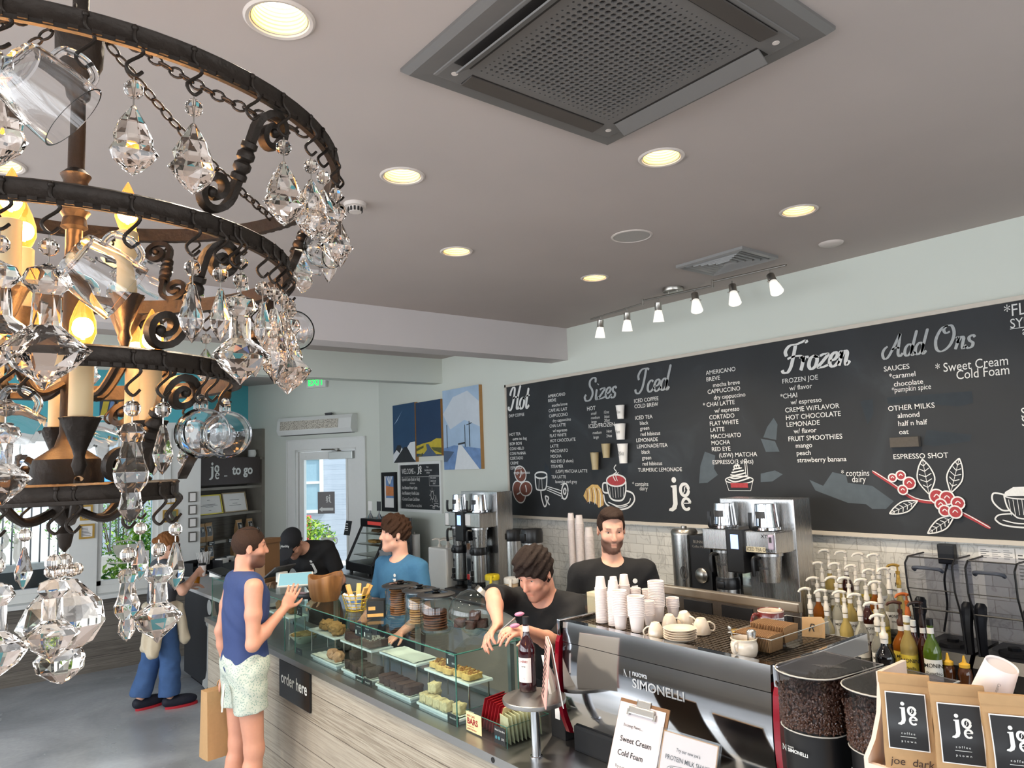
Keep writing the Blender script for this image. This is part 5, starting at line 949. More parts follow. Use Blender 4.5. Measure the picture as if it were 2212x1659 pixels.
def tablet(name, label, p, rz, tilt, w, h, scr):
    t = thing(name, label, 'tablet', p, rz); m = MB(); F = Euler((tilt, 0, 0)).to_matrix(); c = V(0, 0, .06+h*.32*sin(tilt)); m.box(c, (w, h, .012), F, .004); m.build('casing', white if scr is not MATS.get('dark_screen') else dark_grey, t); m = MB(); m.box(c+F@V(0, 0, .007), (w*.92, h*.9, .001), F); m.build('screen', scr, t); m = MB(); m.box(c*.5-F@V(0, 0, .0)+V(0, .02, 0), (w*.4, h*.3, max(.02, c.z-.01)), None, .01); m.build('stand', white, t)
tablet('tablet', 'tilted tablet with pale blue screen left of the wooden vessel', topp(643, 1279, 1.277)+V(0, .04, 0), -.45, R_(24), .24, .17, mat('tablet_screen', (132, 176, 190), .25, emit=(120, 180, 200), estr=.25, noise=.02))
tablet('till_tablet', 'silver point of sale tablet facing the person in the cap', topp(607, 1262, 1.277)+V(.03, .1, 0), R_(205), R_(34), .22, .15, mat('dark_screen', (40, 44, 50), .2))
# paper bag standing at the till
p = topp(578, 1256, 1.277)+V(.0, .0, 0); t = thing('paper_bag', 'tall brown paper bag standing beside the till between the two talking people', 'bag', p, .5); m = MB(); m.loft([[V(x*(1+.05*k), y*(1-.1*k), .33*k) for x, y in ((-.085, -.05), (.085, -.05), (.09, 0), (.085, .05), (-.085, .05), (-.09, 0))] for k in (0, .3, .6, .85, 1)]); m.build('bag_body', mat('bag_brown', (112, 82, 54), .75, noise=.1), t); m = MB(); m.bx((-.09, -.053, .3), (.09, .05, .335)); m.build('folded_rim', mat('bag_brown', (112, 82, 54)), t)
# gold wire basket with biscotti
p = topp(770, 1318); bk = thing('wire_basket', 'gold wire basket of wrapped biscotti on the glass case', 'basket', p, .2); rw = wpx(60, p)/2; hb = zof(770, 1285, p)-GZ
m = MB()
for k in range(5): f = k/4; r = rw*(.72+.28*f); m.tube([(r*cos(i*pi/10), r*sin(i*pi/10), .004+hb*f) for i in range(20)], .0022, 6, closed=True)
for i in range(14): a = 2*pi*i/14; m.tube([(0, 0, .004), (rw*.72*cos(a), rw*.72*sin(a), .004), (rw*cos(a), rw*sin(a), hb+.004)], .0016, 6)
m.build('wire_frame', gold_wire, bk)
bis = mat('biscotti_wrap', (206, 158, 88), .4, noise=.15, nscale=30); film = mat('white_wrap', (214, 214, 216), .35, noise=.15)
for i in range(9):
    gold = i < 5; a = R_(-80+44*i) if gold else R_(150+36*(i-5)); r0 = rw*.35; k_ = .9 if gold else 1.25; q = p+V(r0*cos(a)*k_, r0*sin(a)*k_, .012)
    t = thing('biscotti_packet' if gold else 'snack_packet', ('golden biscotti packet standing in the wire basket, number %d from the right' if gold else 'white wrapped snack in the wire basket, number %d from the left')%(i+1 if gold else i-4), 'packet', q, a, 'packets in the wire basket', (0, R_(28 if gold else 22), a))
    m = MB(); m.box((0, 0, .075 if gold else .05), (.015, .030, .15 if gold else .1), None, .006); m.build('wrapper', bis if gold else film, t, True); m = MB(); m.box((.008, 0, .08 if gold else .05), (.001, .024, .03)); m.build('sticker', black_m if gold else pblu, t)
p = topp(813, 1334); t = thing('tea_box', 'small black carton with a pale label between the basket and cookie jars', 'box', p, -.6); m = MB(); m.bx((-.05, -.045, 0), (.05, .045, zof(813, 1296, p)-GZ), None, .002); m.build('carton', card_b, t); m = MB(); m.bx((-.046, -.0465, .012), (.046, -.0455, .03)); m.bx((-.04, -.0465, .05), (.0, -.0455, .07)); m.build('label', bis, t)
# cookie jars
ck_m = mat('cookie', (150, 92, 48), .8, noise=.3, nscale=70, bump=.5); ck2 = mat('cookie_pale', (190, 142, 88), .8, noise=.3, nscale=70, bump=.5); ck3 = mat('cookie_dark', (106, 62, 38), .8, noise=.3, nscale=70, bump=.5); lid_m = mat('jar_lid', (28, 27, 29), .5); lidg = clear_glass('jar_lid_glass', (120, 122, 126), 1.2, 1.6); jarg = clear_glass('jar_glass', (244, 247, 247), 1.3, 1.6)
jar_pos = []
def jar(label, px, py, pxtop, wbody, wlid):
    p = topp(px, py); r = wpx(wbody, p)/2; H = zof(px, pxtop, p)-GZ; rl = wpx(wlid, p)/2; t = thing('cookie_jar', label, 'jar', p, 0, 'glass cookie jars'); jar_pos.append((p, r, H))
    m = MB(); m.lathe([(0, .0), (r*.9, 0), (r, .012), (r, H*.76), (r*.92, H*.8), (r*.92, H*.84), (r*.9, H*.84), (r*.89, H*.8), (r*.96, H*.75), (r*.96, .018), (r*.85, .01), (0, .01)], 40); m.build('jar_body', jarg, t, True)
    m = MB(); m.lathe([(0, H*.845), (rl*.9, H*.84), (rl, H*.855), (rl, H*.885), (rl*.93, H*.9), (rl*.9, H*.895), (rl*.84, H*.915), (rl*.66, H*.935), (rl*.62, H*.92), (0, H*.92)], 40); l = m.build('lid', lid_m, t, True); m = MB(); m.lathe([(rl*.62, H*.921), (rl*.3, H*.94), (0, H*.94)], 32); m.build('lid_glass', lidg, l); m = MB(); m.lathe([(.016, H*.935), (.012, H*.96), (.02, H*.985), (.022, H), (0, H)], 18); m.build('lid_knob', black_p, l, True); return t
jar('glass cookie jar of tall stacked oat cookies, farthest of the three', 866, 1334, 1254, 66, 80); jar('middle glass cookie jar with pale cookies', 908, 1352, 1263, 66, 76); jar('nearest glass cookie jar with six dark cookies', 944, 1366, 1272, 72, 84)
def cookies(j, n, th, r, mt, off, lab, grp, dz=0.):
    p, R, H = jar_pos[j]; rnd = random.Random(j); src = None
    for i in range(n):
        q = p+V(off[0]+rnd.uniform(-.005, .005), off[1]+rnd.uniform(-.005, .005), .016+dz+th*i)
        if src is None: m = lump((2*r, 2*r, th*.86), 50+j, .05, 3, .9); m.v = [(x*(1/max(1, math.hypot(x, y)/r)), y*(1/max(1, math.hypot(x, y)/r)), z) for x, y, z in m.v]; src = tag(m.build('cookie', mt, loc=q, smooth=60), lab, 'cookie', grp)
        else: o = dup(src, q, (0, 0, rnd.uniform(0, 6)))
cookies(0, 12, .0125, .045, ck_m, (-.012, .012), 'oat cookie in the tall stack inside the farthest jar', 'cookies in the farthest jar'); cookies(1, 11, .0125, .042, ck2, (-.01, .01), 'pale cookie in the stack inside the middle jar', 'cookies in the middle jar'); cookies(2, 8, .013, .062, ck3, (-.005, .005), 'large dark cookie in the stack inside the nearest jar', 'cookies in the nearest jar')
# tilted round jar with brownies
p = topp(1018, 1377); r = .118; fb = thing('tilted_jar', 'round glass jar lying tilted with brownie pieces at the end of the case', 'jar', p); F = frame(V(.62, -.28, .72))
m = MB(); m.lathe([(0, -.086), (.07, -.084), (.098, -.06), (.116, -.01), (.11, .05), (.088, .088), (.062, .102), (.060, .118), (.056, .118), (.058, .1), (.085, .083), (.106, .048), (.112, -.01), (.094, -.057), (.066, -.079), (0, -.08)], 40, (0, 0, .113), F); m.build('jar_body', jarg, fb, True)
m = MB(); m.lathe([(.062, .108), (.066, .108), (.066, .132), (.06, .135), (0, .135)], 32, (0, 0, .113), F); m.build('lid_rim', nickel, fb, True)
food('brownie_piece', (74, 48, 42), '', 'brownie', [(p.x+.005, p.y-.0, GZ+.036, .4), (p.x+.052, p.y-.03, GZ+.04, .8), (p.x-.04, p.y+.035, GZ+.048, .5), (p.x+.02, p.y-.01, GZ+.082, .7)], (.052, .05, .04), 'brownie pieces in the tilted jar', 61, .12, .25, None, ['brownie piece in the tilted jar, '+q for q in ('in the middle', 'nearest the lid', 'at the left', 'on top')])
# acrylic bin of wrapped bars
bn = thing('bar_bin', 'clear acrylic bin of wrapped bars beside the glass case', 'bin', (1.93, 2.52, LZ)); bw, bL, bh = .235, .30, .085
m = MB()
for a, b in (((0, 0, 0), (.004, bL, bh)), ((bw-.004, 0, 0), (bw, bL, bh*1.15)), ((.004, 0, 0), (bw-.004, .004, bh)), ((.004, bL-.004, 0), (bw-.004, bL, bh)), ((.004, .004, 0), (bw-.004, bL-.004, .004)), ((.004, bL*.36, .004), (bw-.004, bL*.36+.003, bh))): m.bx(a, b)
m.build('bin_walls', acrylic, bn); m = MB(); m.tube([(0, 0, bh), (0, bL, bh), (bw, bL, bh), (bw, 0, bh)], .0018, 6, closed=True); m.tube([(0, 0, 0), (0, 0, bh)], .0018); m.build('polished_edge', glass_edge, bn)
cream = mat('card_cream', (232, 212, 160), .6); t = thing('bars_card', 'cream card lettered BARS on the front of the bar bin', 'sign', (1.928, 2.81, LZ+.006), -pi/2); m = MB(); m.bx((0, -.003, 0), (.115, -.001, .082)); m.build('card', cream, t)
redp = mat('print_red', (150, 40, 44), .6); m = MB(); m.text("JEN'S CAFE", .009, (.008, -.0035, .062), (1, 0, 0), (0, 0, 1), bold=.01); m.text('BARS', .026, (.008, -.0035, .032), (1, 0, 0), (0, 0, 1), bold=.03); m.text('handmade daily', .006, (.008, -.0035, .02), (1, 0, 0), (0, 0, 1)); m.text('gluten free bars', .008, (.008, -.0035, .008), (1, 0, 0), (0, 0, 1), bold=.01); m.build('card_lettering', redp, t)
t = thing('bin_price_card', 'small black price card on the near corner of the bar bin', 'price tag', (1.927, 2.60, LZ+.008), -pi/2); m = MB(); m.bx((0, -.003, 0), (.075, -.001, .07)); m.build('card', card_b, t); m = MB(); m.text('Bobs Oats Bars', .008, (.006, -.0035, .052), (1, 0, 0), (0, 0, 1)); m.text('$3.95', .009, (.05, -.0035, .02), (1, 0, 0), (0, 0, 1), sx=.7); m.build('card_lettering', white, t); m = MB(); m.lathe([(0, 0), (.007, 0), (.007, .001), (0, .001)], 16, (.014, -.0032, .024), frame((0, -1, 0))); m.lathe([(0, 0), (.007, 0), (.007, .001), (0, .001)], 16, (.033, -.0032, .024), frame((0, -1, 0))); m.build('dots', mat('print_teal', (70, 130, 140), .6), t)
def barpack(name, label, p, rz, tilt, w, h, d, mt, strip, grp):
    t = thing(name, label, 'packet', p, 0, grp, (tilt, 0, rz)); m = MB(); n = 5; rings = []
    for k in range(n+1): f = k/n; b = d*(.25+.75*sin(pi*min(1, max(0, (f*1.0)))))**1; rings.append([V(x*w/2, y*max(.002, b)/2, f*h) for x, y in ((-1, -.2), (-.8, -1), (.8, -1), (1, -.2), (1, .2), (.8, 1), (-.8, 1), (-1, .2))])
    m.loft(rings); m.build('wrapper', mt, t, 50); m = MB(); m.bx((-w*.28, -d*.56, h*.25), (w*.28, -d*.5, h*.7)); m.build('printed_panel', strip, t)
redw = mat('wrap_red', (140, 26, 34), .35, noise=.2); grnw = mat('wrap_green', (168, 172, 138), .5, noise=.2, nscale=60); crw = mat('wrap_cream', (220, 200, 150), .4)
tl = mat('wrap_teal_print', (90, 130, 116), .5)
for i in range(7): barpack('red_bar', 'red wrapped bar in the far half of the bin, %s from its far end'%('first', 'second', 'third', 'fourth', 'fifth', 'sixth', 'seventh')[i], (2.045, 2.795-.022*i, LZ+.006), R_(8), R_(16), .13, .14-.002*i, .018, redw, tl if i < 2 else (crw if i == 5 else redw), 'red wrapped bars in the bin')
barpack('cream_bar', 'cream and dark wrapped bar standing between the red and green bars', (2.03, 2.634, LZ+.006), R_(8), R_(14), .13, .135, .010, crw, card_b, None)
for i in range(9): barpack('green_bar', 'pale green striped bar in the near half of the bin, number %d from the left'%(i+1), (1.965+.0215*i, 2.566, LZ+.006), R_(80), R_(-6), .075, .11, .017, grnw, grnw, 'green striped bars in the bin')
# ------------------------------------------------------------------ espresso machine
MX, MX1, MY0, MY1, MZ = 2.12, 2.70, 1.37, 2.345, 1.46
mirror = mat('polished_panel', (206, 208, 212), .07, 1, noise=.01); red_m = mat('machine_red', (140, 12, 34), .2, .2, coat=.6)
em = thing('espresso_machine', 'wide polished espresso machine with red ends and a cup tray on top', 'espresso machine', (MX, MY1, LZ)); L = MY1-MY0; h = MZ-LZ
prof = catmull([(-.010, 0, h-.085), (-.017, 0, h-.16), (-.018, 0, h-.26), (-.004, 0, h-.37), (.03, 0, h-.46)], 5)
m = MB(); n = 10
vs = [(q.x, -L*j/n, q.z) for q in prof for j in range(n+1)]; m.add(vs, [(i*(n+1)+j, (i+1)*(n+1)+j, (i+1)*(n+1)+j+1, i*(n+1)+j+1) for i in range(len(prof)-1) for j in range(n)]); m.build('front_panel', mirror, em, True)
m = MB(); m.poly([(-.012, 0, h-.082), (-.0042, 0, h), (.03, 0, h), (.03, 0, h-.082)], (0, -L, 0)); m.build('upper_band', mirror, em)
m = MB(); m.bx((.032, -.005, .06), (MX1-MX, -L, h-.085)); m.bx((.05, -.02, .04), (MX1-MX-.05, -L+.02, .06)); m.build('body', black_m, em)
m = MB(); m.bx((.0, -.03, .0), (.1, -L+.03, .10), None, .01); m.build('base_panel', black_m, em)  # black instead of steel: the shade at the machine's foot put into the colour
for yy, s_ in ((.012, 1), (-L-.012, -1)):
    m = MB(); P = [(q.x-.012, yy, q.z) for q in prof]; m.poly(P[::-1]+[(-.012, yy, h-.075), (MX1-MX, yy, h-.075), (MX1-MX, yy, .06), (.06, yy, .02)][0:0]+[(-.01, yy, h-.06), (.10, yy, h-.06), (.12, yy, .02)], (0, .022*s_, 0)); m.build('red_end_panel', red_m, em)
    m = MB(); m.bx((-.012, yy, h-.062), (MX1-MX, yy+.02*s_, h+.004), None, .004); m.build('end_cap', chrome, em)
m = MB(); m.bx((.03, -.0, h-.045), (MX1-MX-.02, -L, h-.04)); m.build('tray_floor', dark_grey, em)
gw = mat('tray_wire', (126, 112, 98), .35, .8); m = MB()
for i in range(24): x = .04+i*.0218; m.bx((x, -L+.02, h-.018), (x+.004, -.02, h-.014))
for i in range(44): y = -.025-i*.0203; m.bx((.035, y-.004, h-.0175), (MX1-MX-.03, y, h-.0135))
m.build('cup_grid', gw, em)
m = MB(); m.bx((MX1-MX-.03, 0, h+.045), (MX1-MX+.0, -L*.78, h+.085), None, .006); m.build('rear_rail', mat('rail_bronze', (150, 136, 118), .3, .9), em)
m = MB(); m.bx((MX1-MX-.026, 0, h-.05), (MX1-MX-.018, -L*.78, h+.05)); r_ = m.build('rear_panel', mat('dim_steel', (120, 112, 104), .25, .9), em)
for yy in (.2, .4, .58): m = MB(); m.bx((MX1-MX-.03, -yy, h-.035), (MX1-MX-.0265, -yy-.15, h+.035)); m.build('black_plate', black_p, r_)
m = MB(); o_ = V(-.016, -.36, h-.185); ay = V(.0, 0, 1).normalized(); ax = V(0, -1, 0); m.text('nuova', .022, o_+ay*.042+ax*.03, ax, ay, bold=.012); m.text('SIMONELLI', .034, o_+ax*.03+V(-.003, 0, 0), ax, ay, bold=.015, sx=1.1); m.ribbon([(-.012, 0), (-.012, .055), (.018, .0), (.018, .055)], .008, o_, ax, ay); m.build('raised_lettering', mat('badge_silver', (214, 214, 214), .25, .6), em)
# cups on the machine
def paper_cup_mesh(r, H): m = MB(); m.lathe([(0, 0), (r*.72, 0), (r*.74, .004), (r*.97, H), (r*1.04, H), (r*1.05, H-.003), (r*1.0, H-.006), (r*.97, H-.004)][:3]+[(r*.97, H-.005), (r*1.07, H-.0045), (r*1.085, H-.002), (r*1.04, H), (r*.96, H-.001), (r*.732, .005), (0, .005)], 20); return m
cupm = mat('paper_cup', (238, 226, 222), .6, noise=.02); _proto = {}
def stack(px, pyb, pyt, w, inv, zb, pitch, lab, grp, P=None):
    p = P or onz(px, pyb, zb); r = wpx(w, p)/2; H = r*2.05; zt_ = zof(px, pyt, p); n = max(2, int(round((zt_-p.z-H)/pitch))+1); key = round(r, 3)
    for i in range(n):
        z = p.z+pitch*i+(H if inv else 0); q = (p.x, p.y, z)
        if key not in _proto: o = paper_cup_mesh(r, H).build('paper_cup', cupm, smooth=50); _proto[key] = o
        else: o = _proto[key].copy(); COL.objects.link(o)
        o.location = q; o.rotation_euler = (pi if inv else 0, 0, i*.3); tag(o, lab, 'cup', grp)
    return p
ztop = MZ-.0105
CS = [(1301, 1353, 1245, 27, 1, 'inverted white paper cup in the left front stack on the machine'), (1328, 1359, 1254, 27, 1, 'inverted white paper cup in the second stack from the left'), (1329, 1334, 1244, 22, 1, 'inverted white paper cup in the tall stack just behind the second'), (1352, 1341, 1242, 25, 1, 'inverted white paper cup in the tallest middle stack'), (1341, 1367, 1273, 34, 0, 'upright white paper cup in the wide stack third from left'), (1377, 1373, 1285, 38, 0, 'upright white paper cup in the widest, frontmost stack'), (1375, 1331, 1270, 25, 0, 'upright white paper cup in the stack hidden behind the widest one'), (1400, 1330, 1271, 22, 0, 'upright white paper cup in the narrow stack at the back'), (1403, 1359, 1299, 25, 0, 'upright white paper cup in the short stack right of the widest'), (1421, 1350, 1254, 36, 0, 'upright white paper cup in the tall wide stack on the right'), (1455, 1345, 1290, 29, 0, 'upright white paper cup in the rightmost short stack')]
for i, (px, pyb, pyt, w, inv, lab) in enumerate(CS): stack(px, pyb-(9 if pyb > 1340 else 0), pyt, w*.92, inv, ztop, .0066, lab, 'stack of cups: ' + lab.split(' in the ')[1])
# ceramic cups, saucers, mug, pot
def teacup(px, py, r, H, inv, rz, tilt, lab):
    p = onz(px, py-5, ztop); t = thing('ceramic_cup', lab, 'cup', p+V(0, 0, H if inv else 0), 0, 'cream cups on the machine', Euler((pi*inv+tilt, 0, rz))); m = MB(); m.lathe([(0, 0), (r*.5, 0), (r*.55, H*.06), (r*.8, H*.3), (r*.97, H*.7), (r, H), (r*.94, H), (r*.88, H*.6), (r*.6, H*.2), (0, H*.12)], 28); m.build('cup_body', ceramic, t, True)
    m = MB(); m.tube(catmull([(r*.88, 0, H*.82), (r*1.4, 0, H*.86), (r*1.55, 0, H*.55), (r*1.1, 0, H*.3), (r*.75, 0, H*.28)], 6), r*.1, 8); m.build('handle', ceramic, t, True)
teacup(1417, 1380, .031, .052, 1, 2.6, 0, 'upturned cream cup left of the saucers'); teacup(1447, 1362, .031, .052, 1, -.9, .12, 'upturned cream cup behind the saucers'); teacup(1478, 1358, .034, .056, 1, -1.5, .25, 'tilted cream cup leaning behind the saucers'); teacup(1516, 1374, .034, .058, 1, -.6, 0, 'upturned cream cup standing alone right of the saucers')
p = onz(1470, 1386, ztop)
sc = MB(); r = wpx(72, p)/2; sc.lathe([(0, 0), (r*.5, 0), (r*.55, .003), (r*.95, .014), (r, .017), (r*.95, .018), (r*.5, .008), (0, .007)], 32); s0_ = None
for i in range(5):
    lab = ['lowest', 'second from bottom', 'middle', 'second from top', 'top'][i] + ' cream saucer of the stack on the machine'
    if not i: s0_ = tag(sc.build('saucer', ceramic, loc=p, smooth=True), lab, 'saucer', 'saucer stack')
    else: dup(s0_, p+V(0, 0, .0085*i), None, lab)
p = onz(1668, 1372, ztop); t = thing('thermometer_mug', 'reddish brown mug with a THERMOMETERS paper label', 'mug', p, R_(150)); rr = wpx(55, p)/2; mug_mesh(t, rr, rr*1.9, mat('glaze_red', (104, 34, 28), .2, coat=.5, noise=.25), None, 1.1)
m = MB(); m.lathe([(rr*.995, rr*1.8), (rr*1.01, rr*1.88), (rr*.98, rr*1.93), (rr*.9, rr*1.9), (rr*.86, rr*.5), (0, rr*.5)], 28); m.build('glazed_rim', ceramic, t, True)
m = MB(); a0 = R_(40-0); n = 12
vs = []; fs = []
for i in range(n+1):
    a = R_(15)+R_(120)*i/n; a -= R_(0)
    for z in (rr*.75, rr*1.45): vs.append((rr*1.02*cos(a), rr*1.02*sin(a), z))
m.add(vs, [(2*i, 2*i+2, 2*i+3, 2*i+1) for i in range(n)]); lb = m.build('paper_label', paper_w, t)
m = MB(); a = R_(75); o_ = V(rr*1.04*cos(a), rr*1.04*sin(a), rr*1.1); ax = V(-sin(a), cos(a), 0)
m.text('THERMOMETERS', rr*.32, o_-ax*rr*.0, ax, (0, 0, 1), align='CENTER', sx=.62); m.build('label_lettering', black_m, lb)
p = onz(1609, 1416, ztop); t = thing('ceramic_pot', 'wide cream pot holding a spoon and shaker', 'pot', p); r = wpx(58, p)/2; m = MB(); m.lathe([(0, 0), (r*.85, 0), (r*.98, r*.35), (r, r*.8), (r*.9, r*1.05), (r*.98, r*1.25), (r*.92, r*1.27), (r*.82, r*1.05), (r*.86, r*.3), (0, r*.2)], 32); m.tube(catmull([(-r*.9, 0, r*1.1), (-r*1.3, 0, r*1.0), (-r*1.2, 0, r*.5), (-r*.9, 0, r*.4)], 5), r*.12, 8); m.build('pot_body', ceramic, t, True)
s_ = thing('spoon', 'steel spoon standing in the cream pot', 'spoon', p+V(-.01, .02, .012), 0, None, (R_(-15), R_(-8), 0)); m = MB(); m.tube([(0, 0, 0), (0, 0, .075)], .002, 6); m.sph((0, 0, .078), .008, 10, (.4, 1, 1.2)); m.build('spoon_body', nickel, s_, True)
s_ = thing('cocoa_shaker', 'small steel shaker standing in the cream pot', 'shaker', p+V(.02, -.018, .012)); m = MB(); m.lathe([(0, 0), (.015, 0), (.015, .055), (.0165, .056), (.0165, .066), (.01, .072), (0, .073)], 20); m.build('shaker_body', steel, s_, True)
p = onz(1590, 1383, ztop); s_ = thing('tamper', 'small brass topped tamper on the cup tray', 'tamper', p); m = MB(); m.lathe([(0, 0), (.02, 0), (.02, .014), (.012, .018), (.018, .03), (.014, .038), (0, .04)], 20); m.build('tamper_body', brass, s_, True)
# clear bin of cardboard cup sleeves
b0 = onz(1640, 1430, ztop); sb_ = thing('sleeve_bin', 'clear acrylic bin of brown cup sleeves at the right of the cup tray', 'bin', (2.24, 1.44, ztop)); bw, bL, bh = .38, .17, .055; m = MB()
for a, b in (((0, 0, 0), (.004, bL, bh)), ((bw-.004, 0, 0), (bw, bL, bh)), ((.004, 0, 0), (bw-.004, .004, bh)), ((.004, bL-.004, 0), (bw-.004, bL, bh)), ((.004, .004, 0), (bw-.004, bL-.004, .003))): m.bx(a, b)
m.build('bin_walls', acrylic, sb_); m = MB(); m.tube([(0, 0, bh), (0, bL, bh), (bw, bL, bh), (bw, 0, bh)], .0015, 6, closed=True); m.build('polished_edge', mat('acrylic_edge', (190, 186, 178), .15), sb_)
slv = mat('sleeve_card', (150, 112, 74), .8, noise=.15, nscale=120); m = MB(); zz = [];
for i in range(9): zz.append((-.05+.0125*i, .0006*(i % 2)))
m.poly([(x, -.0012+y, .052+.004*cos(x*30)) for x, y in zz]+[(.042, 0, 0), (-.042, 0, 0)], (0, .0026, 0)); slo = None
for rw in range(2):
    for i in range(22):
        q = (2.30+.10*rw*1.0, 1.592-.0062*i, ztop+.006+.016*rw); lab = 'brown corrugated cup sleeve in the %s row of the clear bin' % ('nearer', 'farther')[rw]
        if slo is None: slo = tag(m.build('cup_sleeve', slv, loc=q), lab, 'cup sleeve', 'cup sleeves, nearer row')
        else: o = dup(slo, q, (0, 0, R_(2)), lab, 'cup sleeves, %s row' % ('nearer', 'farther')[rw])
t = thing('kraft_tag', 'folded kraft tag leaning at the far end of the sleeve bin', 'tag', (2.56, 1.47, ztop+.004), R_(-60), None, (R_(-20), 0, R_(-70))); m = MB(); m.poly([(-.04, 0, 0), (.04, 0, 0), (.04, 0, .06), (.03, 0, .075), (-.04, 0, .07)], (0, .002, 0)); m.build('card', kraft, t); m = MB(); m.text('R', .03, (-.02, -.001, .02), (1, 0, 0), (0, 0, 1), shear=.3); m.build('handwriting', black_m, t)
p = onz(1300, 1332, ztop); t = thing('plastic_tub', 'clear plastic tub behind the left cup stacks', 'tub', p+V(.03, .06, 0)); m = MB(); m.lathe([(0, 0), (.05, 0), (.055, .075), (.066, .08), (.066, .084), (.053, .082), (.048, .004), (0, .004)], 4, M=Matrix.Rotation(pi/4, 3, 'Z')); m.build('tub_body', acrylic, t); m = MB(); m.box((0, 0, .05), (.06, .055, .09)); m.build('napkins', mat('napkin_tan', (196, 182, 150), .8), t)
# round steel stand, syrup bottle, folded menu, napkin cone
SX, SY, SZ = 1.962, 2.37, 1.18
st = thing('round_stand', 'small round steel stand on a pole beside the espresso machine', 'stand', (SX, SY, LZ)); m = MB(); m.lathe([(0, SZ-LZ-.018), (.128, SZ-LZ-.018), (.13, SZ-LZ-.012), (.13, SZ-LZ-.002), (.128, SZ-LZ), (0, SZ-LZ)], 48); m.build('disc_top', steel_x, st, 35); m = MB(); m.lathe([(0, 0), (.026, 0), (.026, .006), (.019, .008), (.019, SZ-LZ-.018), (0, SZ-LZ-.018)], 24); m.build('pole', chrome, st, 35)
def bottle(name, label, p, r, H, liquid, capm, lab_col, words, neck=.30, rz=None, cap_h=.03, group=None, pump=None, lm=None, wrap=1.3):
    """syrup bottle: shoulders, long neck, wrapped label facing the camera, cap or pump"""
    rz = math.atan2(p[1], p[0])+pi if rz is None else rz
    t = thing(name, label, 'bottle', p, rz, group); m = MB()
    m.lathe([(0, 0), (r*.9, 0), (r, H*.02), (r, H*.1), (r*.985, H*.12), (r*.985, H*.46), (r, H*.48), (r, H*.54), (r*.96, H*.58), (r*.7, H*.67), (r*.42, H*.74), (r*.36, H*.80), (r*.36, H-cap_h*.6), (0, H-cap_h*.6)], 24); m.build('bottle_body', liquid, t, True)
    if lab_col:
        m = MB(); n = 10; vs = []
        for i in range(n+1): a = -wrap+2*wrap*i/n; vs += [(r*1.004*cos(a), r*1.004*sin(a), H*.13), (r*1.004*cos(a), r*1.004*sin(a), H*.46)]
        m.add(vs, [(2*i, 2*i+2, 2*i+3, 2*i+1) for i in range(n)]); lb = m.build('label', lab_col, t, True)
        m = MB()
        for wd_, zz, hh, mi in words: m.text(wd_, H*hh, (r*1.03, 0, H*zz), (0, 1, 0), (0, 0, 1), align='CENTER', bold=.012, sx=.9, mi=mi)
        m.build('label_lettering', [black_m, lm or redp], lb)
    m = MB(); m.lathe([(r*.37, H*.80), (r*.375, H*.88), (r*.36, H*.88)], 16); m.build('neck_label', paper_w, t, True)
    if pump is None: m = MB(); m.lathe([(r*.4, H-cap_h), (r*.4, H), (0, H)], 18); m.build('cap', capm, t, 40)
    else: pump_mesh(t, r, H, capm, pump)
    return t
def pump_mesh(t, r, H, mt, ang, s=1.):
    m = MB(); m.lathe([(r*.42, H-.03), (r*.42, H-.008), (.012*s, H), (.009*s, H+.03*s), (.0125*s, H+.032*s), (.0125*s, H+.05*s), (.006*s, H+.052*s), (.005*s, H+.075*s), (.013*s, H+.078*s), (.014*s, H+.088*s), (0, H+.092*s)], 14)
    c, s_ = cos(ang), sin(ang); m.tube(catmull([(0, 0, H+.084*s), (.03*s*c, .03*s*s_, H+.088*s), (.055*s*c, .055*s*s_, H+.080*s), (.064*s*c, .064*s*s_, H+.068*s)], 4), [.009*s]*4+[.008*s]*5+[.006*s]*4, 8); m.build('pump', mt, t, 50)
syr = mat('cherry_syrup', (46, 4, 14), .06, coat=.8, noise=.1)
bottle('syrup_bottle', 'dark cherry red syrup bottle with black cap on the round stand', onz(1141, 1491, SZ), .0365, .30, syr, black_p, paper_w, [('CHERRY', .4, .03, 1), ('syrup', .34, .022, 0), ('1 L', .18, .02, 1)], rz=R_(205), wrap=.9)
pink = mat('menu_pink', (232, 176, 166), .6, noise=.1); q = onz(1172, 1510, SZ)
t = thing('menu_card', 'tall folded pink and white menu card seen edge on beside the syrup bottle', 'menu', onz(1176, 1518, SZ), R_(-126)); m = MB(); m.poly([(-.085, -.004, 0), (.085, -.004, 0), (.085, .022, .235), (-.085, .022, .235)], (0, .004, 0)); m.build('front_sheet', pink, t); m = MB(); m.poly([(-.085, .065, 0), (.085, .065, 0), (.085, .03, .235), (-.085, .03, .235)], (0, .003, 0)); m.build('rear_sheet', paper_w, t)
m = MB(); rnd = random.Random(4)
for i in range(13): z = .02+.0155*i; m.poly([(-.075, -.0055+.026*z/.235, z), (rnd.uniform(-.01, .07), -.0055+.026*z/.235, z), (.0, -.0055+.026*(z+.007)/.235, z+.007), (-.075, -.0055+.026*(z+.007)/.235, z+.007)], (0, .0006, 0))
m.build('print', black_m, t)
t = thing('napkin_fold', 'white folded paper leaning behind the menu card on the stand', 'paper', onz(1200, 1492, SZ), R_(30)); m = MB(); m.poly([(-.05, 0, 0), (.06, 0, 0), (.065, .03, .02), (-.0, .045, .14)], (.0, .012, 0)); m.build('sheet', paper_w, t)
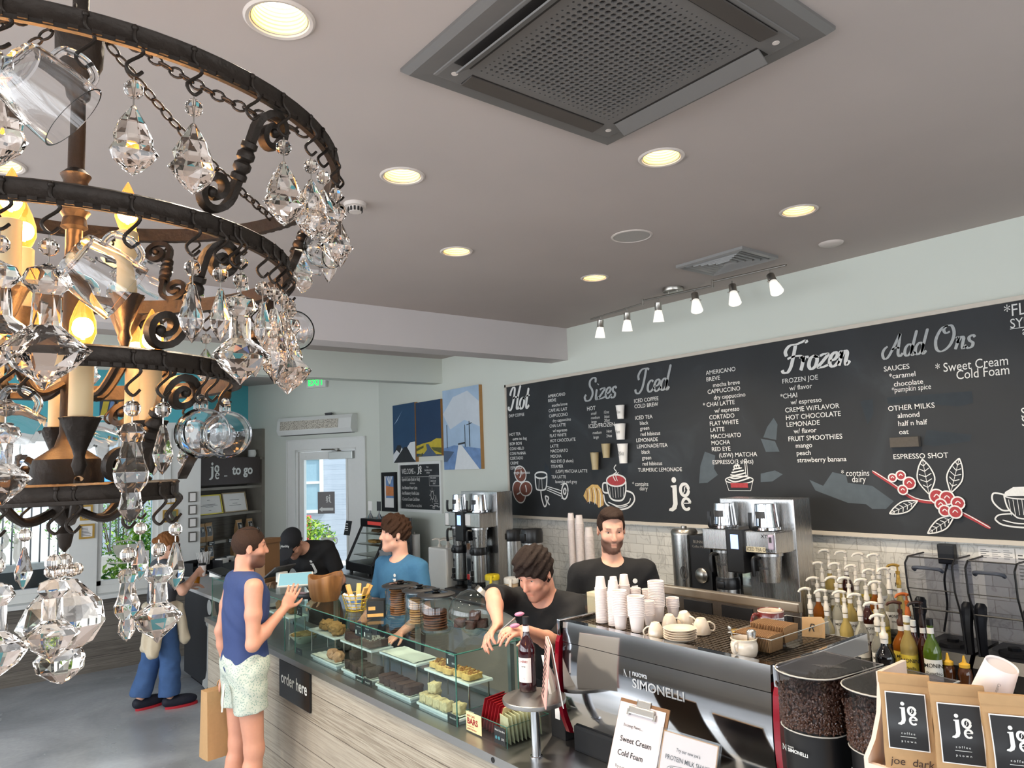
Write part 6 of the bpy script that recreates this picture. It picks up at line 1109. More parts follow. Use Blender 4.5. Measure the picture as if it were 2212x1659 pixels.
# clipboard and small sign in front of the machine
cp = thing('clipboard', 'brown clipboard with a Sweet Cream Cold Foam notice leaning on the machine', 'clipboard', (1.88, 1.815, LZ+.003), -pi/2, None, (R_(-24), 0, -pi/2+R_(4))); w, hC = .215, .345
m = MB(); m.box((0, .004, hC/2), (w, .005, hC), None, .002); m.build('board', mat('hardboard', (120, 84, 52), .6, noise=.15), cp); m = MB(); m.bx((-w/2+.004, -.0015, .01), (w/2-.012, .0, hC-.012)); m.build('sheet', mat('sheet_white', (208, 198, 200), .45, noise=.02), cp)
m = MB(); m.bx((-.055, -.012, hC-.045), (.055, -.002, hC-.018), None, .004); m.bx((-.062, -.01, hC-.05), (-.05, -.001, hC-.03)); m.bx((.05, -.01, hC-.05), (.062, -.001, hC-.03)); m.bx((-.03, -.005, hC-.02), (.03, .003, hC+.008), None, .004); m.build('clip', nickel, cp)
m = MB()
for s_, x, z, k in (('Exciting News....', -.07, .255, .010), ('Sweet Cream', -.074, .205, .019), ('Cold Foam', -.074, .16, .019), ('Try it on any iced drink', -.074, .12, .009)): m.text(s_, k, (x, -.0022, z), (1, 0, 0), (0, 0, 1), bold=.008 if k > .015 else 0, sx=.95)
m.build('notice_lettering', black_m, cp)
sp = thing('sign_holder', 'acrylic holder with a PROTEIN MILK SHAKE notice beside the clipboard', 'sign', (1.87, 1.585, LZ+.005), -pi/2, None, (R_(-20), 0, -pi/2+R_(3))); w, hC = .205, .285
m = MB(); m.bx((-w/2-.012, -.001, 0), (w/2+.012, .001, hC+.01)); m.bx((-w/2-.012, .009, 0), (w/2+.012, .011, hC+.01)); m.build('acrylic_holder', acrylic, sp); m = MB(); m.bx((-w/2, .003, .006), (w/2, .007, hC)); m.build('sheet', mat('sheet_white', (208, 198, 200)), sp)
m = MB(); m.bx((-w/2-.003, .0025, 0), (-w/2, .0075, hC+.003)); m.bx((w/2, .0025, 0), (w/2+.003, .0075, hC+.003)); m.bx((-w/2, .0025, hC), (w/2, .0075, hC+.003)); m.build('wood_backing', wood_y, sp)
m = MB()
for s_, z, k in (("Try our new joe's", .235, .011), ('PROTEIN MILK SHAKE', .205, .015), ('$8.25 (16oz) Base price', .175, .011), ('-Blended/Frozen Milk of choice', .15, .011), ('-Scoop of protein powder', .125, .011)): m.text(s_, k, (0, .0022, z), (1, 0, 0), (0, 0, 1), align='CENTER', sx=.85, bold=.006)
m.ribbon(ell(0, .18, .072, .013), .0014, (0, .0024, 0), (1, 0, 0), (0, 0, 1)); m.build('notice_lettering', black_m, sp)
t = thing('black_unit', 'black upright box with a white sticker behind the round stand pole', 'appliance', (2.16, 2.44, LZ)); m = MB(); m.bx((0, -.03, 0), (.12, .06, .28), None, .006); m.build('casing', black_m, t); m = MB(); m.bx((-.001, -.0, .08), (0, .03, .14)); m.build('sticker', paper_w, t)
# knock box / drip grate at the machine's left end
t = thing('slatted_rack', 'dark slatted drainer at the left end of the espresso machine', 'rack', (2.34, 2.42, LZ)); m = MB(); m.bx((0, 0, 0), (.28, .2, .03)); m.build('base', dark_grey, t)
for i in range(9): m = MB(); m.box((.14, .02+.02*i, .06), (.26, .006, .06)); m.build('slat', nickel if i % 2 else black_m, t)
# grinders with bean hoppers
bean_m = mat('coffee_bean', (62, 36, 24), .3, noise=.35, nscale=40, coat=.3); hop = clear_glass('hopper_clear', (226, 222, 222)); hoplid = clear_glass('hopper_lid', (196, 192, 196), 1., 1.55, .22)
def grinder(label, p, rz, s=1.):
    t = thing('coffee_grinder', label, 'grinder', p, rz, 'coffee grinders'); H = 1.505-LZ; w, Lg = .095*s, .285*s
    def dshape(k, z): # rounded front at -x, straight sides, flat rear
        pts = [(Lg*.5*k, -w*k, z), (Lg*.5*k, w*k, z)]
        for i in range(13): a = pi/2+pi*i/12; pts.append((-Lg*.5*k*.45+Lg*.55*k*.5*1.0*cos(a)*1.0, w*k*sin(a), z))
        return [V(*q) for q in pts]
    m = MB(); m.loft([dshape(.88, 0), dshape(.9, .02), dshape(.93, H-.17), dshape(.96, H-.155)]); b = m.build('body', black_p, t, 35)
    m = MB(); m.loft([dshape(.965, H-.155), dshape(1, H-.008)], cap=False); hp = m.build('hopper', hop, t, 35)
    m = MB(); m.loft([dshape(1.0, H-.008), dshape(1.02, H-.006), dshape(1.02, H), dshape(.99, H+.003)]); l = m.build('hopper_lid', hoplid, t, 35)
    m = MB(); m.tube(dshape(1.02, H), .0022, 6, closed=True); m.tube(dshape(.97, H-.156), .002, 6, closed=True); m.build('hopper_rim', mat('acrylic_edge', (190, 186, 178), .15), hp)
    m = MB(); rnd = random.Random(7); m.loft([dshape(.93, H-.15), dshape(.94, H-.055)])
    for i in range(1500):
        k = rnd.random()
        if k < .72: # against the wall
            P = dshape(.955, 0); j = rnd.randrange(len(P)); q = P[j].lerp(P[(j+1) % len(P)], rnd.random()); q.z = H-.148+rnd.random()*.10
        else: q = V(rnd.uniform(-.9, .9)*Lg*.5, rnd.uniform(-.85, .85)*w, H-.052+rnd.uniform(0, .01))
        if q.x < -Lg*.42 and k >= .72: continue
        m.sph(q, .0058, 6, (1.25, .8, .6), Euler((rnd.uniform(0, 6), rnd.uniform(0, 6), rnd.uniform(0, 6))).to_matrix())
    o = m.build('coffee_beans', bean_m, t, True); o['kind'] = 'stuff'
    m = MB(); o_ = V(-Lg*.5*.93*.999, w*.35, H-.20); ax = V(0, -1, 0); o_ = V(-Lg*.478, .05*s, H-.215)
    m.ribbon([(-.0, 0), (0, .016), (.010, 0), (.010, .016)], .003, o_, ax, (0, 0, 1)); m.text('nuova', .006, o_+ax*.016+V(0, 0, .012), ax, (0, 0, 1)); m.text('SIMONELLI', .010, o_+ax*.016, ax, (0, 0, 1), bold=.02); m.build('badge_lettering', white, t)
    m = MB(); [m.text(s_, .006, V(x, y, H+.0032), (.62, -.78, 0), (.78, .62, 0)) for s_, x, y in (('COFFEE BEANS ONLY', -.02, .02), ('KEEP LID CLOSED', -.02, .006), ('DO NOT OVERFILL', -.02, -.008))]; m.build('lid_lettering', mat('lid_print', (112, 108, 108), .6), l)
grinder('black coffee grinder with a full bean hopper, left of the pair', (2.065, 1.165, LZ), R_(-7)); grinder('black coffee grinder with bean hopper behind the coffee bags, right of the pair', (2.045, .955, LZ), R_(-7))
# organiser with the big coffee bags
og = thing('bag_organiser', 'cream plastic organiser with curved side holding the large coffee bags', 'organiser', (1.70, .86, LZ)); crm = mat('cream_plastic', (228, 206, 190), .4)
zb = 1.405-LZ
m = MB(); m.bx((.0, -.62, zb-.012), (.22, 0, zb)); m.build('shelf', crm, og); m = MB(); m.bx((.02, -.60, 0), (.2, -.02, zb-.012)); m.build('pedestal', crm, og); m = MB(); m.bx((-.012, -.62, zb-.012), (0, .0, zb+.02)); m.build('front_lip', crm, og)
for y in (0, -.63): m = MB(); m.poly([(-.012, y, zb-.012), (-.012, y, zb+.03), (.03, y, zb+.06), (.065, y, zb+.11), (.08, y, zb+.17), (.08, y, zb+.2), (.22, y, zb+.2), (.22, y, zb-.012)], (0, .01, 0)); m.build('side_panel', crm, og)
m = MB(); m.bx((.125, -.62, zb), (.132, 0, zb+.10)); m.bx((.125, -.62, zb+.09), (.22, 0, zb+.10)); m.build('divider', crm, og)
def bigbag(label, px, py, pytop, w, rz, dark):
    p = V(1.745, 0, 0); q = onz(px, py, 1.405); t = thing('large_coffee_bag', label, 'coffee bag', (1.744, q.y*1.744/q.x, 1.407), rz, 'large coffee bags in the organiser'); coffee_bag_meshes(w, .062, .215, t, big=True)
    m = MB(); m.text(dark, .017, (-w*.40, -.0345, .028), (1, 0, 0), (0, 0, 1), shear=.15); m.build('handwriting', mat('marker', (60, 44, 40), .8), t); return t
bigbag('large kraft coffee bag with black emblem label, leftmost of the three', 1968, 1648, 1440, .1, R_(-66), 'joe  dark'); bigbag('large kraft coffee bag with lower label, middle of the three', 2082, 1664, 1455, .1, R_(-64), 'joe  dark'); bigbag('large kraft coffee bag cut by the right edge of the photo', 2196, 1680, 1452, .1, R_(-62), 'joe  dark')
for px, py, lab, rx in ((2112, 1452, 'large white paper cup tilted in the organiser behind the coffee bags', R_(24)), (2232, 1462, 'large white paper cup at the right edge behind the coffee bags', R_(20))):
    q = onx(px, py, 1.86); t = thing('large_paper_cup', lab, 'cup', (1.87, q.y*1.87/1.86, 1.528), 0, None, (rx, R_(-6), 0)); r, H = .041, .135; m = MB(); m.lathe([(0, 0), (r, 0), (r*1.02, .004), (r*.8, H-.002), (r*.78, H), (r*.74, H-.004), (0, H-.004)], 28); m.build('cup_body', cupm, t, True); m = MB(); a = R_(-150); m.text('Caution: Contents Hot', .006, (-r*.93, -.012, .11), (.12, 0, -1), (0, -1, 0)); m.build('cup_lettering', mat('pen_grey', (120, 116, 112)), t)
ct_ = MB(); ct_.bx((-.20, CY0-yo, 0), (.0, .92-yo, LZ-.0), None, .004); ct_.build('front_extension', counter_wood, ct)
# ------------------------------------------------------------------ back counter along the menu wall
BZ, BXF = .92, 3.82
bc_ = thing('back_counter', 'steel topped back counter along the tiled wall', 'counter', (BXF, 3.4, 0)); m = MB(); m.bx((.03, -4.0, .0), (XW-BXF-.014, 5.3, BZ-.03)); m.build('cabinet', mat('cabinet_white', (190, 188, 182), .5), bc_); m = MB(); m.bx((0, -4.0, BZ-.03), (XW-BXF-.014, 5.32, BZ), None, .006); m.build('worktop', steel_x, bc_)
blackd = mat('server_black', (28, 28, 30), .3, noise=.1)
def server(t, p, r, H, name='server'):
    """insulated coffee server: steel body, black lid and base, tap on the -x side"""
    x, y, z = p; m = MB(); m.lathe([(r, H*.22), (r, H*.82)], 32, p); b = m.build(name, steel, t, True)
    m = MB(); m.lathe([(r*1.01, H*.82), (r*1.03, H*.84), (r*1.03, H*.95), (r*.95, H), (0, H)], 32, p); m.box((x-r*1.0, y, z+H*.9), (r*.3, r*.7, H*.1), None, .008); m.build('lid', blackd, b, 40)
    m = MB(); m.lathe([(0, 0), (r*.8, 0), (r*.8, H*.05), (r*.5, H*.08), (r*.5, H*.16), (r*1.02, H*.18), (r*1.02, H*.22)], 32, p); m.build('base', blackd, b, 40)
    m = MB(); m.box((x-r*1.08, y, z+H*.3), (r*.35, r*.4, H*.1), None, .006); m.tube([(x-r*1.2, y, z+H*.3), (x-r*1.35, y, z+H*.24)], .012, 8); m.box((x-r*1.15, y, z+H*.42), (.015, .025, H*.12), None, .004); m.build('tap', blackd, b, 40)
    m = MB(); m.cyl((x-r*1.003, y, z+H*.66), (x-r*.99, y, z+H*.66), .012, n=12); m.box((x-r*1.0, y, z+H*.6), (.004, .006, H*.2)); m.build('gauge', black_p, b)
def funnel(t, p, r, H, name='brew_basket', flip=1, handle=1):
    x, y, z = p; m = MB(); pr = [(r*1.12, 0), (r*1.12, H*.1), (r, H*.12), (r*.84, H), (r*.8, H*1.01), (0, H*1.01)]
    if flip < 0: pr = [(a, H-b) for a, b in pr]
    m.lathe(pr, 32, p); b = m.build(name, chrome if flip > 0 else steel, t, 40)
    m = MB(); zz = z+(H*.1 if flip > 0 else H*.85); s_ = 1 if flip > 0 else -1
    m.tube(catmull([(x-r*1.05, y+.02, zz), (x-r*1.5, y+.035, zz), (x-r*1.6, y+.035, zz+s_*H*.3), (x-r*1.55, y+.035, zz+s_*H*.6)], 5), .012, 8); m.build('handle', black_p, b, True)
    m = MB(); n = 6; vs = []
    for i in range(n+1):
        a = pi+R_(-28)+R_(56)*i/n; k = (r*.93 if flip > 0 else r*.93)*1.01; vs += [(x+k*cos(a), y+k*sin(a), z+H*.45), (x+k*.985*cos(a), y+k*.985*sin(a), z+H*.72)]
    m.add(vs, [(2*i, 2*i+2, 2*i+3, 2*i+1) for i in range(n)]); m.build('warning_label', dark_grey, b)
rB = .076
def brewer(label, y0, y1, x0, x1, z1, zb, left_tape, servers, lcd=True):
    """twin coffee brewer: tall rear cabinet, two brew heads, control column, servers below"""
    t = thing('coffee_brewer', label, 'coffee brewer', (x0, y0, BZ), 0, 'twin coffee brewers'); W_ = y0-y1; D = x1-x0; H = z1-BZ; P = lambda a, b, z: (a*D, -b*W_, z*H)
    m = MB(); m.bx(P(.55, 0, 0), P(1, 1, 1), None, .006); m.build('rear_cabinet', steel, t)
    m = MB(); m.bx(P(.0, 0.0, 0), P(.55, 1, .035), None, .004); m.build('base_tray', dark_grey, t)
    for b0, b1 in ((.0, .40), (.56, .98)): m = MB(); m.bx(P(.06, b0, .66), P(.56, b1, .80), None, .008); hd = m.build('brew_head', steel, t)
    m = MB(); m.bx(P(.0, .36, .52), P(.56, .585, .81), None, .01); c = m.build('control_column', blackd, t)
    m = MB(); m.bx(P(-.006, .43, .68), P(.0, .53, .775)); m.build('display', mat('lcd_blue', (150, 180, 235), .3, emit=(140, 175, 240), estr=1.2, noise=.02), c)
    m = MB(); m.bx(P(.25, .42, .0), P(.55, .53, .52)); m.build('column_panel', chrome, t)
    m = MB(); m.box(V(*P(.24, .475, .16)), (.012, .05, .05), None, .004); m.build('power_switch', mat('switch_red', (190, 36, 34), .4), c)
    for b in (.2, .76): funnel(t, P(.30, b, .805), rB, H*.17)
    funnel(t, P(.28, .77, .465), rB, H*.19, flip=-1); funnel(t, P(.28, .2, .465), rB, H*.19, flip=-1)
    for b in servers: server(t, V(*P(.28, b, .035)), rB, H*.43)
    return t, P
br2, P2 = brewer('large steel twin coffee brewer with iced tea tape, in front of the menu board middle', 3.0, 2.46, 3.94, 4.37, 1.845, 0, True, (.2,))
m = MB(); m.bx(P2(.055, .60, .665), P2(.06, .85, .70)); tp = m.build('masking_tape', mat('tape', (196, 186, 160), .7), br2); m = MB(); m.text('ICED TEA ONLY', .022, V(*P2(.053, .61, .673)), AX_Y, AX_Z, sx=.8); m.build('tape_lettering', black_m, tp)
m = MB(); m.bx(P2(.02, .90, .69), P2(.06, .965, .785), None, .01); tm_ = m.build('kitchen_timer', mat('timer_lilac', (176, 164, 184), .5), br2); m = MB(); m.bx(P2(.018, .915, .735), P2(.02, .95, .77)); m.build('timer_screen', dark_grey, tm_)
m = MB(); m.text('XTS', .022, V(*P2(.058, .80, .76)), AX_Y, AX_Z, bold=.01); m.build('badge', dark_grey, br2)
br1, P1 = brewer('steel twin coffee brewer at the far end beside the person in the blue tee', onx(957, 1150, 3.95).y, onx(1033, 1150, 3.95).y, 3.95, 3.95*(onx(1109, 1150, 4).x/onx(1109, 1150, 4).y)/(onx(1033, 1150, 4).x/onx(1033, 1150, 4).y), 1.87, 0, False, (.2, .72))
m = MB(); m.bx(P1(.055, .02, .67), P1(.06, .12, .79)); m.bx(P1(.055, .60, .68), P1(.06, .74, .79)); m.bx(P1(.12, .62, .14), P1(.125, .76, .23)); m.build('paper_note', paper_w, br1)
for px, lab in ((1112, 'steel coffee server with black lid, left of a pair beside the far brewer'), (1153, 'steel coffee server with black lid, right of a pair beside the far brewer')):
    X_ = 4.12 if px > 1130 else 4.38; p = onx(px, 1270, X_); t = thing('coffee_server', lab, 'coffee server', (X_, p.y, BZ), 0, 'steel coffee servers'); r = wpx(48, (X_, p.y, 1.2))/2; server(t, V(0, 0, 0), r, zof(px, 1143, (X_, p.y))-BZ, 'server_body')
# tea urn, mill
p = onx(1492, 1300, 4.15); t = thing('tea_urn', 'tall cylindrical steel urn with black tap left of the near brewer', 'urn', (4.15, p.y+.02, BZ)); r = wpx(56, (4.15, p.y, 1.3))/2; H = zof(1492, 1143, p)-BZ
m = MB(); m.lathe([(0, .0), (r*.95, 0), (r*.95, .03), (r, .05), (r, H*.96), (0, H*.96)], 36); m.build('urn_body', steel, t, 40); m = MB(); m.lathe([(r*1.03, H*.95), (r*1.03, H*.975), (r*.9, H), (.02, H*1.01), (.02, H*1.03), (0, H*1.03)], 36); m.build('lid', nickel, t, 40)
m = MB(); m.tube([(-r, .0, .12), (-r-.07, .03, .12)], .014, 8); m.box((-r-.075, .03, .15), (.03, .035, .09), None, .006); m.box((-r-.09, .03, .21), (.02, .025, .05), Euler((0, R_(30), 0)), .005); m.build('tap', black_p, t, 40)
m = MB(); m.tube(catmull([(-r*.9, -.06, H*.7), (-r*1.1, -.07, H*.62), (-r*1.1, -.05, H*.55), (-r*1.0, -.07, H*.35)], 5), .004, 6); m.tube([(-r*1.12+.0, -.06+.03*cos(a*pi/8), H*.6+.045*sin(a*pi/8)) for a in range(16)], .004, 6, closed=True); m.build('strainer', dark_grey, t)
p = onx(1537, 1330, 4.0); t = thing('coffee_mill', 'black upright coffee mill between the urn and the near brewer', 'grinder', (4.06, 3.10, BZ)); m = MB(); m.bx((0, -.085, 0), (.26, .085, .68), None, .01); m.build('casing', blackd, t); m = MB(); m.lathe([(.045, 0), (.05, .015), (.03, .03), (0, .03)], 20, (0, -.01, .42), frame((-1, 0, 0))); m.build('dial', nickel, t, True); m = MB(); m.text('BUNN', .02, (-.001, .05, .63), AX_Y, AX_Z, bold=.01); m.text('Coffee Mill', .016, (-.001, .06, .60), AX_Y, AX_Z); m.build('front_lettering', mat('pen_grey', (120, 116, 112)), t); m = MB(); m.cyl((-.06, 0, .12), (-.06, 0, .02), .03); m.bx((-.1, -.06, .0), (0, .06, .02)); m.build('spout', nickel, t)
# wall cup stacks behind the standing barista
for px, pyb, pyt, w, n in ((1239, 1248, 1107, 16, 0), (1257, 1250, 1112, 19, 1), (1277, 1250, 1139, 20, 2)):
    P = onx(px, pyb, 4.45); stack(px, 1300, pyt, w, 1, 0, .0085, '%s white cup stack by the tiles left of the upright person' % ('tallest, leftmost', 'middle', 'shortest, rightmost')[n], 'cup stack by the tiles, %d' % (n+1), V(P.x, P.y, BZ+.06))
t = thing('cup_caddy', 'black caddy holding the tall cup stacks by the tiles', 'caddy', (4.45, onx(1258, 1250, 4.45).y, BZ)); m = MB(); m.bx((-.06, -.17, 0), (.06, .17, .058), None, .004); m.build('caddy_body', black_m, t)
# pitchers
def pitcher(label, px, H, r, bodym, lidm, X=3.9, cat='pitcher', name='pitcher'):
    p = onx(px, 1300, X); t = thing(name, label, cat, (X, p.y, BZ)); m = MB(); m.lathe([(0, 0), (r*.86, 0), (r, H*.9), (r*1.04, H), (r*.98, H), (r*.92, H*.88), (r*.8, .008), (0, .008)], 24); m.tube(catmull([(-r*.6, -r*.75, H*.85), (-r*1.2, -r*1.3, H*.8), (-r*1.2, -r*1.25, H*.3), (-r*.55, -r*.7, H*.25)], 5), .012, 8); m.build('pitcher_body', bodym, t, True)
    if lidm: m = MB(); m.lathe([(r*1.06, H*.86), (r*1.08, H*1.0), (r*.95, H*1.05), (0, H*1.05)], 24); m.tube(catmull([(-r*.6, -r*.8, H*1.0), (-r*1.3, -r*1.4, H*.95), (-r*1.3, -r*1.35, H*.4)], 5), .013, 8); m.build('lid', lidm, t, True)
    return t
pitcher('clear pitcher with bright yellow lid behind the person leaning over', 1065, .235, .062, mat('cloudy_plastic', (206, 208, 196), .3, trans=.4), mat('yellow_lid', (226, 204, 36), .4)); pitcher('beige plastic tub beside the yellow lidded pitcher', 1106, .235, .06, mat('beige_tub', (214, 190, 160), .4), plastic_w, cat='tub', name='tub'); pitcher('second beige tub behind the person leaning over', 1142, .23, .055, mat('beige_tub', (214, 190, 160)), None, 3.9, 'tub', 'tub')
p = onx(1400, 1290, 4.4); t = thing('paper_roll', 'white receipt roll holder on the back counter right of the upright person', 'holder', (4.4, p.y, BZ)); m = MB(); m.lathe([(0, 0), (.05, 0), (.048, .2), (0, .21)], 24); m.build('roll', white, t, True); m = MB(); m.tube([(0, 0, .2), (0, 0, .26)], .005); m.tube([(0, .022*cos(a*pi/8), .28+.022*sin(a*pi/8)) for a in range(16)], .004, 6, closed=True); m.build('ring', nickel, t)
# syrup rack with pump bottles
rk = thing('syrup_rack', 'black stepped rack lettered with a syrup brand under the pump bottles', 'rack', (4.02, 2.32, BZ)); 
for i in range(4): m = MB(); m.bx((.15*i, -.37, 0), (.15*i+.15, .13, .035+.055*i)); st_ = m.build('step', black_m, rk)
m = MB(); m.text('MONIN', .035, (-.001, -.02, .004), AX_Y, AX_Z, bold=.015); m.text('MONIN', .035, (-.001, -.22, .004), AX_Y, AX_Z, bold=.015); m.build('rack_lettering', white, rk)
clearb = mat('bottle_clear', (226, 224, 212), .05, trans=.75, noise=0, ior=1.2); lb_w = mat('label_white', (228, 226, 220), .5, noise=.04); lb_y = mat('label_yellow', (216, 190, 70), .5); amber = mat('syrup_amber', (150, 84, 22), .06, trans=.35, ior=1.3, noise=.05); pale = mat('syrup_pale', (222, 196, 120), .05, trans=.6, ior=1.25, noise=0); greeny = mat('syrup_green', (70, 92, 22), .06, coat=.6); darkred = mat('syrup_dark', (52, 16, 12), .06, coat=.6); blacks = mat('syrup_black', (12, 11, 14), .05, coat=.8); pumpw = mat('pump_white', (232, 224, 212), .4, noise=.02)
cB = lambda x, y: (1480+x*.33152, 1030+y*.33152)
rows = [(4.09, 0, [(805, 722), (910, 733), (1030, 742), (1128, 748)]), (4.24, 1, [(855, 652), (980, 662), (1062, 668), (1172, 664), (1262, 688)]), (4.39, 2, [(886, 562), (1000, 592), (1106, 596), (1222, 610), (1322, 614)]), (4.54, 3, [(932, 516), (1042, 520), (1152, 525), (1252, 535)])]
rown = ['front row', 'second row', 'third row', 'back row']; ordn = ['leftmost', 'second', 'third', 'fourth', 'fifth']
liqs = [clearb, clearb, pale, clearb, amber, clearb, pale, darkred]; protoB = {}; kb = 0
for X, r_i, hs_ in rows:
    for j, (cx_, cy_) in enumerate(hs_):
        px, py = cB(cx_, cy_); p = onx(px, py, X); zb_ = BZ+.0375+.055*r_i; Hh = min(.32, max(.24, p.z-.092-zb_)); lq = liqs[kb % 8]; lab = 'clear syrup bottle with white pump, %s in the %s of the rack' % (ordn[j], rown[r_i])
        if lq is not clearb: lab = lab.replace('clear syrup', {pale: 'pale golden syrup', amber: 'amber syrup', darkred: 'dark red syrup'}[lq])
        ang = R_(140+20*((kb*7) % 5)-40); key = (lq.name, kb % 4 == 0)
        if key not in protoB: protoB[key] = bottle('pump_bottle', lab, V(X, p.y, zb_), .037, Hh, lq, pumpw, lb_w if kb % 4 else lb_y, [('MONIN', .36, .05, 0), ('syrup', .26, .04, 0)], pump=R_(-78), group='pump bottles in the syrup rack', rz=math.atan2(p.y, X)+pi+.2)
        else: dup(protoB[key], (X, p.y, zb_), None, lab, scale=(1, 1, Hh/ .30 if False else 1))
        kb += 1
def frontbottle(label, px, pyt, X, r, liq, capm, labm, words, pump=None, cap_h=.03, wrap=1.2, zb_=BZ, Hs=None):
    p = onx(px, pyt, X); Hh = Hs or p.z-zb_; return bottle('syrup_bottle', label, V(X, p.y, zb_), r, Hh, liq, capm, labm, words, pump=pump, cap_h=cap_h, wrap=wrap, rz=math.atan2(p.y, X)+pi)
W_M = [('MONIN', .36, .055, 0), ('Vanilla', .26, .045, 0)]
frontbottle('pale yellow vanilla syrup bottle with white cap and yellow label', 1957, 1331, 3.98, .041, pale, white, lb_y, W_M); frontbottle('dark red syrup bottle between the yellow and green ones', 1971, 1340, 4.11, .036, darkred, white, lb_w, [('MONIN', .36, .055, 0)])
frontbottle('green syrup bottle with black cap and white label', 2007, 1337, 3.96, .042, greeny, black_p, lb_w, [('MONIN', .36, .055, 0), ('Pistachio', .26, .045, 0)]); frontbottle('black syrup jug with tall white pump in front of the rack', 1904, 1318, 3.89, .05, blacks, pumpw, None, [], pump=R_(-66), Hs=.27); frontbottle('caramel jug with brown pump behind the vanilla syrup', 1942, 1300, 4.12, .05, amber, mat('pump_brown', (70, 36, 24), .4), lb_y, [('MONIN', .36, .055, 0)], pump=R_(-80), Hs=.30)
frontbottle('clear syrup bottle with orange pump behind the dark pumps', 1958, 1290, 4.22, .038, clearb, mat('pump_orange', (190, 100, 44), .4), None, [], pump=R_(-60), Hs=.33); frontbottle('dark bottle with dark brown pump left of the blenders', 1986, 1290, 4.03, .036, darkred, mat('pump_dark', (40, 26, 22), .4), None, [], pump=R_(-66), Hs=.33); frontbottle('syrup bottle with gold pump at the back against the tiles', 1936, 1203, 4.64, .036, pale, mat('pump_gold', (190, 150, 70), .3, .6), lb_w, [], pump=R_(-70), Hs=.42); frontbottle('clear syrup bottle with the big white pump at the near end of the front row', 1889, 1285, 3.98, .038, clearb, pumpw, lb_w, [('MONIN', .36, .05, 0)], pump=R_(-66), Hs=.31)
for px, lab in ((2044, 'honey bottle with yellow cap, left of two'), (2079, 'honey bottle with yellow cap, right of two')):
    p = onx(px, 1395, 4.0); t = thing('honey_bottle', lab, 'bottle', (4.0, p.y, BZ), 0, 'honey bottles'); m = MB(); m.lathe([(0, 0), (.032, 0), (.034, .04), (.03, .07), (.033, .10), (.028, .125), (.02, .135), (0, .135)], 20); m.build('bottle_body', mat('honey', (70, 36, 14), .1, coat=.5), t, True); m = MB(); m.lathe([(.024, .135), (.024, .15), (.01, .158), (.007, .175), (.004, .19), (0, .19)], 18); m.build('cap', mat('cap_yellow', (224, 176, 60), .4), t, True)
# jug and metal pitcher near the sleeves
p = onz(1690, 1372, BZ+.0); q = onx(1690, 1350, 3.95); t = thing('milk_jug', 'translucent white plastic jug behind the thermometer mug', 'jug', (3.86, q.y, BZ)); m = MB(); m.lathe([(0, 0), (.07, 0), (.075, .02), (.075, .14), (.05, .2), (.022, .235), (.022, .26), (.025, .262), (.025, .275), (0, .275)], 24); m.build('jug_body', mat('jug_white', (220, 222, 222), .4, trans=.3), t, True)
q = onx(1826, 1400, 3.90); t = thing('steaming_pitcher', 'small steel pitcher beside the black syrup jug', 'pitcher', (3.90, q.y, BZ)); m = MB(); m.lathe([(0, 0), (.045, 0), (.047, .03), (.04, .085), (.042, .1), (.038, .1), (.036, .01), (0, .01)], 24); m.tube(catmull([(-.03, -.035, .085), (-.06, -.065, .08), (-.06, -.06, .03), (-.035, -.035, .02)], 5), .005, 8); m.build('pitcher_body', nickel, t, True)
# blender hoods
def blender(label, y0, y1):
    x0, x1 = 4.14, 4.58; t = thing('blender', label, 'blender', (x0, y0, BZ), 0, 'covered blenders'); W_ = y0-y1; D = x1-x0
    m = MB(); m.loft([[V(a, -b*W_, z) for a, b in ((f, .0), (f, 1), (D, 1), (D, 0))] for f, z in ((0.02, 0), (0, .02), (0, .10), (.05, .15))]); m.build('base', black_p, t, 30)
    m = MB(); m.lathe([(0, .15), (.075, .15), (.07, .165), (.03, .17), (.03, .185), (0, .185)], 8, (.2, -W_/2, 0)); m.build('jar_seat', black_m, t)
    prof = [(.05, .15), (.03, .36), (-.015, .47), (-.02, .6), (.02, .63), (D*.5, .63)]
    m = MB(); out = lambda k: [V(a, b, z) for a, z in prof for b in (k,)]
    n = len(prof); e = .006; vs = [V(a, -.02, z) for a, z in prof]+[V(a, -W_+.02, z) for a, z in prof]; m.add(vs, [(i, i+1, n+i+1, n+i) for i in range(n-1)])
    vs2 = [V(a, -.02, z) for a, z in prof]+[V(D*.5, -.02, .15)]; m.add(vs2, [tuple(range(len(vs2)))]); vs3 = [V(a, -W_+.02, z) for a, z in prof]+[V(D*.5, -W_+.02, .15)]; m.add(vs3, [tuple(range(len(vs3)))[::-1]]); hd = m.build('hood', smoke, t)
    m = MB()
    for k in (-.02, -W_+.02): m.tube([V(a, k, z) for a, z in prof], .005, 6)
    m.tube([V(.03, -.02, .36), V(.03, -W_+.02, .36)], .005, 6); m.tube([V(-.015, -.02, .47), V(-.015, -W_+.02, .47)], .003, 6); m.tube([V(.02, -.02, .63), V(.02, -W_+.02, .63)], .004, 6); m.build('hood_edges', black_p, hd)
    m = MB(); m.tube(catmull([V(-.022, -W_*.25, .57), V(-.05, -W_*.3, .585), V(-.05, -W_*.7, .585), V(-.022, -W_*.75, .57)], 5), .010, 8); m.build('handle', mat('handle_smoke', (66, 70, 80), .2), hd, True)
    for k in (.0, 1.0): m = MB(); yy = -.02 if not k else -W_+.02; m.tube(catmull([V(.10, yy, .10), V(.10, yy, .28), V(.13, yy, .4)], 5), [.022, .024, .024, .024, .026, .026, .028, .03, .03, .03, .02], 8); m.cyl((.12, yy-.02, .34), (.12, yy+.02, .34), .028); m.build('hinge_arm', black_p, t, 40)
    m = MB(); m.bx((D*.5, -W_+.02, .15), (D*.5+.008, -.02, .6)); m.build('rear_panel', smoke, t)
